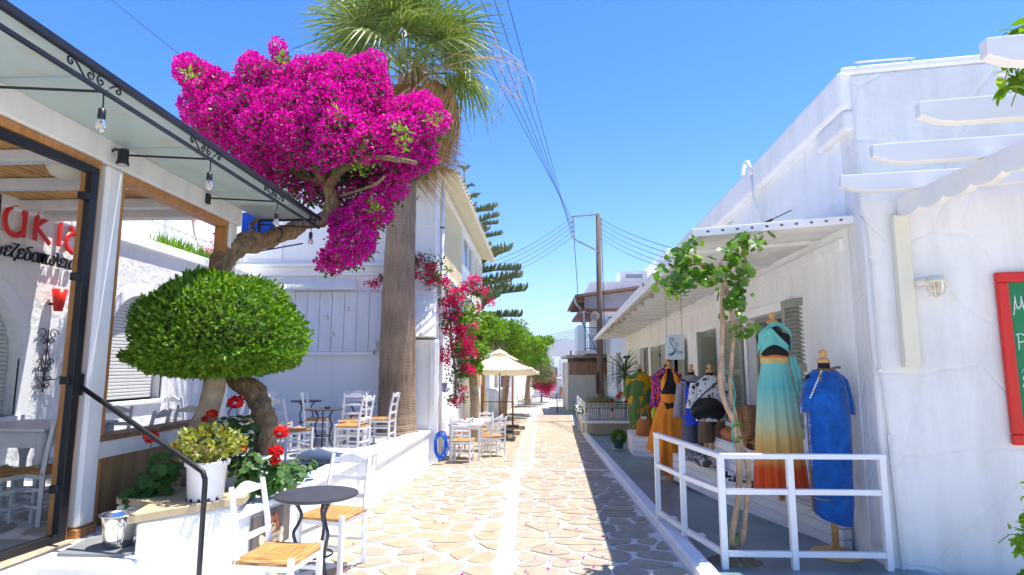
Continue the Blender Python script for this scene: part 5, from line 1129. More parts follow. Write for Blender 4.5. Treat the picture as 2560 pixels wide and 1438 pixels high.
# ------------------------------------------------------------------ two-storey white house behind the terrace
hs_ = thing('white_house', 'two-storey white house with tiled eaves behind the palm', 'building', (-3, 12.8, 0))
FY = 12.78
mb = MB(); mb.lim(-9.5, -2.2, FY, 23.4, -1.0, 5.95); mb.build('walls', m_smoothw, hs_, bevel=.02)
mb = MB(); mb.lim(-9.4, -2.21, FY - .10, FY - .002, 3.62, 3.66); mb.build('ledge', m_smoothw, hs_, bevel=.01)
mb = MB(); mb.lim(-9.4, -2.21, FY - .16, FY - .002, 3.82, 3.88); mb.build('ledge', m_smoothw, hs_, bevel=.01)
mb = MB(); mb.lim(-6.0, -5.5, FY - .17, FY - .162, 3.3, 3.82) ; 
mb = MB(); mb.tube([(-8.0, FY - .06, 3.98), (-4.7, FY - .06, 3.95), (-2.4, FY - .06, 3.92)], .018, 6); mb.build('wall_pipe', m_paint, hs_)
mb = MB(); mb.tube([(-5.6, FY - .03, 5.9), (-5.6, FY - .03, 4.0)], .010, 6); mb.tube([(-4.75, FY - .05, 4.1), (-4.75, FY - .08, 3.75), (-4.7, FY - .05, 3.7)], .012, 6); mb.build('cable', M('grey_conduit', (.62, .62, .61), .45), hs_)
mb = MB(); mb.lim(-2.43, -2.205, FY - .03, FY - .001, 4.72, 5.95); mb.build('raised_panel', m_plaster, hs_, bevel=.01)
# sloping canvas strip between the boarded hatch and the ledge
mb = MB(); mb.add([(-5.55, FY - .05, 3.58), (-3.95, FY - .05, 3.58), (-3.85, FY - .32, 3.31), (-5.50, FY - .32, 3.31), (-5.55, FY - .05, 3.56), (-3.95, FY - .05, 3.56), (-3.85, FY - .32, 3.29), (-5.50, FY - .32, 3.29)], [(3, 2, 1, 0), (4, 5, 6, 7), (0, 1, 5, 4), (1, 2, 6, 5), (2, 3, 7, 6), (3, 0, 4, 7)]); mb.build('canvas_strip', M('canvas_cream', (.78, .75, .68), .8, .05), hs_)
m_hatch = M('hatch_boards', (.72, .755, .80), .55, .05, 3, .15, 25, stretch=(3, 3, .4))
for k in range(9):
    x = -5.52 + k * .272; mb = MB(); mb.lim(x, x + .262, FY - .06, FY - .012, 1.98, 3.27); mb.build('hatch_board', m_hatch, hs_, bevel=.004)
mb = MB(); mb.lim(-5.56, -2.95, FY - .085, FY - .01, 1.90, 1.975); mb.build('hatch_sill', m_smoothw, hs_, bevel=.006)
for x, z in ((-4.55, 2.72), (-4.1, 2.9), (-4.4, 2.35)): mb = MB(); mb.lathe([(.02, -.05), (.05, -.03), (.035, 0), (.05, .03), (.01, .05)], 10, (x, FY - .09, z)); mb.build('wall_fitting', m_paint, hs_, smooth=True)
# lower projecting block right of the palm with a sunlit sloping canvas
mb = MB(); mb.lim(-2.75, -2.08, FY - .28, FY - .001, -.5, 2.22); mb.build('corner_block', m_plaster, hs_, bevel=.02)
mb = MB(); mb.add([(-2.95, FY - .02, 3.55), (-2.15, FY - .02, 3.55), (-2.10, FY - .62, 2.28), (-2.95, FY - .62, 2.28), (-2.15, FY - .02, 2.26), (-2.95, FY - .02, 2.26)], [(3, 2, 1, 0), (2, 4, 1), (3, 0, 5), (3, 5, 4, 2), (0, 1, 4, 5)]); mb.build('lean_to', plaster('lean_to_white', bump=.6, bs=5), hs_)
# street side: cream roller blinds, windows, downpipe
m_crm = M('cream_blind', (.72, .56, .30), .7, .08, 3)
mb = MB(); mb.lim(-2.199, -2.15, 13.2, 16.75, 3.7, 5.6); mb.build('blind', m_crm, hs_)
mb = MB(); mb.lim(-2.199, -2.165, 19.2, 23.2, 1.0, 5.55); mb.build('cream_wall', M('cream_wall', (.70, .60, .42), .85, .06), hs_)
for y0, y1 in ((16.95, 18.1), (18.3, 19.1), (19.9, 21.0), (21.3, 22.2)):
    o = MB(); o.lim(-2.2, -2.13, y0 - .07, y1 + .07, 4.55, 4.63); o.lim(-2.2, -2.13, y0 - .07, y1 + .07, 5.40, 5.47); o.lim(-2.2, -2.13, y0 - .07, y0, 4.63, 5.40); o.lim(-2.2, -2.13, y1, y1 + .07, 4.63, 5.40); wf = o.build('window', m_paint, hs_, bevel=.005)
    o = MB(); o.lim(-2.199, -2.17, y0, y1, 4.63, 5.40); o.build('pane', M('house_glass', (.10, .13, .16), .08, .1, spec=.7), wf)
mb = MB(); mb.lim(-2.2, -1.98, 13.0, 19.1, 3.60, 3.70); mb.build('balcony_edge', m_smoothw, hs_, bevel=.01)
mb = MB(); mb.tube([(-2.10, 12.95, 5.8), (-2.10, 12.95, -.4)], .045, 10); mb.build('downpipe', m_paint, hs_, smooth=True)
for z in (4.7, 3.55, 2.0): mb = MB(); mb.lathe([(.052, 0), (.052, .03)], 10, (-2.10, 12.95, z)); mb.build('pipe_collar', m_darkmetal, hs_)
mb = MB(); mb.add([(-2.3, 12.6, 5.98), (-1.72, 12.6, 5.80), (-1.72, 23.7, 5.80), (-2.3, 23.7, 5.98), (-2.3, 12.6, 6.06), (-1.72, 12.6, 5.86), (-1.72, 23.7, 5.86), (-2.3, 23.7, 6.06)], [(0, 1, 2, 3), (7, 6, 5, 4), (0, 4, 5, 1), (1, 5, 6, 2), (2, 6, 7, 3), (3, 7, 4, 0)]); ev = mb.build('eaves', M('eaves_cream', (.72, .66, .50), .7, .06), hs_)
t0 = None
for k in range(38):
    y = 12.62 + k * .292
    if t0 is None:
        mb = MB(); n = 7; vv = []; ff = []
        for xx, zz in ((0, 0), (-.62, .205)):
            for j in range(n): a_ = math.pi * j / (n - 1); vv += [(xx, .125 * math.cos(a_), zz + .075 * math.sin(a_)), (xx, .105 * math.cos(a_), zz + .058 * math.sin(a_))]
        for j in range(n - 1): c = 2 * j; d = c + 2; e = 2 * n; ff += [(c, d, d + e, c + e), (c + 1, c + 1 + e, d + 1 + e, d + 1), (c, c + 1, d + 1, d)]
        mb.add(vv, ff); t0 = mb.build('roof_tile', M('cream_tile', (.70, .60, .40), .75, .15, 6, .2, 30, island=.12), ev, local=True); q = t0
    else: q = t0.copy(); COL.objects.link(q); q.parent = ev
    q.location = Vector((-1.70, y + .14, 5.872)) - ORIG[hs_.name]
mb = MB(); mb.lim(-9.4, -2.25, FY + .02, 23.4, 5.95, 6.12); mb.build('roof', m_smoothw, hs_)
mb = MB(); mb.lim(-2.45, -2.2, FY - .12, FY - .0, 5.72, 5.86); mb.build('beam_end', m_cream, hs_)
# little white floodlights on the front
fl = proto('floodlight', 'x', 'floodlight', 'white floodlights on the house front')
mb = MB(); mb.lathe([(.035, -.10), (.05, .05), (.075, .09), (.07, .10)], 14); mb.build('housing', m_whitemetal, fl, smooth=True, local=True); mb = MB(); mb.tube([(0, 0, -.08), (-.02, .03, -.18), (-.05, .10, -.14)], .012, 6); mb.build('arm', m_darkmetal, fl, local=True)
for (x, y, z), w in (((-2.60, FY - .14, 5.46), 'high on the house front beside the palm trunk'), ((-3.46, FY - .14, 2.10), 'low on the house front left of the palm trunk'), ((-2.62, FY - .42, 2.12), 'low on the corner block right of the palm trunk')): put(fl, (x, y, z), 0, 'small white floodlight ' + w)
# ------------------------------------------------------------------ chairs and tables
def rush_mat():
    m, n, b = _base('rush_seat'); L = n.links.new; tc = N(n, 'TexCoord'); o = tc.outputs['Object']; sp = N(n, 'SeparateXYZ'); L(o, sp.inputs[0])
    ax = N(n, 'Math', operation='ABSOLUTE'); ay = N(n, 'Math', operation='ABSOLUTE'); L(sp.outputs[0], ax.inputs[0]); L(sp.outputs[1], ay.inputs[0])
    gt = N(n, 'Math', operation='GREATER_THAN'); L(ax.outputs[0], gt.inputs[0]); L(ay.outputs[0], gt.inputs[1])
    wx = N(n, 'TexNoise', Scale=1, Detail=3); wy = N(n, 'TexNoise', Scale=1, Detail=3)
    m1 = N(n, 'Mapping'); m1.inputs['Scale'].default_value = (8, 170, 60); m2 = N(n, 'Mapping'); m2.inputs['Scale'].default_value = (170, 8, 60); L(o, m1.inputs[0]); L(o, m2.inputs[0]); L(m1.outputs[0], wx.inputs[0]); L(m2.outputs[0], wy.inputs[0])
    mx = N(n, 'MixRGB'); L(gt.outputs[0], mx.inputs[0]); L(wx.outputs[0], mx.inputs[1]); L(wy.outputs[0], mx.inputs[2])
    rp = N(n, 'ValToRGB'); e = rp.color_ramp.elements; e[0].position = .3; e[0].color = (.20, .075, .015, 1); e[1].position = .68; e[1].color = (.68, .35, .10, 1); L(mx.outputs[0], rp.inputs[0]); L(rp.outputs[0], b.inputs['Base Color'])
    bp = N(n, 'Bump', Strength=.8, Distance=.006); L(mx.outputs[0], bp.inputs['Height']); L(bp.outputs[0], b.inputs['Normal']); b.inputs['Roughness'].default_value = .6; return m
m_rush = rush_mat()
m_chair = M('chair_white_paint', (.77, .77, .77), .42, .08, 7, .25, 30, stretch=(3, 3, .5))
def chair(name, mat, nsl=3):
    t = proto(name, 'x', 'chair')
    mb = MB()
    def seat(u, v):
        x = (u - .5) * .42 * (1 - .06 * v); y = -.20 + .40 * v; e = min(u, 1 - u, v, 1 - v)
        return (x, y, .445 + .022 * min(1, e / .10) ** .5 - .008 * math.sin(math.pi * u) * math.sin(math.pi * v))
    mb.grid(seat, 18, 18)
    mb.grid(lambda u, v: (lambda a: (a[0], a[1], .425 + .02 * v))(((-.21 + .42 * u * 4) if u < .25 else .21 if u < .5 else (.21 - .42 * (u - .5) * 4) if u < .75 else -.21, -.20 if u < .25 else (-.20 + .40 * (u - .25) * 4) if u < .5 else .20 if u < .75 else (.20 - .40 * (u - .75) * 4))), 32, 2, True)
    mb.build('seat', m_rush, t, smooth=True, local=True)
    for sx in (-1, 1):
        mb = MB(); mb.box((sx * .195, -.185, .235), (.036, .036, .47)); mb.build('front_leg', mat, t, bevel=.005, local=True)
        mb = MB(); p = [(.19, -.0, 0), (.19, .0, .45), (.185, .02, .62), (.18, .07, .885)]; mb.tube([(sx * x, .185 + y, z) for x, y, z in p], [.024, .025, .024, .021], 4); o = mb.build('back_post', mat, t, bevel=.004, local=True)
        for z in (.16, .30): mb = MB(); mb.bar((sx * .193, -.17, z), (sx * .19, .17, z), .018, .026); mb.build('side_stretcher', mat, t, local=True)
        mb = MB(); mb.bar((sx * .194, -.17, .408), (sx * .191, .17, .408), .022, .036); mb.build('seat_rail', mat, t, local=True)
    for y, z in ((-.185, .22), (.185, .20)): mb = MB(); mb.bar((-.178, y, z), (.178, y, z), .018, .026); mb.build('cross_stretcher', mat, t, local=True)
    for y in (-.186, .186): mb = MB(); mb.bar((-.178, y, .408), (.178, y, .408), .022, .036); mb.build('seat_rail', mat, t, local=True)
    for k in range(nsl):
        z = .545 + k * (.29 / (nsl - 1)); yo = .195 + .07 * max(0, (z - .62)) / .265 * 1.0 + .01; h = .035 if k < nsl - 1 else .05
        top = [(x, h / 2 + (.022 * math.cos(x / .17 * math.pi * 1.0) + .008 if k == nsl - 1 else .004 * math.cos(x / .17 * 1.5))) for x in np.linspace(.168, -.168, 9)]
        mb = MB(); mb.slab([(-.168, -h / 2), (.168, -h / 2)] + top, (0, yo, z), (1, 0, 0), (0, .2, 1), .018); mb.build('back_slat', mat, t, bevel=.003, local=True)
    return t
ch = chair('rush_chair', m_chair)
G1 = 'white rush-seat chairs at the bistro tables'
def pc(x, y, th, label, z=FZ, sc=1.0): return put(ch, (x, y, z), R(th), label, G1, sc)
pc(-1.70, 4.06, 84, 'white rush-seat chair nearest the camera, at the foreground bistro table', 0)
pc(-1.72, 5.16, -14, 'white rush-seat chair behind the foreground bistro table, by the planter wall', 0)
T1 = [(-3.47, 8.55, 138, 'white terrace chair with its back to the planter, left of the near terrace table'), (-2.83, 9.25, -100, 'white terrace chair between the near terrace table and the lane wall'), (-3.05, 9.95, 10, 'white terrace chair on the far side of the near terrace table'),
      (-2.70, 10.45, -92, 'white terrace chair beside the palm trunk, seen side on'), (-3.35, 11.25, 20, 'white terrace chair at the back table in front of the hatch'), (-3.75, 10.3, 100, 'white terrace chair left of the back table'), (-4.1, 9.3, 75, 'white terrace chair behind the twisted trunk'),
      (-5.3, 9.1, 150, 'white chair under the arched window, near side of the far left table'), (-4.7, 10.0, -80, 'white chair right of the far left table'), (-5.1, 10.9, 10, 'white chair beyond the far left table')]
for a in T1: pc(*a)
m_pavch = M('dull_white_chair', (.66, .64, .61), .5, .08, 6, .2, 30)
ch2 = chair('pavilion_chair', m_pavch)
for x, y, th, lab in ((-4.55, 5.02, 165, 'dull white chair tucked under the near side of the wooden table'), (-4.75, 6.45, 5, 'dull white chair on the far side of the wooden table'), (-4.12, 6.10, -80, 'dull white chair just inside the panelled sill'), (-4.25, 5.25, -110, 'dull white chair between the wooden table and the sill'), (-5.45, 5.5, 90, 'dull white chair against the stucco wall left of the wooden table'), (-4.05, 6.55, -20, 'dull white chair in the corner by the rear pavilion post')):
    put(ch2, (x, y, FZ), R(th), lab, 'chairs inside the pavilion')
wt = thing('wooden_table', 'pale painted wooden table with turned legs inside the pavilion', 'table', (-4.85, 5.7, FZ))
mb = MB(); mb.box((-4.85, 5.7, FZ + .765), (1.0, .95, .03)); mb.build('table_top', m_pavch, wt, bevel=.006); mb = MB(); 
for c_, d_ in (((-4.85, 5.28, FZ + .68), (.86, .02, .14)), ((-4.85, 6.12, FZ + .68), (.86, .02, .14)), ((-4.41, 5.7, FZ + .68), (.02, .82, .14)), ((-5.29, 5.7, FZ + .68), (.02, .82, .14))): mb = MB(); mb.box(c_, d_); mb.build('apron', m_pavch, wt)
for sx in (-1, 1):
    for sy in (-1, 1): mb = MB(); mb.lathe([(.03, 0), (.045, .03), (.03, .07), (.026, .10), (.032, .40), (.045, .46), (.055, .50), (.045, .54), (.035, .56), (.045, .58), (.045, .745)], 14, (-4.85 + sx * .44, 5.7 + sy * .42, FZ)); mb.build('turned_leg', m_pavch, wt, smooth=True)
# round bistro table
def bistro(name):
    t = proto(name, 'x', 'table')
    mb = MB(); mb.lathe([(.0, .706), (.285, .706), (.296, .710), (.300, .718), (.297, .727), (.285, .730), (.0, .730)], 48, cap=False); mb.build('table_top', m_darkmetal, t, smooth=False, local=True)
    for k in range(3):
        a = 2 * math.pi * k / 3 + .5; c, s = math.cos(a), math.sin(a)
        prof = [(.17, .70), (.125, .64), (.10, .58), (.12, .52), (.15, .46), (.125, .36), (.115, .26), (.15, .16), (.22, .08), (.27, .015), (.285, .01)]
        mb = MB(); P = [Vector((r * c, r * s, z)) for r, z in prof]; Q = [Vector(tuple(_cr([p[i] for p in P], x) for i in range(3))) for x in np.linspace(0, len(P) - 1, 36)]; mb.tube(Q, .0125, 7); mb.build('leg', m_darkmetal, t, smooth=True, local=True)
        mb = MB(); mb.tube([(.17 * c, .17 * s, .70), (.12 * c + .02 * s, .12 * s - .02 * c, .655), (.11 * c, .11 * s, .60)], .007, 5); mb.build('scroll', m_darkmetal, t, local=True)
    mb = MB(); mb.tube([(.128 * math.cos(x), .128 * math.sin(x), .30) for x in np.linspace(0, 2 * math.pi, 25)], .008, 6, False); mb.build('ring', m_darkmetal, t, smooth=True, local=True)
    return t
bt = bistro('bistro_table')
G2 = 'round dark bistro tables'
put(bt, (-1.635, 4.52, 0), 1.0, 'round dark metal bistro table in the foreground', G2)
put(bt, (-3.28, 9.22, FZ), .3, 'round dark bistro table on the terrace, nearest the pier', G2, .95); put(bt, (-3.12, 10.55, FZ), .9, 'round dark bistro table on the terrace in front of the palm', G2, .95)
put(bt, (-5.25, 9.95, FZ), .2, 'round dark bistro table on the terrace under the arched window', G2, .95); put(bt, (-4.4, 11.4, FZ), .2, 'round dark bistro table against the white house wall', G2, .95)
at_ = proto('ashtray', 'x', 'ashtray', 'ashtrays on the terrace tables'); mb = MB(); mb.lathe([(.04, 0), (.05, .03), (.045, .032), (.036, .01)], 14); mb.build('bowl', m_darkmetal, at_, smooth=True, local=True); mb = MB(); mb.tube([(.045, 0, .033), (.02, 0, .036)], .004, 6); mb.build('cigarette_rest', m_darkmetal, at_, local=True)
for x, y, lab in ((-3.2, 9.16, 'small dark ashtray on the terrace table nearest the pier'), (-3.05, 10.5, 'small dark ashtray on the table in front of the palm'), (-5.15, 9.9, 'small dark ashtray on the table under the arched window')): put(at_, (x, y, FZ + .695), 0, lab)
# white cafe tables and chairs out on the lane
ch3 = chair('cafe_chair', m_chair, 4); G3 = 'white cafe chairs out on the lane'
for x, y, th, lab in ((-1.58, 12.75, 176, 'white cafe chair nearest the lane crossing, seen from behind'), (-1.02, 13.95, 215, 'white cafe chair at the street corner of the cafe tables'), (-1.95, 13.8, 90, 'white cafe chair against the house wall'), (-1.15, 14.9, -95, 'white cafe chair on the lane side of the second table'), (-1.9, 15.3, 100, 'white cafe chair by the tree trunk at the second table'), (-1.4, 16.4, 5, 'white cafe chair at the far end of the second table')): put(ch3, (x, y, zg(y) + .012), R(th), lab, G3)
def sqtable(name):
    t = proto(name, 'x', 'table'); mb = MB(); mb.box((0, 0, .735), (.72, .72, .03)); mb.build('table_top', m_paint, t, bevel=.006, local=True)
    for sx in (-1, 1):
        for sy in (-1, 1): mb = MB(); mb.box((sx * .31, sy * .31, .36), (.045, .045, .72)); mb.build('leg', m_paint, t, bevel=.004, local=True)
    for sx in (-1, 1): mb = MB(); mb.box((sx * .31, 0, .68), (.02, .575, .08)); mb.build('apron', m_paint, t, local=True); mb = MB(); mb.box((0, sx * .31, .68), (.575, .02, .08)); mb.build('apron', m_paint, t, local=True)
    return t
tq = sqtable('square_table')
put(tq, (-1.58, 13.45, zg(13.4) + .012), 0, 'white square cafe table nearest the blue hose', 'white square cafe tables'); put(tq, (-1.55, 15.2, zg(15.2) + .012), 0, 'white square cafe table beside the umbrella poles', 'white square cafe tables')
cr = thing('condiment_stand', 'small glass bottles and a red flower on the white cafe table', 'condiments', (-1.55, 13.5, zg(13.4) + .762))
for k, (dx, dy) in enumerate(((0, 0), (.06, .02), (.03, .07))): mb = MB(); mb.lathe([(.02, .0), (.022, .06), (.012, .09), (.012, .12)], 10, (-1.5 + dx, 13.5 + dy, zg(13.4) + .762)); mb.build('bottle', M('pale_glass', (.5, .55, .5), .1, spec=.6), cr, smooth=True)
mb = MB(); mb.ell((-1.62, 13.42, zg(13.4) + .85), (.035, .035, .03), 8, 6); mb.build('flower', redm, cr); mb = MB(); mb.tube([(-1.62, 13.42, zg(13.4) + .762), (-1.62, 13.42, zg(13.4) + .84)], .012, 6); mb.build('vase', m_paint, cr)
# umbrellas
m_umb = leafmat('umbrella_canvas', (.84, .78, .58), (.85, .79, .60), rough=.8, trans=.35, spec=.1)
m_pole = M('red_brown_pole', (.33, .09, .03), .4, .15)
def umbrella(name):
    t = proto(name, 'x', 'umbrella', 'cream cafe umbrellas'); h = 1.08
    mb = MB(); n = 4
    c = [(-h, -h, 2.18), (h, -h, 2.18), (h, h, 2.18), (-h, h, 2.18)]; a = (0, 0, 2.70)
    for i in range(4):
        p, q = Vector(c[i]), Vector(c[(i + 1) % 4]); A = Vector(a)
        def fn(u, v, p=p, q=q, A=A): w = p.lerp(q, u); r = A.lerp(w, .13 + .87 * v); return r + Vector((0, 0, -.05 * math.sin(math.pi * u) * v - .05 * math.sin(math.pi * v)))
        mb.grid(fn, 9, 9); mb.grid(lambda u, v, p=p, q=q: p.lerp(q, u) + Vector((0, 0, -.05 * math.sin(math.pi * u) - .09 * v - .012 * math.sin(u * 25) * v)), 17, 3)
    mb.build('canopy', m_umb, t, smooth=True, local=True)
    mb = MB(); c2 = [Vector((x * .24, y * .24, 2.655)) for x, y, z in c]
    for i in range(4): mb.add([c2[i], c2[(i + 1) % 4], (0, 0, 2.80)], [(0, 1, 2)])
    mb.build('vent_cap', m_umb, t, local=True)
    mb = MB(); mb.tube([(0, 0, .0), (0, 0, 2.70)], .026, 10); mb.build('pole', m_pole, t, smooth=True, local=True)
    for i in range(4): mb = MB(); mb.bar(Vector((0, 0, 2.66)), Vector(c[i]) + Vector((0, 0, -.03)), .02, .025); mb.build('rib', m_pole, t, local=True)
    mb = MB(); mb.lathe([(.03, 2.80), (.02, 2.84), (.002, 2.86)], 8); mb.build('finial', m_pole, t, local=True)
    mb = MB(); mb.box((0, 0, .05), (.5, .5, .10)); mb.build('base', m_darkmetal, t, bevel=.01, local=True); return t
um = umbrella('cafe_umbrella')
for x, y, lab in ((-1.22, 19.2, 'cream square cafe umbrella, nearest of the row'), (-1.15, 21.6, 'cream square cafe umbrella, middle of the row'), (-1.02, 24.2, 'cream square cafe umbrella, farthest of the row')): put(um, (x, y, zg(y)), 0, lab)
put(um, (3.6, 62, zg(62)), 0, 'cream umbrella far down the lane by the white house')
# blue hose coil on the house corner
hz = thing('garden_hose', 'bright blue garden hose coiled on the corner of the white house', 'hose', (-2.02, 12.7, .2)); rnd = random.Random(5); m_hose = M('blue_hose', (.005, .12, .62), .35, .1); hc = pix(1103, 1110, 12.35)
for k in range(7):
    r1 = .10 + rnd.uniform(-.02, .03); r2 = .24 + rnd.uniform(-.04, .04); o = Vector((rnd.uniform(-.02, .02), -.02 * k, rnd.uniform(-.05, .0)))
    mb = MB(); mb.tube([hc + o + Vector((r1 * math.sin(t) + .01 * math.sin(3 * t + k), .015 * math.sin(2 * t + k), r2 * math.cos(t))) for t in np.linspace(0, 2 * math.pi, 26)], .0125, 7, False); mb.build('loop', m_hose, hz, smooth=True)
mb = MB(); mb.tube([hc + Vector((0, .1, .22)), hc + Vector((0, -.18, .2)), hc + Vector((0, -.2, .24))], .012, 6); mb.build('hook', m_black, hz)
lb = thing('lilac_bucket', 'small lilac pot hanging on the house corner below the red flowers', 'pot', tuple(pix(1107, 968, 13.2))); c = pix(1107, 968, 13.2); mb = MB(); mb.lathe([(.07, -.09), (.10, .09), (.095, .09), (.065, -.08)], 14, c); mb.build('pot', M('lilac_plastic', (.52, .38, .68), .5), lb, smooth=True); mb = MB(); mb.tube([c + V(-.09, 0, .08), c + V(0, .0, .2), c + V(.09, 0, .08)], .005, 5); mb.build('wire', m_black, lb)
# steel ice bucket
ib = thing('ice_bucket', 'polished steel champagne bucket with ring handles on the ledge', 'bucket', (-3.08, 4.47, FZ + .02)); bc = Vector((-3.10, 4.50, FZ + .0195)); m_steel = M('polished_steel', (.72, .71, .69), .22, .06, 5, metal=1.0)
mb = MB(); mb.lathe([(.0, 0), (.085, 0), (.095, .01), (.10, .06), (.108, .15), (.118, .21), (.134, .222), (.136, .228), (.128, .23), (.112, .215), (.10, .14), (.09, .02), (0, .012)], 36, bc, cap=False); mb.build('bucket_body', m_steel, ib, smooth=True)
hd = Vector((.66, -.75, 0)).normalized()
for s_ in (1, -1):
    e = bc + hd * s_ * .122 + up * .165; tt = Vector((-hd.y, hd.x, 0)); mb = MB(); mb.tube([e + tt * .028 * math.cos(x) + up * .028 * math.sin(x) + hd * s_ * .012 for x in np.linspace(0, 2 * math.pi, 17)], .0045, 6, False); mb.tube([e + up * .035 - hd * s_ * .01, e + up * .03 + hd * s_ * .014], .009, 6); mb.build('ring_handle', m_steel, ib, smooth=True)
mb = MB(); e = bc + hd * .116; tt = Vector((-hd.y, hd.x, 0)); P = [(-.022, .11), (-.018, .075), (-.012, .04), (.012, .04), (.018, .075), (.022, .11)]; mb.tube([e + tt * a + up * z - hd * (.010 * (.11 - z) / .07) for a, z in P], .003, 5); mb.build('emblem', m_steel, ib)
# white plastic pot for the jade plant, long white planter behind
pt = pix(492, 1273, 4.86); JP = Vector((-2.66, 4.86, .607))
jp = thing('flower_pot', 'round white plastic pot standing on the beige stone slab', 'pot', tuple(JP)); mb = MB(); mb.lathe([(.0, 0), (.128, 0), (.132, .008), (.148, .26), (.165, .265), (.168, .30), (.158, .302), (.145, .25), (0, .24)], 40, JP, cap=False); mb.build('pot', M('white_plastic', (.74, .75, .77), .4, .05, 5), jp, smooth=True); mb = MB(); mb.lathe([(.0, .262), (.14, .262)], 24, JP, cap=False); mb.build('soil', M('dark_soil', (.055, .04, .028), .95), jp)
for k in range(5): a = -2.4 + k * .5; mb = MB(); mb.box(JP + Vector((.129 * math.cos(a), .129 * math.sin(a), .012)), (.02, .02, .022), rz=a); mb.build('drain_notch', m_black, jp)
lp = thing('long_planter', 'white plastic trough planter holding red geraniums behind the pot', 'planter', (-2.72, 5.52, .43)); mb = MB(); mb.prism([(-2.95, 5.35), (-2.52, 5.40), (-2.50, 5.66), (-2.93, 5.62)], .43, .82); mb.build('trough', M('white_plastic', (.74, .75, .77), .4, .05, 5), lp, bevel=.02, seg=3); mb = MB(); mb.prism([(-2.97, 5.33), (-2.50, 5.38), (-2.48, 5.68), (-2.95, 5.64)], .80, .83); mb.build('rim', M('white_plastic', (.74, .75, .77), .4, .05, 5), lp, bevel=.008)
# ------------------------------------------------------------------ plants
RS = np.random.RandomState(17)
def unit(a): return a / np.maximum(1e-9, np.linalg.norm(a, axis=1, keepdims=True))
def leaf_cloud(name, P, D, Nn, Ln, Wd, mat, parent, fold=.25, bend=.0):
    """many folded leaf blades in one mesh; D = leaf axis, Nn = leaf normal"""
    P = np.asarray(P, float); n = len(P); D = unit(np.asarray(D, float)); Nn = np.asarray(Nn, float)
    S = unit(np.cross(D, Nn)); Nn = np.cross(S, D); Ln = np.broadcast_to(Ln, (n,))[:, None]; Wd = np.broadcast_to(Wd, (n,))[:, None]
    o0 = np.array(ORIG.get(parent.name, Vector((0, 0, 0))))
    a = P; b = P + D * Ln * .45 + S * Wd * .5 + Nn * Wd * fold; c = P + D * Ln - Nn * Ln * bend; d = P + D * Ln * .45 - S * Wd * .5 + Nn * Wd * fold
    V_ = np.stack([a, b, c, d], 1).reshape(-1, 3) - o0
    i = np.arange(n) * 4; F = np.stack([i, i + 1, i + 2, i, i + 2, i + 3], 1).reshape(-1)
    me = bpy.data.meshes.new(name); me.vertices.add(4 * n); me.vertices.foreach_set('co', V_.reshape(-1)); me.loops.add(6 * n); me.loops.foreach_set('vertex_index', F)
    me.polygons.add(2 * n); me.polygons.foreach_set('loop_start', np.arange(2 * n) * 3); me.polygons.foreach_set('loop_total', np.full(2 * n, 3)); me.update(calc_edges=True)
    return stuff(place(name, me, mat, parent))
def rdir(n): return unit(RS.normal(size=(n, 3)))
m_bark = M('furrowed_bark', (.33, .215, .115), .85, .5, 9, 1.0, 11, stretch=(3, 3, 1.2), dist=.07)
m_bark2 = M('smooth_pale_bark', (.36, .28, .19), .8, .35, 6, .5, 10, dist=.02)
m_topi = leafmat('ficus_leaf', (.05, .15, .010), (.18, .32, .02), (.31, .46, .04), rough=.5, trans=.32, spec=.25)
m_mag = leafmat('magenta_bract', (.55, .003, .26), (.76, .018, .42), (.86, .20, .48), rough=.6, trans=.40, spec=.1)
m_bleaf = leafmat('bougainvillea_leaf', (.03, .075, .012), (.09, .17, .02), rough=.4, trans=.3)
m_rose = leafmat('rose_bract', (.60, .006, .10), (.78, .03, .20), rough=.6, trans=.40, spec=.1)
m_vine = leafmat('vine_leaf', (.10, .21, .015), (.21, .36, .03), (.30, .44, .05), rough=.5, trans=.45)
m_olive = leafmat('tamarisk_leaf', (.16, .19, .08), (.27, .28, .13), rough=.6, trans=.3)

def spline(pts, n):
    pts = [Vector(p) for p in pts]; return [Vector(tuple(_cr([p[i] for p in pts], x) for i in range(3))) for x in np.linspace(0, len(pts) - 1, n)]
def limb(name, pts, r0, r1, mat, parent, n=22, seg=10, knob=.12, seed=0):
    Q = spline(pts, n); mb = MB(); rr = [r0 + (r1 - r0) * i / (n - 1) for i in range(n)]
    k0 = len(mb.v); mb.tube(Q, rr, seg)
    for i in range(len(mb.v)):
        j = min(n - 1, i // seg); v = Vector(mb.v[i]); c = Q[j]; d = v - c
        f = 1 + knob * noise.noise(v * 6 + Vector((seed, 0, 0))) * 1.6 + knob * .9 * noise.noise(v * 19) + knob * .5 * noise.noise(v * 41); mb.v[i] = tuple(c + d * f)
    return mb.build(name, mat, parent, smooth=True)

# --- clipped ficus
tp = thing('topiary_tree', 'dome-clipped green ficus tree standing in the planter', 'tree', (-3.15, 5.6, .43))
tc_ = Vector((-3.03, 5.62, 1.80)); RX, RY = .705, .69
limb('trunk', [(-3.20, 5.66, .40), (-3.19, 5.65, .75), (-3.20, 5.64, 1.0), (-3.10, 5.62, 1.25), (-3.05, 5.62, 1.55), (-3.02, 5.62, 1.8)], .125, .085, m_bark2, tp, knob=.10)
for k, (dx, dy) in enumerate(((.45, .1), (-.45, .0), (.1, .4), (0, -.4), (.3, -.3), (-.3, .3))): limb('branch', [(-3.03, 5.62, 1.55), (-3.03 + dx * .5, 5.62 + dy * .5, 1.75), (-3.03 + dx, 5.62 + dy, 2.05)], .05, .02, m_bark2, tp, n=8, seg=6)
n = 21000; d = rdir(n); d[:, 2] = np.where(d[:, 2] < 0, d[:, 2] * .9, d[:, 2])
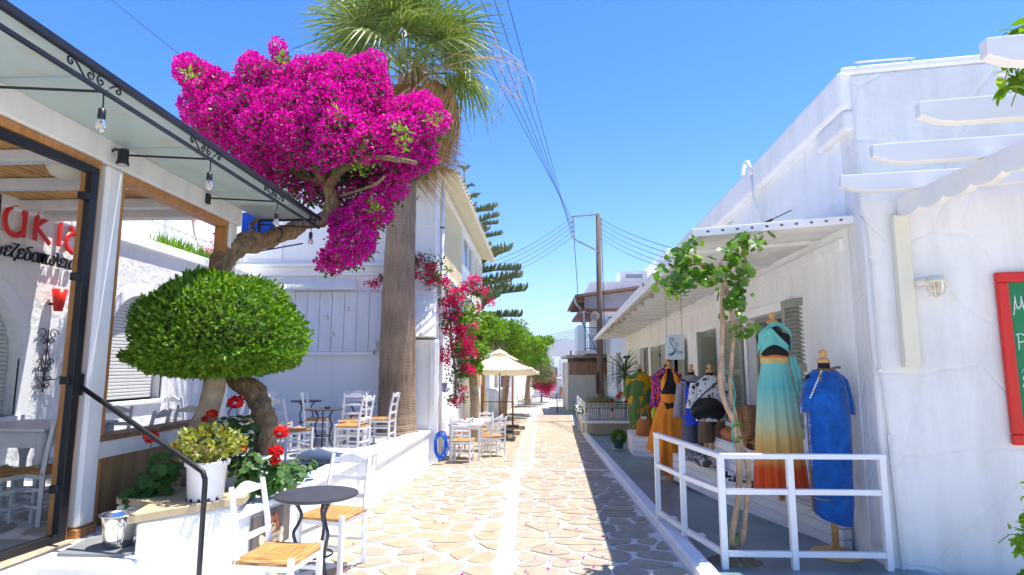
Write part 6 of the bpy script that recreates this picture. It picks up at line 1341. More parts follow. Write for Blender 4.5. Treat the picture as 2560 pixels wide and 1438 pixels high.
k3 = .13 * np.array([noise.noise(Vector(x) * 2.4) for x in d]) + .035 * np.array([noise.noise(Vector(x) * 8) for x in d])
rr = (1 + k3) * np.where(RS.rand(n) < .75, RS.uniform(.93, 1.02, n), RS.uniform(.72, .95, n))
zz = np.where(d[:, 2] > 0, d[:, 2] * .70, d[:, 2] * .215)
ee = 1 / (np.abs(d[:, 0]) ** 2.5 + np.abs(d[:, 1]) ** 2.5 + np.abs(d[:, 2]) ** 2.5) ** (1 / 2.5)
P = np.stack([tc_.x + d[:, 0] * RX * rr * ee, tc_.y + d[:, 1] * RY * rr * ee, tc_.z + zz * rr * ee], 1)
ax = unit(d * .9 + RS.normal(size=(n, 3)) * .75 + np.array([0, 0, .35])); leaf_cloud('crown', P, ax, unit(d + RS.normal(size=(n, 3)) * .6 + np.array([0, 0, .6])), RS.uniform(.042, .072, n), RS.uniform(.022, .034, n), m_topi, tp, .18)
mb = MB(); mb.ell((0, 0, 0), (1, 1, 1), 28, 18); mb.v = [(tc_.x + x * RX * .80, tc_.y + y * RY * .80, tc_.z + (z * .52 if z > 0 else z * .12)) for x, y, z in mb.v]; mb.build('shade_core', M('core_shade_twigs', (.045, .05, .02), .9, .4, 14, .8, 20), tp, smooth=True)  # twig-coloured solid core added; shade inside the crown is put into its colour
# --- bougainvillea over the canopy
bg1 = thing('bougainvillea_tree', 'old bougainvillea with twisted trunk and a huge magenta crown', 'tree', (-2.62, 5.9, .43))
def PX_(x, y, Y): return pix(x, y, Y)
tr = [(-2.66, 5.95, .38), tuple(pix(662, 1130, 5.92)), tuple(pix(662, 1060, 5.9)), tuple(pix(640, 990, 5.95)), tuple(pix(590, 940, 6.0)), tuple(pix(548, 860, 6.15)), tuple(pix(540, 740, 6.4)), tuple(pix(556, 655, 6.75)), tuple(pix(605, 608, 7.05)), tuple(pix(640, 600, 7.3))]
limb('trunk', tr, .10, .125, m_bark, bg1, n=110, seg=20, knob=.22, seed=2)
limb('limb', [tuple(pix(600, 612, 7.05)), tuple(pix(660, 605, 7.4)), tuple(pix(720, 580, 7.6)), tuple(pix(775, 555, 7.75)), tuple(pix(812, 545, 7.85)), tuple(pix(830, 510, 7.9)), tuple(pix(818, 462, 7.95)), tuple(pix(812, 430, 8.0))], .115, .085, m_bark, bg1, n=70, seg=18, knob=.22, seed=5)
for pts, r0, r1 in (([(818, 470, 7.95), (850, 425, 7.7), (900, 380, 7.35), (915, 350, 7.2)], .075, .045), ([(812, 455, 7.9), (790, 420, 7.6), (805, 385, 7.4), (795, 330, 7.3)], .05, .025), ([(850, 430, 7.7), (920, 395, 7.3), (1000, 400, 7.0), (1040, 408, 6.9)], .04, .028), ([(815, 460, 8), (700, 420, 8.1), (600, 350, 8.1), (520, 260, 8.1)], .05, .02), ([(830, 520, 7.9), (870, 560, 7.9), (900, 620, 7.9)], .03, .015), ([(640, 602, 7.3), (630, 560, 7.5), (660, 545, 7.6)], .05, .02), ([(850, 490, 7.85), (930, 465, 7.3), (962, 440, 7.1)], .028, .014)): limb('branch', [tuple(pix(*p)) for p in pts], r0, r1, m_bark, bg1, n=14, seg=8, knob=.2)
outl = [(440, 150), (475, 140), (560, 185), (600, 215), (604, 150), (620, 130), (655, 140), (680, 172), (700, 185), (676, 112), (700, 95), (722, 120), (712, 165), (760, 150), (830, 135), (880, 160), (925, 130), (955, 135), (962, 180), (982, 262), (1060, 225), (1095, 255), (1120, 290), (1115, 320), (1080, 340), (1090, 400), (1060, 432), (1012, 440), (1015, 490), (972, 500), (975, 560), (935, 572), (930, 622), (890, 652), (860, 680), (800, 675), (790, 640), (835, 610), (830, 560), (850, 500), (760, 500), (700, 470), (640, 440), (585, 395), (530, 350), (470, 310), (450, 262), (470, 222), (440, 190)]
OP = np.array([[pix(x, y, 7.9).x, pix(x, y, 7.9).z] for x, y in outl])
def inside(p, poly):
    x, z = p; c = False; j = len(poly) - 1
    for i in range(len(poly)):
        if (poly[i][1] > z) != (poly[j][1] > z) and x < (poly[j][0] - poly[i][0]) * (z - poly[i][1]) / (poly[j][1] - poly[i][1]) + poly[i][0]: c = not c
        j = i
    return c
def edged(p, poly):
    A = poly; B = np.roll(poly, -1, 0); ab = B - A; t = np.clip(((p - A) * ab).sum(1) / (ab ** 2).sum(1), 0, 1); q = A + ab * t[:, None]; return np.sqrt(((p - q) ** 2).sum(1).min())
puffs = []; tries = 0
lo, hi = OP.min(0), OP.max(0); BARE = np.array([[pix(x, y, 7.9).x, pix(x, y, 7.9).z] for x, y in ((680, 425), (760, 400), (960, 390), (1000, 420), (950, 480), (900, 530), (760, 520), (700, 480))])
while len(puffs) < 470 and tries < 30000:
    tries += 1; p = np.array([RS.uniform(lo[0], hi[0]), RS.uniform(lo[1], hi[1])])
    if not inside(p, OP): continue
    e = edged(p, OP)
    if e < .045: continue
    bare = inside(p, BARE)
    if bare and RS.rand() < .72: continue
    r = min(RS.choice((.12, .16, .20, .25, .29)), e * 1.1 + .02); dep = min(1.05, .12 + e * 1.35)
    yy = 7.95 + dep * (RS.uniform(.2, 1) if bare else (-RS.uniform(.55, 1) if RS.rand() < .62 else RS.uniform(-.4, 1)))
    sc = yy / 7.9                                   # keep each clump under its own part of the outline
    c = (p[0] * sc, yy, 1.65 + (p[1] - 1.65) * sc)
    if any((c[0] - q[0]) ** 2 + (c[1] - q[1]) ** 2 + (c[2] - q[2]) ** 2 < (.62 * (r + q[3])) ** 2 for q in puffs): continue
    puffs.append((*c, r, bare))
PB = []; DB = []; NB = []; PL = []; DL = []
zlow = OP[:, 1].min()
for x, y, z, r, e in puffs:
    under = e
    k = int(300 * (r / .18) ** 2 * (.6 if under else 1)); d = rdir(k); lump = np.array([noise.noise(Vector(q_) * 2.2 + Vector((x, y, z))) for q_ in d]); rr = (r * (1 + .28 * lump) * RS.uniform(.86, 1.05, k))[:, None]
    PB.append(np.array([x, y, z]) + d * rr * np.array([1, 1, .92])); DB.append(d + RS.normal(size=(k, 3)) * .8); NB.append(RS.normal(size=(k, 3)))
    kl = int(60 * (r / .18) ** 2 * (3.4 if under else .8)); dl = rdir(kl); PL.append(np.array([x, y + .05, z - .06]) + dl * r * RS.uniform(.5, 1.05, kl)[:, None]); DL.append(dl)
PB, DB, NB, PL, DL = map(np.concatenate, (PB, DB, NB, PL, DL)); k = len(PB)
leaf_cloud('blossom', PB, DB, NB, RS.uniform(.035, .055, k), RS.uniform(.028, .042, k), m_mag, bg1, .3)
k = len(PL); leaf_cloud('foliage', PL, DL + RS.normal(size=(k, 3)) * .6, RS.normal(size=(k, 3)) + np.array([0, 0, 1.0]), RS.uniform(.05, .085, k), RS.uniform(.03, .045, k), m_bleaf, bg1, .15)
# bright young shoots standing out of the crown
for sx, sy, Y in ((700, 150, 7.4), (1085, 300, 7.2), (1000, 325, 7.0), (905, 425, 7.1), (840, 290, 6.8), (1010, 360, 7.0), (480, 195, 7.3), (930, 520, 7.3)):
    c = pix(sx, sy, Y); k = 34; dl = rdir(k); leaf_cloud('young_shoot', np.array(c) + dl * .04 + RS.normal(size=(k, 3)) * .045, dl + np.array([0, -.3, .6]), RS.normal(size=(k, 3)) + np.array([0, -.5, .8]), RS.uniform(.05, .09, k), .035, m_vine, bg1, .15)
# --- palm
pm_ = thing('fan_palm', 'tall fan palm with green fronds and a skirt of dead brown fronds', 'palm', (-2.80, 11.9, FZ))
def palm_bark():
    m, n, b = _base('palm_trunk'); L = n.links.new; tc = N(n, 'TexCoord'); o = tc.outputs['Object']
    w = N(n, 'TexWave', Scale=9, Distortion=2.5, Detail=4); w.bands_direction = 'Z'; w.inputs['Detail Scale'].default_value = 2; L(o, w.inputs[0])
    mp = N(n, 'Mapping'); mp.inputs['Scale'].default_value = (9, 9, .8); L(o, mp.inputs[0]); nz = N(n, 'TexNoise', Scale=3, Detail=7, Roughness=.7); L(mp.outputs[0], nz.inputs[0]); n3 = N(n, 'TexNoise', Scale=1.3, Detail=5); L(o, n3.inputs[0])
    a = N(n, 'Math', operation='MULTIPLY_ADD'); a.inputs[1].default_value = .20; L(w.outputs['Fac'], a.inputs[0]); L(nz.outputs[0], a.inputs[2]); b2 = N(n, 'Math', operation='ADD'); L(a.outputs[0], b2.inputs[0]); L(n3.outputs[0], b2.inputs[1])
    rp = N(n, 'ValToRGB'); e = rp.color_ramp.elements; e[0].position = .75; e[0].color = (.12, .085, .058, 1); e[1].position = 1.35; e[1].color = (.42, .30, .19, 1)
    mr = N(n, 'MapRange'); mr.inputs[1].default_value = .7; mr.inputs[2].default_value = 1.6; L(b2.outputs[0], mr.inputs[0]); e[0].position = .05; e[1].position = .75; L(mr.outputs[0], rp.inputs[0]); L(rp.outputs[0], b.inputs['Base Color'])
    bp = N(n, 'Bump', Strength=.7, Distance=.03); L(b2.outputs[0], bp.inputs['Height']); L(bp.outputs[0], b.inputs['Normal']); b.inputs['Roughness'].default_value = .9; return m
mb = MB(); prof = [(-2.755, .0, .42), (-2.765, .15, .385), (-2.775, .5, .37), (-2.785, 1.5, .355), (-2.80, 3.0, .318), (-2.775, 4.5, .285), (-2.735, 5.9, .235), (-2.71, 6.8, .225), (-2.70, 7.4, .23)]
q = spline([(x, 11.9, FZ + z) for x, z, r in prof], 90); rr = [_cr([p[2] for p in prof], t) * (1 + .012 * math.sin(i * 2.1) + .01 * math.sin(i * 5.3)) for i, t in enumerate(np.linspace(0, len(prof) - 1, 90))]; mb.tube(q, rr, 28); mb.build('trunk', palm_bark(), pm_, smooth=True)
m_frond = leafmat('palm_frond', (.08, .14, .022), (.20, .26, .045), (.34, .34, .10), rough=.4, trans=.3, spec=.4); m_dead = leafmat('dead_frond', (.34, .19, .07), (.50, .31, .12), (.58, .40, .18), rough=.8, trans=.25, spec=.1)
m_pet = M('petiole_green', (.20, .24, .06), .45, .2); m_petd = M('petiole_brown', (.42, .27, .13), .7, .25)
def frond_mesh(seed, dead, pl=1.05, bl=1.05, nseg=34, droop=.5):
    rnd = random.Random(seed); mb = MB(); spread = R(150 if not dead else 80)
    pet = [Vector((pl * t, 0, .10 * math.sin(t * 2.2) - droop * .25 * t * t)) for t in np.linspace(0, 1, 7)]
    tip = pet[-1]; dirp = (pet[-1] - pet[-2]).normalized()
    for s in range(nseg):
        a = -spread + 2 * spread * s / (nseg - 1); ln = bl * (.72 + .28 * math.cos(a * .55)) * rnd.uniform(.88, 1.06); w = .045 * bl
        d0 = Vector((math.cos(a) * dirp.x, math.sin(a), math.cos(a) * dirp.z + rnd.uniform(-.04, .04))).normalized(); side = Vector((-math.sin(a), math.cos(a), 0)); dr = droop * rnd.uniform(.7, 1.5)
        pts = []
        for t in (0, .35, .62, .82, 1):
            z = -dr * ln * (max(0, t - .35) ** 1.7) * 1.7; pts.append(tip + d0 * ln * t * (1 - .25 * dr * max(0, t - .4)) + Vector((0, 0, z)))
        ww = (.010, w * .95, w * .8, w * .35, .002); vv = []; ff = []
        for p, wd in zip(pts, ww): vv += [p + side * wd * .5 + Vector((0, 0, wd * .18)), p, p - side * wd * .5 + Vector((0, 0, wd * .18))]
        for i in range(4): ff += [(3 * i, 3 * i + 3, 3 * i + 4, 3 * i + 1), (3 * i + 1, 3 * i + 4, 3 * i + 5, 3 * i + 2)]
        mb.add(vv, ff)
        if rnd.random() < .5:      # hanging thread from the split tip
            e = pts[3]; mb.add([e, e + Vector((rnd.uniform(-.05, .05), rnd.uniform(-.05, .05), -.22)), e + Vector((.006, 0, -.1))], [(0, 1, 2)])
    pm2 = MB(); pm2.tube(pet, [.028, .022, .018, .016, .015, .014, .012], 6)
    return mb, pm2
def mk(mb, name):
    me = bpy.data.meshes.new(name); me.from_pydata(mb.v, [], mb.f); me.update(); return me
FG = [tuple(mk(x, 'frond') for x in frond_mesh(k, False, droop=.35 + .12 * k)) for k in range(5)]
FDd = [tuple(mk(x, 'dead_frond') for x in frond_mesh(20 + k, True, pl=.75, bl=1.15, nseg=46, droop=.9 + .25 * k)) for k in range(3)]
cc = Vector((-2.70, 11.9, 7.72)) - ORIG[pm_.name]
def frond(var, az, el, sc, dead, roll=0, z=0):
    bl_, pe_ = var; m = (Matrix.Rotation(az, 4, 'Z') @ Matrix.Rotation(-el, 4, 'Y') @ Matrix.Rotation(roll, 4, 'X'))
    o = place('dead_frond' if dead else 'frond', bl_, m_dead if dead else m_frond, pm_); o.matrix_local = Matrix.Translation(cc + Vector((math.cos(az) * .16, math.sin(az) * .16, z))) @ m @ Matrix.Diagonal((sc, sc, sc, 1))
    p = place('petiole', pe_, m_petd if dead else m_pet, o)
rnd = random.Random(31)
for k in range(36):
    el = R(84 - 84 * (k / 35) ** .9); az = k * 2.399 + rnd.uniform(-.2, .2); frond(FG[k % 5], az, el, rnd.uniform(.88, 1.15), False, rnd.uniform(-.6, .6), .38 - .4 * k / 35)
for k in range(34):
    el = R(-38 - 46 * rnd.random()); az = k * 2.399 + .7; frond(FDd[k % 3], az, el, rnd.uniform(.75, 1.05), True, rnd.uniform(-.5, .5), .35 - .75 * rnd.random())
for az, el in ((.15, -22), (-.35, -36), (.05, -50), (-.7, -45), (-1.0, -55), (-.2, -62), (-.5, -25), (.3, -42), (-1.3, -40), (-.9, -70)): frond(FDd[1], az, R(el), 1.08, True, 0, .25)
# long bare flower stalks arching out to the right
m_stalk = M('dry_stalk', (.55, .42, .24), .8, .2)
for pts in ([(1090, 110, 11.7), (1180, 60, 11.3), (1235, 90, 11.1), (1255, 170, 11), (1258, 230, 11)], [(1090, 160, 11.6), (1200, 110, 11.2), (1260, 125, 11), (1300, 160, 10.9), (1280, 180, 10.9), (1262, 215, 10.9)], [(1080, 170, 11.6), (1220, 145, 11.1), (1290, 160, 10.9), (1335, 210, 10.8), (1338, 275, 10.8)], [(1080, 180, 11.6), (1170, 150, 11.4), (1255, 140, 11.2), (1305, 155, 11)], [(990, 140, 12), (880, 115, 12.2), (800, 105, 12.3), (745, 125, 12.4)], [(1000, 120, 12), (930, 75, 12.2), (830, 10, 12.3), (770, 30, 12.4)], [(1080, 170, 11.6), (1200, 180, 11.2), (1300, 250, 11), (1280, 210, 10.9), (1265, 260, 10.9), (1230, 300, 10.9)], [(1100, 130, 11.5), (1240, 150, 11.2), (1290, 175, 11), (1298, 240, 10.9)]):
    Q = spline([tuple(pix(*p)) for p in pts], 26); mb = MB(); mb.tube(Q, [.013 - .009 * i / 25 for i in range(26)], 5); st2 = mb.build('flower_stalk', m_stalk, pm_, smooth=True)
    mb = MB()
    for j in range(9, 26, 2):
        e = Q[j]; mb.tube([e, e + Vector((rnd.uniform(-.12, .12), rnd.uniform(-.1, .1), rnd.uniform(-.10, -.02))), e + Vector((rnd.uniform(-.18, .18), rnd.uniform(-.1, .1), rnd.uniform(-.38, -.12)))], [.004, .003, .002], 4)
    stuff(mb.build('stalk_twigs', m_stalk, st2))
# --- rose-red climber on the house corner
cb = thing('climbing_bougainvillea', 'rose-red bougainvillea climbing the corner of the white house', 'climber', (-1.95, 13.1, -.3))
path1 = [(1135, 1010, 13.2), (1140, 950, 13.1), (1130, 870, 13.0), (1125, 800, 13.0), (1120, 740, 12.9), (1095, 690, 12.6), (1060, 670, 12.4), (1040, 655, 12.3)]
path2 = [(1125, 760, 13), (1160, 720, 13.2), (1195, 720, 13.6), (1205, 770, 13.8)]; path3 = [(1130, 870, 13), (1160, 880, 13.2), (1175, 900, 13.3), (1150, 940, 13.2)]; path4 = [(1125, 800, 13), (1160, 820, 13.1), (1170, 860, 13.1)]; path5 = [(1040, 690, 12.35), (990, 700, 12.4), (930, 705, 12.5)]
for p in (path1, path2, path3, path4, path5): limb('stem', [tuple(pix(*a)) for a in p], .03 if p is path1 else .014, .010, m_bark, cb, n=20, seg=6)
PF = []; PG = []
for p, nf, ng, sp in ((path1, 36, 60, .15), (path2, 20, 18, .12), (path3, 14, 16, .12), (path4, 16, 14, .13), (path5, 5, 4, .06)):
    Q = spline([tuple(pix(*a)) for a in p], 200)
    for c in range(nf):
        q = Q[RS.randint(0, 200)]; PF.append(np.array(q) + RS.normal(size=3) * sp * .85 + RS.normal(size=(46, 3)) * .05)
    for c in range(ng):
        q = Q[RS.randint(0, 200)]; PG.append(np.array(q) + RS.normal(size=3) * sp + RS.normal(size=(22, 3)) * .06)
PF = np.concatenate(PF); PG = np.concatenate(PG); k = len(PF); leaf_cloud('blossom', PF, rdir(k), rdir(k), RS.uniform(.04, .06, k), .045, m_rose, cb, .3); k = len(PG); leaf_cloud('foliage', PG, rdir(k), rdir(k) + np.array([0, -.3, .7]), RS.uniform(.05, .08, k), .045, m_bleaf, cb, .15)
ht = thing('hanging_climber', 'thin rose-red climber on the taverna roof corner behind the pavilion', 'climber', tuple(pix(500, 560, 11.5)))
Q0 = [(480, 535, 11.3), (490, 600, 11.3), (520, 640, 11.4), (545, 690, 11.5)]; limb('stem', [tuple(pix(*a)) for a in Q0], .02, .01, m_bark2, ht, n=16, seg=6); limb('stem', [tuple(pix(*a)) for a in ((530, 655, 11.4), (540, 620, 11.4), (548, 590, 11.4))], .012, .006, m_bark2, ht, n=8, seg=5)
PF = np.concatenate([np.array(pix(x, y, 11.35)) + RS.normal(size=(30, 3)) * .05 for x, y in ((545, 590), (538, 605), (548, 620), (530, 640), (480, 545), (520, 625))]); k = len(PF); leaf_cloud('blossom', PF, rdir(k), rdir(k), .05, .045, m_rose, ht, .3)
rg = thing('roof_grass', 'bright green grass tuft on the taverna roof edge', 'plant', (-6.15, 9.8, 3.6)); k = 700; P = np.stack([RS.uniform(-6.25, -6.05, k), RS.uniform(9.2, 11.6, k), np.full(k, 3.60)], 1); leaf_cloud('blades', P, RS.normal(size=(k, 3)) * .3 + np.array([0, 0, 1]), rdir(k), RS.uniform(.12, .3, k), .02, m_vine, rg, .1)
# --- Norfolk pine behind the house
np_ = thing('norfolk_pine', 'tall tiered Norfolk pine rising behind the white house', 'tree', (-3.7, 30, -1))
mb = MB(); mb.tube([(-3.7, 30, -1), (-3.75, 30, 6), (-3.78, 30, 11.95)], [.22, .15, .015], 10); mb.build('trunk', M('pine_bark', (.16, .11, .075), .9, .3), np_, smooth=True)
m_pine = leafmat('pine_needles', (.12, .155, .055), (.21, .24, .085), (.28, .28, .11), rough=.6, trans=.15)
def pine_branch(seed):
    rnd = random.Random(seed); mb = MB(); main = [Vector((t, 0, .10 * math.sin(t * 3.2) - .06 * t + .16 * t * t)) for t in np.linspace(0, 1, 10)]; mb.tube(main, [.018 - .011 * i / 9 for i in range(10)], 5)
    for j in range(52):
        t = .16 + .84 * j / 51; s = 1 if j % 2 else -1; p = Vector(tuple(_cr([q[i] for q in main], t * 9) for i in range(3))); ln = (.27 - .14 * t) * rnd.uniform(.7, 1.15); a = rnd.uniform(.5, 1.1)
        e = Vector((math.cos(a), s * math.sin(a) * .85, 0)); mb.tube([p, p + e * ln * .45 + Vector((0, 0, .02)), p + e * ln * .8 + Vector((0, 0, .075)), p + e * ln * .92 + Vector((0, 0, .14))], [.010, .021, .019, .005], 5)
    me = mk(mb, 'pine_branch'); return me
PBm = [pine_branch(k) for k in range(4)]; rnd = random.Random(77)
for tier in range(13):
    z = 11.6 - tier * .78 if tier else 11.75; L_ = [.35, .75, 1.15, 1.6, 1.95, 2.25, 2.55, 2.8, 3.0, 3.15, 3.25, 3.3, 3.3][tier]; nb = 6 if tier < 2 else 7
    for b in range(nb):
        o = place('branch', PBm[(b + tier) % 4], m_pine, np_); az = 2 * math.pi * b / nb + tier * .53 + rnd.uniform(-.12, .12); s = L_ * rnd.uniform(.72, 1.15); el = R(14 - tier * .6 + rnd.uniform(-7, 7))
        o.matrix_local = Matrix.Translation(Vector((-3.76, 30, z + rnd.uniform(-.16, .16))) - ORIG[np_.name]) @ Matrix.Rotation(az, 4, 'Z') @ Matrix.Rotation(-el, 4, 'Y') @ Matrix.Diagonal((s, s, max(.8, s * .85), 1))
# --- leafy trees and vines over the cafe down the lane
def leafy(name, label, cat, blobs, mat, base, trunks, size=.09, dens=900, barkm=None, flowers=None):
    t = thing(name, label, cat, base)
    for pts, r0, r1 in trunks: limb('trunk', pts, r0, r1, barkm or m_bark2, t, n=16, seg=9, knob=.15)
    P = []; D = []
    for (x, y, z, rx, ry, rz) in blobs:
        n = int(dens * (rx * ry * rz) ** (1 / 3) * 2); sub = 14
        for s in range(sub):
            d = rdir(1)[0]; c = np.array([x, y, z]) + d * np.array([rx, ry, rz]) * RS.uniform(.35, .85); rr = RS.uniform(.25, .45) * (rx * ry * rz) ** (1 / 3); k = n // sub
            e = rdir(k); P.append(c + e * rr * RS.uniform(.5, 1.1, k)[:, None] * np.array([1.1, 1.1, .75])); D.append(e)
    P = np.concatenate(P); D = np.concatenate(D); k = len(P); leaf_cloud('crown', P, D + RS.normal(size=(k, 3)) * .7, RS.normal(size=(k, 3)) * .7 + np.array([0, 0, 1.0]), RS.uniform(.7, 1.3, k) * size, RS.uniform(.6, 1.0, k) * size * .8, mat, t, .15)
    if flowers:
        Pf = np.concatenate([np.array(c) + RS.normal(size=(260, 3)) * r for c, r in flowers]); k = len(Pf); leaf_cloud('blossom', Pf, rdir(k), rdir(k), size * .9, size * .8, m_rose, t, .3)
    return t
leafy('vine_tree', 'light green vine-covered tree shading the cafe tables', 'tree', [(-1.95, 16.6, 2.7, .30, .9, .7), (-1.93, 17.5, 1.95, .38, .8, .65), (-1.85, 18.6, 2.6, .4, .9, .5), (-2.2, 25.6, 3.4, .9, 1.3, .8), (-1.7, 27.5, 3.3, 1.0, 1.8, .75), (-.9, 29, 2.8, 1.1, 2.0, .6)], m_vine, (-1.85, 17.8, -.5), [([(-1.86, 17.8, -.55), (-1.82, 17.8, .2), (-1.88, 17.8, .9), (-1.92, 17.7, 1.6), (-1.95, 17.4, 2.2)], .19, .07)], .11, 1500)
leafy('vine_tree', 'light green arching vine tree in the middle of the lane planting', 'tree', [(-.9, 31, 2.6, 1.2, 2.2, .75), (-.35, 35, 2.5, 1.2, 2.4, .8), (-1.9, 30, 3.0, 1.3, 2.0, .9), (.35, 33, 3.1, .7, 1.0, .16)], m_vine, (-1.7, 33, -.98), [([(-1.9, 33, -1), (-1.8, 33, .3), (-1.6, 33, 1.4), (-1, 33, 2.6)], .22, .12)], .13, 1500)
leafy('tamarisk_tree', 'grey-green feathery tree behind the vines down the lane', 'tree', [(-.5, 47, 2.6, 1.6, 3, 1.7), (.35, 52, 1.6, 1.1, 3, 1.5), (-1.9, 46, 3.6, 1.8, 3, 1.5), (.9, 58, .5, .7, 2, 1.0)], m_olive, (-.9, 50, -1.4), [([(-.9, 50, -1.45), (-.8, 50, .5), (-.4, 50, 2.2)], .25, .15)], .17, 1500)
leafy('flowering_shrub', 'pink flowering bougainvillea shrub below the feathery tree', 'shrub', [(.55, 58, .2, 1.1, 1.6, 1.3)], m_bleaf, (.3, 58, -1.6), [([(.3, 58, -1.65), (.35, 58, -.8), (.5, 58, 0)], .10, .06)], .16, 900, None, [((.5, 57, 1.0), .5), ((.9, 57, .3), .4), ((.2, 57, .1), .4), ((.8, 57, -.5), .3)])
# --- geraniums
def round_leaf_mesh(n=9, ruffle=.12, cup=.12):
    mb = MB(); vv = [(0, 0, 0)]; ff = []
    for j in range(n * 2): a = 2 * math.pi * j / (n * 2) ; r = 1 * (1 + (ruffle if j % 2 else -ruffle * .4)) * (.55 if abs(a - math.pi) < .25 else 1); vv.append((.35 + .75 * r * math.cos(a), r * math.sin(a) * .9, cup * r * r + .04 * math.sin(3 * a)))
    for j in range(n * 2): ff.append((0, 1 + j, 1 + (j + 1) % (n * 2)))
    mb.add(vv, ff); return mk(mb, 'leaf')
RL = round_leaf_mesh(); m_ger = leafmat('geranium_leaf', (.035, .10, .02), (.09, .19, .035), rough=.5, trans=.3); m_gerd = leafmat('dark_geranium_leaf', (.03, .08, .03), (.07, .14, .05), rough=.5, trans=.25)
def flower_head(seed):
    rnd = random.Random(seed); mb = MB()
    for j in range(80):
        d = Vector((rnd.gauss(0, 1), rnd.gauss(0, 1), rnd.gauss(.2, 1))).normalized(); p = d * rnd.uniform(.75, 1); s = d.orthogonal().normalized(); t = d.cross(s); a = rnd.random() * 6.28; s, t = s * math.cos(a) + t * math.sin(a), t * math.cos(a) - s * math.sin(a)
        mb.add([p - s * .15, p + s * .28 + d * .12 + t * .28, p + s * .5 + d * .08, p + s * .28 + d * .12 - t * .28, p - s * .1 - t * .25], [(0, 1, 2), (0, 2, 3), (0, 3, 4)])
    return mk(mb, 'flower_head')
FH = [flower_head(k) for k in range(3)]; m_redf = leafmat('red_petal', (.62, .006, .008), (.80, .02, .015), rough=.55, trans=.25, spec=.2)
def geranium(label, base, blobs, n, mat, fl, seed, size=.042, stems=8):
    t = thing('geranium', label, 'plant', base, group='geraniums in the planter'); rnd = random.Random(seed); b0 = Vector(base)
    for j in range(n):
        bx = blobs[j % len(blobs)]; d = Vector((rnd.gauss(0, 1), rnd.gauss(0, 1), rnd.gauss(0, 1))).normalized() * rnd.uniform(.55, 1); p = Vector((bx[0] + d.x * bx[3], bx[1] + d.y * bx[4], bx[2] + d.z * bx[5]))
        o = place('leaf', RL, mat, t); nrm = (d + Vector((0, -.35, .9)) + Vector((rnd.uniform(-.4, .4), rnd.uniform(-.4, .4), 0))).normalized(); q = nrm.to_track_quat('Z', 'Y'); o.rotation_mode = 'QUATERNION'; o.rotation_quaternion = q @ Quaternion((0, 0, 1), rnd.random() * 6.28); o.location = p - b0; o.scale = (size * rnd.uniform(.7, 1.3),) * 3
    for j in range(stems):
        bx = blobs[j % len(blobs)]; e = Vector((bx[0] + rnd.uniform(-.8, .8) * bx[3], bx[1] + rnd.uniform(-.8, .8) * bx[4], bx[2] + rnd.uniform(-.2, .6) * bx[5])); mb = MB(); mb.tube([b0 + Vector((rnd.uniform(-.05, .05), rnd.uniform(-.05, .05), 0)), b0.lerp(e, .5) + Vector((0, 0, .04)), e], [.009, .007, .004], 5); mb.build('stem', m_ger, t)
    for j, (x, y, z, r) in enumerate(fl):
        o = place('flower_head', FH[j % 3], m_redf, t); o.location = Vector((x, y, z)) - b0; o.scale = (r, r, r * .8); mb = MB(); mb.tube([(x, y + .02, z), (x * .6 + b0.x * .4, y * .6 + b0.y * .4 + .02, z * .5 + b0.z * .5), tuple(b0)], [.004, .004, .006], 5); mb.build('flower_stalk', m_ger, t)
def ps(x, y, Y): return tuple(pix(x, y, Y))
geranium('red geranium filling the white trough between the two trunks', (-2.75, 5.5, .82), [(*ps(575, 1080, 5.5), .22, .16, .17), (*ps(610, 1075, 5.45), .18, .14, .14), (*ps(545, 1120, 5.5), .16, .12, .12), (*ps(585, 1130, 5.35), .18, .12, .14)], 190, m_ger, [(*ps(590, 1005, 5.4), .065), (*ps(530, 1035, 5.4), .045), (*ps(605, 1120, 5.2), .035), (*ps(512, 1048, 5.5), .03)], 1)
geranium('red geranium right of the furrowed trunk above the low wall', (-2.45, 5.5, .5), [(*ps(665, 1195, 5.35), .18, .16, .17), (*ps(705, 1190, 5.5), .16, .16, .13), (*ps(620, 1180, 5.25), .15, .12, .18), (*ps(740, 1175, 6.2), .22, .3, .12)], 190, m_ger, [(*ps(703, 1080, 5.35), .06), (*ps(690, 1128, 5.3), .06), (*ps(688, 1150, 5.3), .045)], 2, .045)
geranium('dark leafy geranium against the varnished panel behind the ice bucket', (-3.35, 5.05, .45), [(*ps(385, 1215, 5.0), .20, .14, .15), (*ps(410, 1170, 5.05), .14, .10, .14), (*ps(350, 1240, 4.95), .14, .10, .08)], 105, m_gerd, [(*ps(378, 1092, 4.95), .055), (*ps(437, 1117, 5.0), .03)], 3, .055)
jd = thing('jade_plant', 'yellow-green jade plant growing in the round white pot', 'plant', (JP.x, JP.y, JP.z + .26)); m_jade = leafmat('jade_leaf', (.16, .20, .02), (.33, .33, .04), (.50, .30, .06), rough=.35, trans=.2, spec=.5)
jc = np.array([JP.x, JP.y, JP.z + .42])
for j in range(16): a = j * 2.4; e = Vector(jc) + Vector((math.cos(a) * .17, math.sin(a) * .15, .03 * math.sin(j))); mb = MB(); mb.tube([JP + Vector((0, 0, .25)), (JP + Vector((0, 0, .25))).lerp(e, .55) + Vector((0, 0, .03)), e], [.016, .012, .008], 6); mb.build('stem', M('jade_stem', (.30, .24, .10), .6), jd, smooth=True)
k = 620; d = rdir(k); P = jc + d * np.array([.26, .22, .15]) * RS.uniform(.55, 1.05, k)[:, None]; leaf_cloud('leaves', P, d + RS.normal(size=(k, 3)) * .5 + np.array([0, 0, .5]), d + np.array([0, 0, .6]), RS.uniform(.035, .06, k), RS.uniform(.028, .042, k), m_jade, jd, .12)
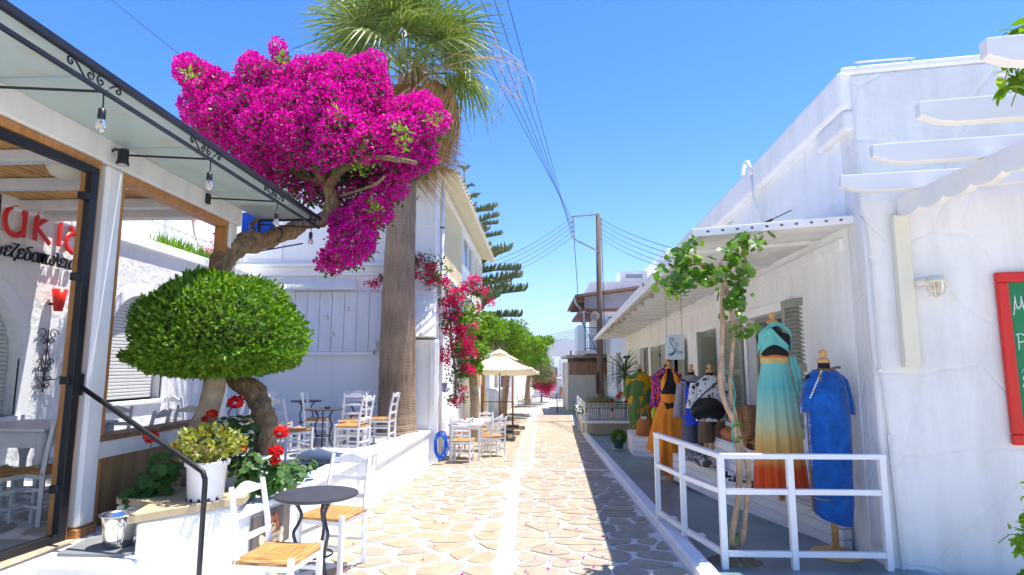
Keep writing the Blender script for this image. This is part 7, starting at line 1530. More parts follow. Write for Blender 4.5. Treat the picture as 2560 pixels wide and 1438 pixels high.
# --- sapling with big round leaves by the railing
sp_ = thing('round_leaf_sapling', 'two-stemmed sapling with big round green leaves by the railing', 'tree', (1.635, 5.38, 0))
Z = lambda zx, zy, Y=5.38: tuple(pix(1400 + .417 * zx, 560 + .417 * zy, Y))
m_sap = M('sapling_bark', (.40, .27, .16), .75, .35, 10, .5, 30)
base = (1.635, 5.38, .02)
limb('stem', [base, tuple(pix(1836, 1400, 5.38)), tuple(pix(1832, 1330, 5.38)), tuple(pix(1846, 1240, 5.38)), tuple(pix(1848, 1150, 5.38)), Z(1050, 1250), Z(1040, 1180), Z(985, 1060), Z(960, 930), Z(968, 780), Z(975, 600), Z(970, 470), Z(985, 330)], .030, .018, m_sap, sp_, n=48, seg=9, knob=.18)
limb('stem', [base, tuple(pix(1850, 1385, 5.40)), tuple(pix(1862, 1300, 5.41)), tuple(pix(1872, 1180, 5.41)), Z(1085, 1330, 5.41), Z(1060, 1200, 5.41), Z(1022, 1000, 5.41), Z(1030, 800, 5.41), Z(1042, 650, 5.41), Z(1020, 500, 5.41), Z(985, 340)], .026, .016, m_sap, sp_, n=44, seg=9, knob=.18)
brs = [[(985, 340), (920, 300), (850, 250), (740, 225), (690, 210)], [(850, 250), (800, 150), (760, 110)], [(985, 340), (960, 240), (1010, 190), (1050, 130), (1130, 110), (1250, 95)], [(1000, 400), (1070, 420), (1100, 300), (1110, 200)], [(900, 330), (800, 340), (680, 345), (620, 330)], [(1010, 480), (1060, 520)], [(1042, 650), (1090, 625), (1170, 605)]]
LM = round_leaf_mesh(8, .03, .10); m_sleaf = leafmat('round_leaf', (.07, .18, .02), (.17, .32, .035), (.30, .42, .05), rough=.35, trans=.35, spec=.5); rnd = random.Random(12)
for bi, b in enumerate(brs):
    Q = spline([Z(x, y, 5.38 + .05 * math.sin(bi * 2 + i)) for i, (x, y) in enumerate(b)], 30); mb = MB(); mb.tube(Q, [.012 - .007 * i / 29 for i in range(30)], 6); mb.build('branch', m_sap, sp_, smooth=True)
    for j in range(34 if len(b) > 3 else 16):
        p = Q[rnd.randint(4, 29)] + Vector((rnd.gauss(0, .045), rnd.gauss(0, .05), rnd.gauss(-.01, .05))); s = rnd.choice((.028, .036, .045, .055, .062)); o = place('leaf', LM, m_sleaf, sp_); nrm = Vector((rnd.gauss(0, .7), rnd.gauss(-.5, .6), rnd.gauss(.5, .5))).normalized(); o.rotation_mode = 'QUATERNION'; o.rotation_quaternion = nrm.to_track_quat('Z', 'Y') @ Quaternion((0, 0, 1), rnd.random() * 6.28); o.location = p - ORIG[sp_.name]; o.scale = (s, s, s)
for zx, zy, cnt, sd in ((700, 330, 34, .14), (730, 200, 26, .10), (740, 390, 16, .08), (1100, 150, 24, .09), (980, 250, 20, .12), (1020, 420, 22, .09), (1050, 500, 10, .05), (870, 340, 16, .08)):
    for j in range(cnt):
        p = Vector(Z(zx, zy)) + Vector((rnd.gauss(0, sd * .7), rnd.gauss(-.02, sd * .6), rnd.gauss(0, sd * .7))); s = rnd.choice((.028, .04, .05, .06)); o = place('leaf', LM, m_sleaf, sp_); nrm = Vector((rnd.gauss(0, .7), rnd.gauss(-.5, .6), rnd.gauss(.5, .5))).normalized(); o.rotation_mode = 'QUATERNION'; o.rotation_quaternion = nrm.to_track_quat('Z', 'Y') @ Quaternion((0, 0, 1), rnd.random() * 6.28); o.location = p - ORIG[sp_.name]; o.scale = (s, s, s)
for z_, r in ((pix(1840, 1065, 5.38), .04), (pix(1838, 1340, 5.38), .035), (pix(1845, 1100, 5.38), .03)):
    for j in range(7): o = place('leaf', LM, m_sleaf, sp_); o.location = Vector(z_) + Vector((rnd.gauss(0, .02), rnd.gauss(-.02, .02), rnd.gauss(0, .02))) - ORIG[sp_.name]; o.rotation_euler = (rnd.random(), rnd.random() - .5, rnd.random() * 6); o.scale = (r * .7,) * 3
mb = MB(); mb.grid(lambda u, v: (1.64 + .24 * v * math.cos(2 * math.pi * u), 5.40 + .16 * v * math.sin(2 * math.pi * u), zg(5.4) + .034 + .05 * (1 - v ** 3) + .012 * noise.noise(Vector((u * 9, v * 5, 0)))), 30, 8, True); mb.build('root_soil', M('stony_soil', (.20, .14, .09), .95, .5, 25, 1, 40), sp_, smooth=False)
mb = MB(); mb.tube([tuple(pix(1826, 930, 5.38)), tuple(pix(1838, 985, 5.37)), tuple(pix(1830, 1080, 5.36)), tuple(pix(1834, 1130, 5.36))], .004, 5); mb.build('twine', M('teal_twine', (.03, .42, .36), .7), sp_)
# --- dracaena, flowers and grasses in the far planter of the shop terrace
dr_ = thing('dracaena', 'spiky dracaena with a bare stem behind the striped bench', 'plant', (3.3, 22.4, -.6)); bc_ = pix(1562, 935, 22.4); limb('stem', [(bc_.x + .05, 22.4, -.6), (bc_.x + .1, 22.4, .3), tuple(bc_)], .10, .08, M('dracaena_stem', (.30, .19, .09), .9, .3, 6, .8, 12), dr_, n=12, seg=8)
mb = MB(); vv = []; ff = []
for i, t in enumerate(np.linspace(0, 1, 6)): w = .035 * (1 - t ** 2.2) + .002; vv += [(t * .8, w, .02 - .22 * t * t), (t * .8, 0, -.22 * t * t), (t * .8, -w, .02 - .22 * t * t)]
for i in range(5): ff += [(3 * i, 3 * i + 3, 3 * i + 4, 3 * i + 1), (3 * i + 1, 3 * i + 4, 3 * i + 5, 3 * i + 2)]
mb.add(vv, ff); DM = mk(mb, 'leaf_blade'); m_drac = leafmat('dracaena_leaf', (.06, .12, .03), (.15, .22, .06), rough=.4, trans=.25)
for k in range(58): o = place('leaf_blade', DM, m_drac, dr_); o.location = Vector(bc_) + Vector((0, 0, .1 - .004 * k)) - ORIG[dr_.name]; o.rotation_euler = (0, R(-78 + 105 * k / 57), k * 2.4); s = rnd.uniform(.8, 1.15); o.scale = (s, s, s)
gs = thing('terrace_grasses', 'bushy green grasses at the foot of the utility pole', 'plant', (2.5, 22.5, -.1)); k = 2600; a = RS.rand(k) * 6.28; P = np.stack([2.35 + RS.normal(size=k) * .22, 22.4 + RS.normal(size=k) * .4, -.15 + RS.rand(k) * .55], 1); leaf_cloud('blades', P, RS.normal(size=(k, 3)) * .5 + np.array([0, 0, 1]), rdir(k), RS.uniform(.12, .35, k), .03, m_olive, gs, .1); k = 900; P = np.stack([2.55 + RS.normal(size=k) * .5, 22.6 + RS.normal(size=k) * .3, -.1 + RS.rand(k) * .3], 1); leaf_cloud('broad_leaves', P, rdir(k) + np.array([0, 0, .5]), rdir(k), RS.uniform(.08, .14, k), .06, m_bleaf, gs, .15)
fs = thing('terrace_geraniums', 'red geraniums in the planter behind the striped bench', 'plant', (3.0, 22.2, -.1)); k = 1500; P = np.stack([2.95 + RS.normal(size=k) * .35, 22.3 + RS.normal(size=k) * .2, .0 + RS.rand(k) * .35], 1); leaf_cloud('foliage', P, rdir(k) + np.array([0, 0, .5]), rdir(k), RS.uniform(.06, .11, k), .06, m_bleaf, fs, .15)
for x, y in ((1530, 1003), (1545, 992), (1568, 1004), (1598, 1000), (1520, 1008), (1552, 985)): o = place('flower_head', FH[0], m_redf, fs); o.location = pix(x, y, 22.0) - ORIG[fs.name]; o.scale = (.075,) * 3
bx_ = thing('pot_shrub', 'round green shrub in a small teal pot beside the plank crate', 'plant', (2.02, 15.6, zg(15.6) + .034)); mb = MB(); mb.lathe([(.10, 0), (.13, .16), (.135, .18), (.12, .18)], 18, (2.02, 15.6, zg(15.6) + .034)); mb.build('pot', M('dark_teal_pot', (.02, .10, .10), .5), bx_, smooth=True); k = 1100; d = rdir(k); leaf_cloud('foliage', np.array([2.02, 15.6, zg(15.6) + .32]) + d * .17 * RS.uniform(.6, 1.05, k)[:, None], d, rdir(k), .05, .03, m_topi, bx_, .15)
mb = MB(); mb.lathe([(.15, 0), (.16, .012), (.15, .015)], 16, (2.02, 15.6, zg(15.6) + .032)); mb.build('saucer', m_paint, bx_)
# --- sprays at the right edge: a creeper on the pergola, a shrub below the board
cp = thing('pergola_creeper', 'leafy creeper spray hanging from the pergola at the upper right', 'climber', tuple(pix(2550, 120, 3.0)))
def spray(t, pts, n, mat, ls, spread, Y):
    Q = spline([tuple(pix(x, y, Y + .02 * i)) for i, (x, y) in enumerate(pts)], 30); mb = MB(); mb.tube(Q, [.006 - .004 * i / 29 for i in range(30)], 5); mb.build('stem', m_sap, t, smooth=True)
    for j in range(n):
        p = Q[RS.randint(2, 30)]; o = place('leaf', DL_, mat, t); o.location = p + Vector(RS.normal(size=3) * spread) - ORIG[t.name]; o.rotation_euler = (RS.uniform(-.8, .8), RS.uniform(-.6, 1.2), RS.rand() * 6.28); s = ls * RS.uniform(.7, 1.3); o.scale = (s, s, s)
mb = MB(); vv = []; ff = []
for i, t in enumerate(np.linspace(0, 1, 6)): w = .24 * math.sin(math.pi * min(1, t * .92 + .06)) ** .8 + .005; vv += [(t, w, .06 - .12 * t * t), (t, 0, -.12 * t * t), (t, -w, .06 - .12 * t * t)]
for i in range(5): ff += [(3 * i, 3 * i + 3, 3 * i + 4, 3 * i + 1), (3 * i + 1, 3 * i + 4, 3 * i + 5, 3 * i + 2)]
mb.add(vv, ff); DL_ = mk(mb, 'leaf')
spray(cp, [(2600, 60), (2560, 90), (2530, 130), (2515, 190), (2508, 225)], 40, m_vine, .075, .012, 3.0); spray(cp, [(2600, 80), (2555, 130), (2545, 190), (2540, 230)], 30, m_vine, .075, .015, 3.05); spray(cp, [(2600, 40), (2570, 60), (2540, 75), (2545, 100)], 24, m_bleaf, .06, .02, 3.0); spray(cp, [(2620, 120), (2590, 160), (2570, 200)], 24, m_vine, .07, .02, 3.0)
sr = thing('wall_shrub', 'green shrub sprays at the lower right edge below the menu board', 'plant', tuple(pix(2590, 1500, 4.6))); spray(sr, [(2600, 1520), (2575, 1450), (2560, 1380), (2545, 1330)], 40, m_vine, .085, .025, 4.6); spray(sr, [(2640, 1520), (2600, 1400), (2570, 1330), (2560, 1270)], 36, m_vine, .085, .03, 4.6); spray(sr, [(2640, 1450), (2600, 1320), (2570, 1240), (2555, 1215)], 16, m_vine, .05, .03, 4.6)
# petals blown about
pe = thing('fallen_petals', 'magenta petals fallen on the lane and terrace floor', 'petals', (-1.5, 5.5, 0)); k = 90; x = RS.uniform(-2.2, .9, k); y = 4.8 + RS.rand(k) ** 1.5 * 7; P = np.stack([x, y, np.array([zg(a) + .016 for a in y])], 1); d = RS.normal(size=(k, 3)); d[:, 2] = .1; leaf_cloud('petals', P, d, np.tile([[0, 0, 1.0]], (k, 1)) + RS.normal(size=(k, 3)) * .2, .035, .03, m_mag, pe, .2)
# ------------------------------------------------------------------ far end of the shop terrace: low wall, railing, striped bench
fw = thing('raised_bed_wall', 'beige low wall of the raised bed along the lane past the shop terrace', 'wall', (1.5, 21, -.6))
m_beigew = plaster('beige_render', (.62, .56, .46), bump=.3)
mb = MB(); mb.prism([(1.50, 20.95), (1.68, 20.95), (2.35, 36), (2.17, 36)], -1.3, lambda x, y: zg(y) + .50); mb.build('wall', m_beigew, fw, bevel=.02); mb = MB(); mb.prism([(1.47, 20.92), (1.71, 20.92), (2.38, 36), (2.14, 36)], lambda x, y: zg(y) + .50, lambda x, y: zg(y) + .56); mb.build('coping', m_paint, fw, bevel=.01)
mb = MB(); mb.prism([(1.69, 21.5), (3.55, 21.5), (3.9, 36), (2.34, 36)], -1.3, lambda x, y: zg(y) + .42); mb.build('bed_soil', M('stony_soil', (.20, .14, .09), .95), fw)
mb = MB(); mb.prism([(1.68, 20.97), (3.53, 21.3), (3.53, 21.45), (1.68, 21.12)], -1.3, -.14); mb.build('end_wall', m_beigew, fw)
fr_ = thing('scroll_railing', 'white scrolled iron railing on the raised bed wall', 'railing', (1.6, 21, -.1))
def railrun(a, b, za, zb, n, h):
    A = Vector(a); B = Vector(b)
    for f in (0.02, .55, 1): mb = MB(); mb.tube([A + up * (za + h * f), B + up * (zb + h * f)], .012, 6); mb.build('rail', m_whitemetal, fr_)
    for k in range(n + 1):
        t = k / n; p = A.lerp(B, t) + up * (za + (zb - za) * t); mb = MB(); mb.tube([p, p + up * h], .009, 5); mb.build('baluster', m_whitemetal, fr_)
        if k < n:
            q = A.lerp(B, (k + .5) / n) + up * (za + (zb - za) * (k + .5) / n + h * .78); d = (B - A).normalized(); mb = MB(); w = (B - A).length / n * .42
            for s_ in (-1, 1): mb.tube([q + d * s_ * w * (1 - .7 * x) * math.cos(x * 5) + up * w * (1 - .7 * x) * math.sin(x * 5) for x in np.linspace(0, 1, 9)], .007, 4)
            mb.build('scroll', m_whitemetal, fr_)
railrun((1.60, 21.05, 0), (2.26, 35.8, 0), zg(21) + .56, zg(35.8) + .56, 30, .46); railrun((1.60, 21.03, 0), (3.40, 21.3, 0), -.10, -.10, 12, .50)
bn_ = thing('striped_bench', 'white bench with grey striped cushions at the end of the shop terrace', 'bench', (2.4, 20.6, -.6))
zb = zg(20.6) + .03
mb = MB(); mb.lim(1.52, 3.42, 20.25, 20.85, zb + .40, zb + .46); mb.build('seat', m_paint, bn_, bevel=.008); mb = MB(); mb.lim(1.62, 3.40, 20.80, 20.86, zb, zb + .40); mb.build('back_panel', m_beigew, bn_)
for x in (1.56, 3.38): mb = MB(); mb.lim(x - .03, x + .03, 20.28, 20.34, zb, zb + .40); mb.build('leg', m_paint, bn_)
m_strp = print_mat('grey_stripes', (.55, .55, .55), (.16, .16, .18), 5, .5, None, .0, feature='wave')
for k in range(4): mb = MB(); mb.box((1.86 + k * .44, 20.76, zb + .66), (.42, .12, .38), rx=-.18); mb.build('cushion', m_strp, bn_, bevel=.04, seg=3)
pz = thing('pink_flamingo', 'pink ornament standing on the striped bench', 'ornament', tuple(pix(1530, 1040, 20.4))); c = pix(1530, 1035, 20.4); mb = MB(); mb.ell(c, (.05, .04, .11), 8, 8); mb.build('body', M('flamingo_pink', (.75, .32, .26), .6), pz, smooth=True); mb = MB(); mb.tube([c + V(0, 0, .08), c + V(-.03, 0, .16), c + V(.02, 0, .2)], [.03, .02, .012], 6); mb.build('neck', m_black, pz, smooth=True)

# ------------------------------------------------------------------ utility pole, wires, loudspeaker
m_polew = M('weathered_pole', (.17, .115, .08), .85, .3, 5, .6, 12, stretch=(4, 4, .4))
up_ = thing('utility_pole', 'tall weathered wooden utility pole with a steel side bracket', 'pole', (2.98, 29, -.9))
mb = MB(); mb.tube([(2.96, 29, -.9), (2.98, 29, 4), (3.0, 29, 9.15)], [.16, .14, .11], 14); mb.build('pole', m_polew, up_, smooth=True)
m_galv = M('galvanised', (.38, .36, .33), .5, .2, 5, metal=.5)
for a, b in (((3.0, 28.9, 9.08), (1.74, 28.9, 8.98)), ((1.76, 28.9, 9.0), (1.80, 28.9, 7.85)), ((1.80, 28.9, 7.86), (2.95, 28.9, 7.25))): mb = MB(); mb.bar(a, b, .06, .07); mb.build('bracket_arm', m_galv, up_)
m_ins = M('insulator', (.45, .30, .22), .3, .2)
LA = [Vector((1.70, 28.85, 8.95 - .245 * k)) for k in range(5)]; RA = [Vector((3.13, 28.85, 8.85 - .245 * k)) for k in range(5)]
for p in LA + RA: mb = MB(); mb.lathe([(.03, -.06), (.05, -.03), (.03, 0), (.05, .03), (.02, .06)], 8, p); mb.build('insulator', m_ins, up_, smooth=True); mb = MB(); s_ = 1 if p in LA else -1; mb.tube([p, p + V(.1 * s_, .05, 0)], .012, 5); mb.build('insulator_pin', m_galv, up_)
mb = MB(); mb.tube([(3.12, 28.84, 8.9), (3.16, 28.84, 6), (3.2, 28.84, 1)], .018, 6); mb.tube([(1.80, 28.9, 7.9), (2.0, 28.86, 4), (2.9, 28.84, 2.2)], .016, 6); mb.build('down_cable', m_black, up_)
mb = MB(); mb.lim(2.72, 2.84, 28.8, 28.95, .4, 1.4); mb.build('meter_box', M('dark_box', (.06, .045, .04), .5), up_, bevel=.01)
ls = thing('loudspeaker', 'pale horn loudspeaker mounted on the utility pole', 'loudspeaker', (2.75, 28.7, 4.2)); c = Vector((2.72, 28.62, 4.05)); mb = MB(); Q = [(c + V(0, .30, 0), .04), (c + V(0, .18, 0), .06), (c + V(0, .06, 0), .12), (c + V(0, 0, 0), .22), (c + V(0, -.02, 0), .22)]; mb.tube([q[0] for q in Q], [q[1] for q in Q], 18, False); mb.build('horn', M('horn_beige', (.55, .50, .38), .5, .1), ls, smooth=True, solid=.01); mb = MB(); mb.ell(c + V(0, .02, 0), (.05, .06, .05), 10, 8); mb.build('driver', M('horn_beige', (.55, .50, .38), .5), ls, smooth=True); mb = MB(); mb.tube([c + V(0, .28, 0), c + V(.2, .35, .05)], .02, 6); mb.tube([c + V(.05, .3, .1), c + V(-.5, .3, .25), c + V(-.8, .3, .1)], .018, 6); mb.build('mount', m_galv, ls)
p2 = thing('utility_pole', 'distant dark utility pole beyond the beige building', 'pole', (4.35, 66, -1.8)); mb = MB(); mb.tube([(4.5, 66, -1.9), (4.45, 66, 6.1)], .17, 8); mb.build('pole', m_polew, p2); mb = MB(); mb.tube([(4.45, 65.9, 5.9), (4.45, 65.9, 4.9)], .22, 6); mb.build('insulator_rack', m_galv, p2)
p3 = thing('utility_pole', 'short far-off pole left of the distant one', 'pole', (4.1, 90, -2.4)); mb = MB(); mb.tube([(4.9, 90, -2.5), (4.9, 90, 4.1)], .15, 8); mb.build('pole', m_polew, p3); mb = MB(); mb.tube([(4.5, 90, 3.8), (5.3, 90, 3.8)], .06, 5); mb.build('cross_arm', m_galv, p3)
def wire(name, a, b, sag, label, r=.009, n=24):
    a = Vector(a); b = Vector(b); mb = MB(); mb.tube([a.lerp(b, t) - up * sag * 4 * t * (1 - t) for t in np.linspace(0, 1, n)], r, 5); return tag(mb.build(name, m_black, None), label, 'wire', 'overhead wires')
od = ('highest', 'second', 'third', 'fourth', 'lowest')
for k in range(5):
    e = pix(1128 + 34 * k, -30, 12); f_ = LA[k] + (e - LA[k]) * 1.9; wire('overhead_wire', LA[k], f_, .12, f'{od[k]} wire on the pole bracket of those rising to the upper left over the lane', .010)
    q = pix(1235 + 4 * k, 588 + 15 * k + (k > 2) * 4, 24.5); q2 = Vector((-2.3, 24.8, 5.9 - .2 * k)); wire('overhead_wire', LA[k], q2, .25, f'{od[k]} of the wires from the pole bracket leftwards to the tiled house', .010)
    g = pix(1740 - 12 * k, 582 + 18 * k, 14.0 + k * .6); g = Vector((shop_x(g.y) + .1, g.y, min(4.36, g.z))); wire('overhead_wire', RA[k], g, .12, f'{od[k]} of the wires from the pole rightwards to the shop parapet', .009)
wire('overhead_wire', pix(230, -40, 9), Vector((-4.6, 12.7, 6.0)), .05, 'single thin wire at the upper left running down behind the magenta crown', .006)
for k in range(4): wire('overhead_wire', (4.45, 66, 5.8 - .25 * k), (-6, 70, 4.6 - .25 * k), .3, f'{od[k]} of the faint wires left of the distant pole', .02)

# ------------------------------------------------------------------ houses down the lane
bb_ = thing('beige_house', 'plain beige house with a reed screen below its flat roof', 'building', (2, 39, -1.2))
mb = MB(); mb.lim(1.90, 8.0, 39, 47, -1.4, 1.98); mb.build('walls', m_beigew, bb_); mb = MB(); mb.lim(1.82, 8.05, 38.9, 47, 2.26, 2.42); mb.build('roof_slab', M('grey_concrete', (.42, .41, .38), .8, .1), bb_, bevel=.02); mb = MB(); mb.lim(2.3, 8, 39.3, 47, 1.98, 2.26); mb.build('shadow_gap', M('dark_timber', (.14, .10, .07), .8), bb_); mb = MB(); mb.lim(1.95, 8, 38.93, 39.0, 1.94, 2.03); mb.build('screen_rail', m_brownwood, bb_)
rnd = random.Random(6); mb = MB(); x = 1.98
while x < 6.2: w = rnd.uniform(.016, .03); mb.lim(x, x + w, 38.94, 38.975, 1.16 + rnd.uniform(-.02, .02), 1.94); x += w + .006
stuff(mb.build('reed_screen', M('reed_screen', (.36, .20, .12), .8, .2, 6, island=.3), bb_)); mb = MB(); mb.lim(2.0, 6.2, 38.985, 38.99, 1.17, 1.93); mb.build('screen_back', m_brownwood, bb_)
hb = thing('balcony_house', 'house with brown eaves and an iron-railed balcony above the lane', 'building', (3, 36, 2))
m_hw = plaster('grey_white_wall', (.66, .65, .63), bump=.2)
mb = MB(); mb.lim(3.75, 10, 35.5, 44, 2.44, 5.6); mb.build('upper_wall', m_hw, hb); mb = MB(); mb.lim(2.35, 3.75, 35.4, 38.8, 2.44, 2.62); mb.build('balcony_slab', m_hw, hb, bevel=.02); mb = MB(); mb.lim(2.9, 3.74, 35.6, 38.8, 2.3, 2.43); mb.build('soffit_beam', M('dark_timber', (.14, .10, .07), .8), hb)
mb = MB(); mb.lim(2.35, 2.50, 35.4, 38.8, 2.62, 4.1); mb.lim(2.50, 2.72, 35.4, 35.55, 2.62, 4.1); mb.build('parapet', m_plaster, hb, bevel=.02)
for z in (2.72, 3.95): mb = MB(); mb.tube([(2.72, 35.47, z), (3.75, 35.47, z)], .025, 6); mb.build('railing_bar', m_black, hb)
for k in range(9): mb = MB(); x = 2.78 + k * .115; mb.tube([(x, 35.47, 2.72), (x, 35.47, 3.95)], .014, 5); mb.tube([(x + .055 + .05 * (1 - t) * math.cos(7 * t), 35.47, 3.4 + .25 * (t - .5) + .05 * (1 - t) * math.sin(7 * t)) for t in np.linspace(0, 1, 10)], .010, 4); mb.build('baluster', m_black, hb)
mb = MB(); mb.lim(2.66, 2.84, 35.7, 35.9, 2.62, 5.2); mb.build('balcony_post', m_brownwood, hb); mb = MB(); mb.lim(4.2, 5.2, 35.46, 35.51, 2.62, 4.6); mb.build('door', M('dark_timber', (.14, .10, .07), .8), hb)
mb = MB(); mb.add([(2.2, 35.0, 5.72), (10, 35.0, 6.75), (10, 44.5, 6.75), (2.2, 44.5, 5.72), (2.2, 35.0, 5.86), (10, 35.0, 6.9), (10, 44.5, 6.9), (2.2, 44.5, 5.86)], [(3, 2, 1, 0), (4, 5, 6, 7), (0, 1, 5, 4), (1, 2, 6, 5), (2, 3, 7, 6), (3, 0, 4, 7)]); mb.build('roof', M('brown_roof', (.24, .13, .08), .8, .2, 3), hb)
mb = MB(); mb.add([(2.75, 35.3, 5.05), (10, 35.3, 5.05), (10, 35.4, 6.7), (2.75, 35.4, 5.75)], [(0, 1, 2, 3)]); mb.build('gable_boards', M('grey_gable', (.26, .23, .25), .8, .1), hb, solid=.06); mb = MB(); mb.lim(2.5, 10, 35.25, 44, 4.9, 5.06); mb.build('wall_plate', M('red_brown_beam', (.20, .07, .04), .7), hb)
for k in range(5): mb = MB(); mb.lim(2.28, 3.75, 35.5 + k * 1.6, 35.62 + k * 1.6, 5.45, 5.60); mb.build('rafter', m_brownwood, hb)
mb = MB(); mb.tube([(2.15, 35.2, 5.7), (2.2, 35.2, 5.4), (2.72, 35.4, 4.8), (2.74, 35.45, 2.7)], .05, 8); mb.build('downpipe', M('galv_pipe', (.5, .5, .5), .5), hb)
mb = MB(); mb.lim(3.2, 10, 36, 44, 6.0, 6.75); mb.build('roof_parapet', m_plaster, hb); mb = MB(); mb.lim(5.0, 6.6, 36, 38, 6.76, 7.4); mb.build('roof_room', m_plaster, hb); mb = MB(); mb.lim(5.3, 6.3, 35.97, 35.99, 6.95, 7.2); mb.build('roof_vent', M('blue_grey', (.3, .38, .44), .6), hb)
mb = MB(); mb.lim(7.2, 9.5, 33, 43, 6.2, 8.2); mb.build('stair_tower', m_plaster, hb, bevel=.05)
def simple_house(name, label, x0, x1, y, dep, z1, wins, mat, group=None):
    t = thing(name, label, 'building', (x0, y, zg(y)), group=group); mb = MB(); mb.lim(x0, x1, y, y + dep, zg(y) - .6, z1); mb.build('walls', mat, t); mb = MB(); mb.lim(x0 - .12, x1 + .12, y - .12, y + dep, z1, z1 + .22); mb.build('parapet', mat, t)
    for (a, b, c, d, nm) in wins:
        mb = MB(); mb.lim(a - .1, b + .1, y - .06, y - .005, c - .1, d + .1); w = mb.build(nm, m_paint, t); mb = MB(); mb.lim(a, b, y - .09, y - .061, c, d); mb.build('pane', M('far_glass', (.10, .12, .14), .2), w)
    return t
simple_house('white_cottage', 'far white two-storey house closing the lane', .8, 2.95, 84, 8, 2.9, [(2.2, 2.7, .3, 1.6, 'window'), (1.2, 1.6, .5, 1.5, 'window')], m_plaster)
simple_house('white_cottage', 'low white house in front of the far one with a dark door', -.6, 3.2, 78, 5, .05, [(.9, 1.45, -1.9, -.35, 'door')], m_plaster)
simple_house('white_cottage', 'pale lilac-shaded house beside the beige house', 2.9, 6.5, 70, 8, 2.5, [(4.2, 5, .2, 1.4, 'window')], m_plaster)
simple_house('white_cottage', 'small far house with a beige roof line behind the white one', 3.2, 7.0, 100, 8, 2.8, [(4.0, 4.8, .5, 1.6, 'window')], m_beigew)
simple_house('white_cottage', 'white house glimpsed beyond the trees on the left of the lane', -8, -2.6, 62, 9, 2.0, [(-4, -3.4, -.6, .8, 'window')], m_plaster)
simple_house('white_cottage', 'long white house behind the Norfolk pine', -12, -3.2, 40, 12, 3.0, [(-6, -5, .2, 1.5, 'window')], m_plaster)
tl = thing('white_column', 'slim white column in front of the far white house', 'column', (1.9, 76, -2.2)); mb = MB(); mb.lim(1.80, 2.0, 76, 76.2, -2.3, 2.6); mb.build('shaft', m_paint, tl); mb = MB(); mb.lim(1.72, 2.08, 75.9, 76.3, 2.6, 2.8); mb.build('capital', m_paint, tl)
# low white wall with rounded piers on the left
lw = thing('garden_wall', 'white garden wall with rounded piers on the left of the lane', 'wall', (-2.4, 27, -.9))
mb = MB(); mb.prism([(-2.62, 26.5), (-2.42, 26.5), (-2.0, 44), (-2.2, 44)], -1.6, lambda x, y: zg(y) + .95); mb.build('wall', m_plaster, lw, bevel=.03)
for k in range(6):
    y = 26.6 + k * 2.9; x = -2.5 + .024 * (y - 26.5); pr_ = [(-.3, 0), (.3, 0), (.3, 1.35)] + [(.3 * math.cos(t), 1.35 + .26 * math.sin(t)) for t in np.linspace(.2, math.pi - .2, 8)] + [(-.3, 1.35)]; mb = MB(); mb.slab(pr_, (x, y, zg(y) - .1), (1, 0, 0), (0, 0, 1), .5); mb.build('pier', m_plaster, lw, bevel=.03)
mb = MB(); mb.prism([(-2.15, 44), (-1.75, 44), (-1.75, 44.6), (-2.15, 44.6)], -1.6, 1.35); mb.build('end_pier', m_plaster, lw, bevel=.05)
oc = thing('ochre_wall', 'ochre wall and doors behind the cafe tables', 'wall', (-2.3, 23.6, -.8)); mb = MB(); mb.lim(-2.6, -2.3, 23.45, 26.4, -1.0, 2.3); mb.build('wall', M('ochre_render', (.58, .36, .13), .85, .12), oc); mb = MB(); mb.lim(-2.295, -2.25, 24.2, 25.2, -.8, 1.4); mb.build('door', m_brownwood, oc)
od2 = thing('glass_screen', 'thin-framed glass wind screen beside the umbrella poles', 'screen', (-.95, 18, -.5)); 
for a, b in (((-1.7, 18.3), (-.75, 18.3)),):
    for z in (zg(18.3) + .05, zg(18.3) + 1.15): mb = MB(); mb.bar((a[0], a[1], z), (b[0], b[1], z), .025, .025); mb.build('frame_rail', m_darkmetal, od2)
    for x in (a[0], b[0]): mb = MB(); mb.bar((x, 18.3, zg(18.3)), (x, 18.3, zg(18.3) + 1.16), .025, .025); mb.build('frame_post', m_darkmetal, od2)
    mb = MB(); mb.lim(a[0] + .02, b[0] - .02, 18.296, 18.304, zg(18.3) + .06, zg(18.3) + 1.14); mb.build('pane', dgl, od2)
for x, y, th, lab in ((-1.35, 46.5, 90, 'white chair first in the row by the garden wall down the lane'), (-1.1, 50, 90, 'white chair second in the far row down the lane'), (-.8, 54, 80, 'white chair third in the far row down the lane'), (-.4, 59, 90, 'white chair last in the far row down the lane')): put(ch3, (x, y, zg(y)), R(th), lab, 'chairs far down the lane')
# electric scooter
es = thing('kick_scooter', 'dark electric kick scooter parked at the edge of the lane', 'scooter', (1.2, 38.4, zg(38.4))); z0 = zg(38.4) + .004
mb = MB(); mb.lim(1.12, 1.26, 38.15, 38.75, z0 + .11, z0 + .16); mb.build('deck', m_black, es, bevel=.02); mb = MB(); mb.tube([(1.19, 38.1, z0 + .18), (1.17, 38.2, z0 + .7), (1.14, 38.3, z0 + 1.12)], .028, 8); mb.build('stem', m_black, es); mb = MB(); mb.tube([(.90, 38.3, z0 + 1.10), (1.14, 38.3, z0 + 1.13), (1.40, 38.3, z0 + 1.10)], .018, 6); mb.build('handlebar', m_black, es)
for y in (38.05, 38.85):
    mb = MB(); mb.tube([(1.17 + .0, y, z0 + .105), (1.21, y, z0 + .105)], .105, 18); w = mb.build('wheel', m_black, es); mb = MB(); mb.tube([(1.165, y, z0 + .105), (1.215, y, z0 + .105)], .05, 10); mb.build('hub', m_galv, w)

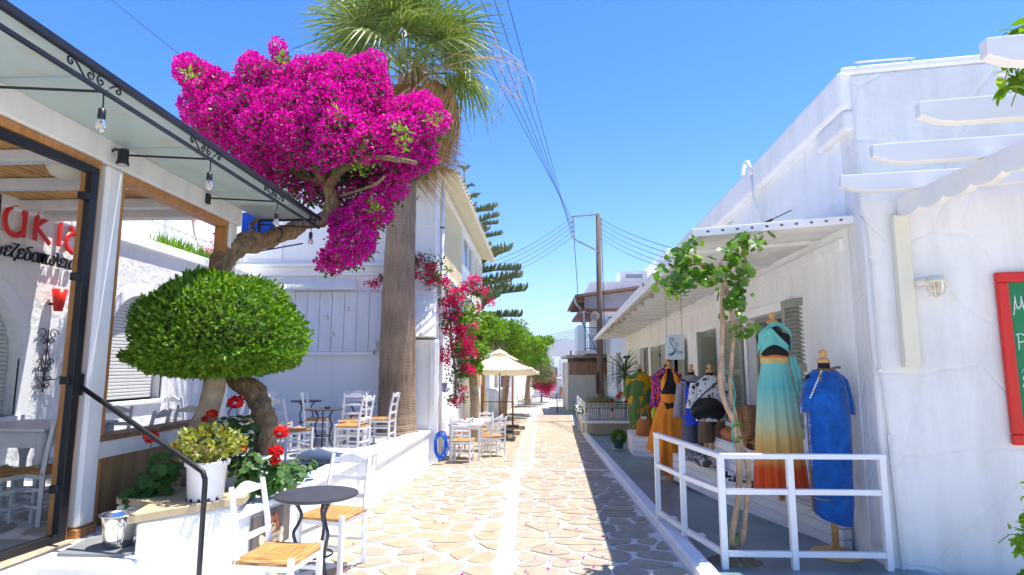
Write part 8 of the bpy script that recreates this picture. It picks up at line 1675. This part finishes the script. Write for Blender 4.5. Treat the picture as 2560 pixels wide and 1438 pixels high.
# ------------------------------------------------------------------ people far down the lane
def person(label, loc, rz, shirt, legs, skin, hair, pose, bag=None):
    t = thing('person', label, 'person', loc, rz)
    J = {'pelvis': (0, 0, .95), 'chest': (0, .01, 1.25), 'neck': (0, .0, 1.46), 'head': (0, -.02, 1.58), 'top': (0, -.01, 1.70)}
    for s, n in ((-1, 'l'), (1, 'r')):
        f = pose * s
        J['hip' + n] = (s * .09, 0, .90); J['knee' + n] = (s * .10, -.14 * f - .03, .50); J['ank' + n] = (s * .10, -.24 * f + .04, .09); J['toe' + n] = (s * .11, -.24 * f - .12, .03)
        J['sh' + n] = (s * .17, .01, 1.40); J['elb' + n] = (s * .23, .10 * f + .02, 1.13); J['wri' + n] = (s * .22, .16 * f - .10, .90); J['hand' + n] = (s * .215, .17 * f - .14, .82)
    rad = {'pelvis': (.145, .11), 'chest': (.15, .10), 'neck': (.055, .055), 'head': (.085, .095), 'top': (.05, .06), 'hip': (.085, .085), 'knee': (.06, .06), 'ank': (.042, .045), 'toe': (.035, .03), 'sh': (.062, .06), 'elb': (.042, .042), 'wri': (.03, .03), 'hand': (.035, .022)}
    names = list(J); idx = {n: i for i, n in enumerate(names)}
    E = [('pelvis', 'chest'), ('chest', 'neck'), ('neck', 'head'), ('head', 'top')]
    for n in 'lr': E += [('pelvis', 'hip' + n), ('hip' + n, 'knee' + n), ('knee' + n, 'ank' + n), ('ank' + n, 'toe' + n), ('chest', 'sh' + n), ('sh' + n, 'elb' + n), ('elb' + n, 'wri' + n), ('wri' + n, 'hand' + n)]
    me = bpy.data.meshes.new('body'); me.from_pydata([J[n] for n in names], [(idx[a], idx[b]) for a, b in E], []); o = bpy.data.objects.new('body', me); COL.objects.link(o)
    sk = o.modifiers.new('k', 'SKIN'); sk.use_smooth_shade = True; ss = o.modifiers.new('u', 'SUBSURF'); ss.levels = 1; ss.render_levels = 1
    for n in names: v = me.skin_vertices[0].data[idx[n]]; v.radius = rad[n] if n in rad else rad[n[:-1]]
    me.skin_vertices[0].data[idx['pelvis']].use_root = True
    dg_ = bpy.context.evaluated_depsgraph_get(); m2 = bpy.data.meshes.new_from_object(o.evaluated_get(dg_)); bpy.data.objects.remove(o)
    for mt in (skin, shirt, legs, hair): m2.materials.append(mt)
    for p in m2.polygons:
        c = p.center; p.use_smooth = True
        p.material_index = 3 if (c.z > 1.62 or (c.z > 1.5 and c.y > .03)) else 0 if (c.z > 1.45 or (abs(c.x) > .185 and c.z < 1.2 and c.z > .7)) else 1 if c.z > .98 else 2 if c.z > .52 else (0 if c.z > .1 else 3)
    place('body', m2, None, t, smooth=True)
    if bag: mb = MB(); mb.box((.28, .03, .95), (.10, .26, .30)); mb.build('bag', bag, t, bevel=.04, local=True)
skin = M('skin', (.52, .30, .20), .6, .1); dkh = M('dark_hair', (.05, .03, .02), .7); gyh = M('grey_hair', (.4, .38, .35), .7)
person('person in a pink top and white shorts walking down the lane', (1.72, 66, zg(66)), .2, M('pink_shirt', (.70, .22, .30), .8), M('pale_shorts', (.62, .60, .58), .8), skin, dkh, 1)
person('person in a grey shirt and orange trousers carrying a dark bag', (2.28, 60, zg(60)), -.5, M('grey_shirt', (.30, .28, .22), .8), M('orange_trousers', (.60, .14, .04), .8), skin, gyh, -.8, m_black)
person('person in red standing by the flowering shrub', (1.05, 72, zg(72)), 2.6, M('red_shirt', (.55, .06, .04), .8), M('rust_skirt', (.45, .14, .07), .8), skin, dkh, .3)
# ------------------------------------------------------------------ the air: far hills fade to blue
hz_m = bpy.data.materials.new('haze'); hz_m.use_nodes = True; hn = hz_m.node_tree; hn.nodes.remove(hn.nodes['Principled BSDF'])
pv = hn.nodes.new('ShaderNodeVolumePrincipled'); pv.inputs['Color'].default_value = (.55, .68, .95, 1); pv.inputs['Density'].default_value = .00028; pv.inputs['Anisotropy'].default_value = .2
hn.links.new(pv.outputs[0], hn.nodes['Material Output'].inputs['Volume'])
mb = MB(); mb.lim(-3600, 3600, -200, 9500, -250, 260); stuff(mb.build('haze', hz_m))
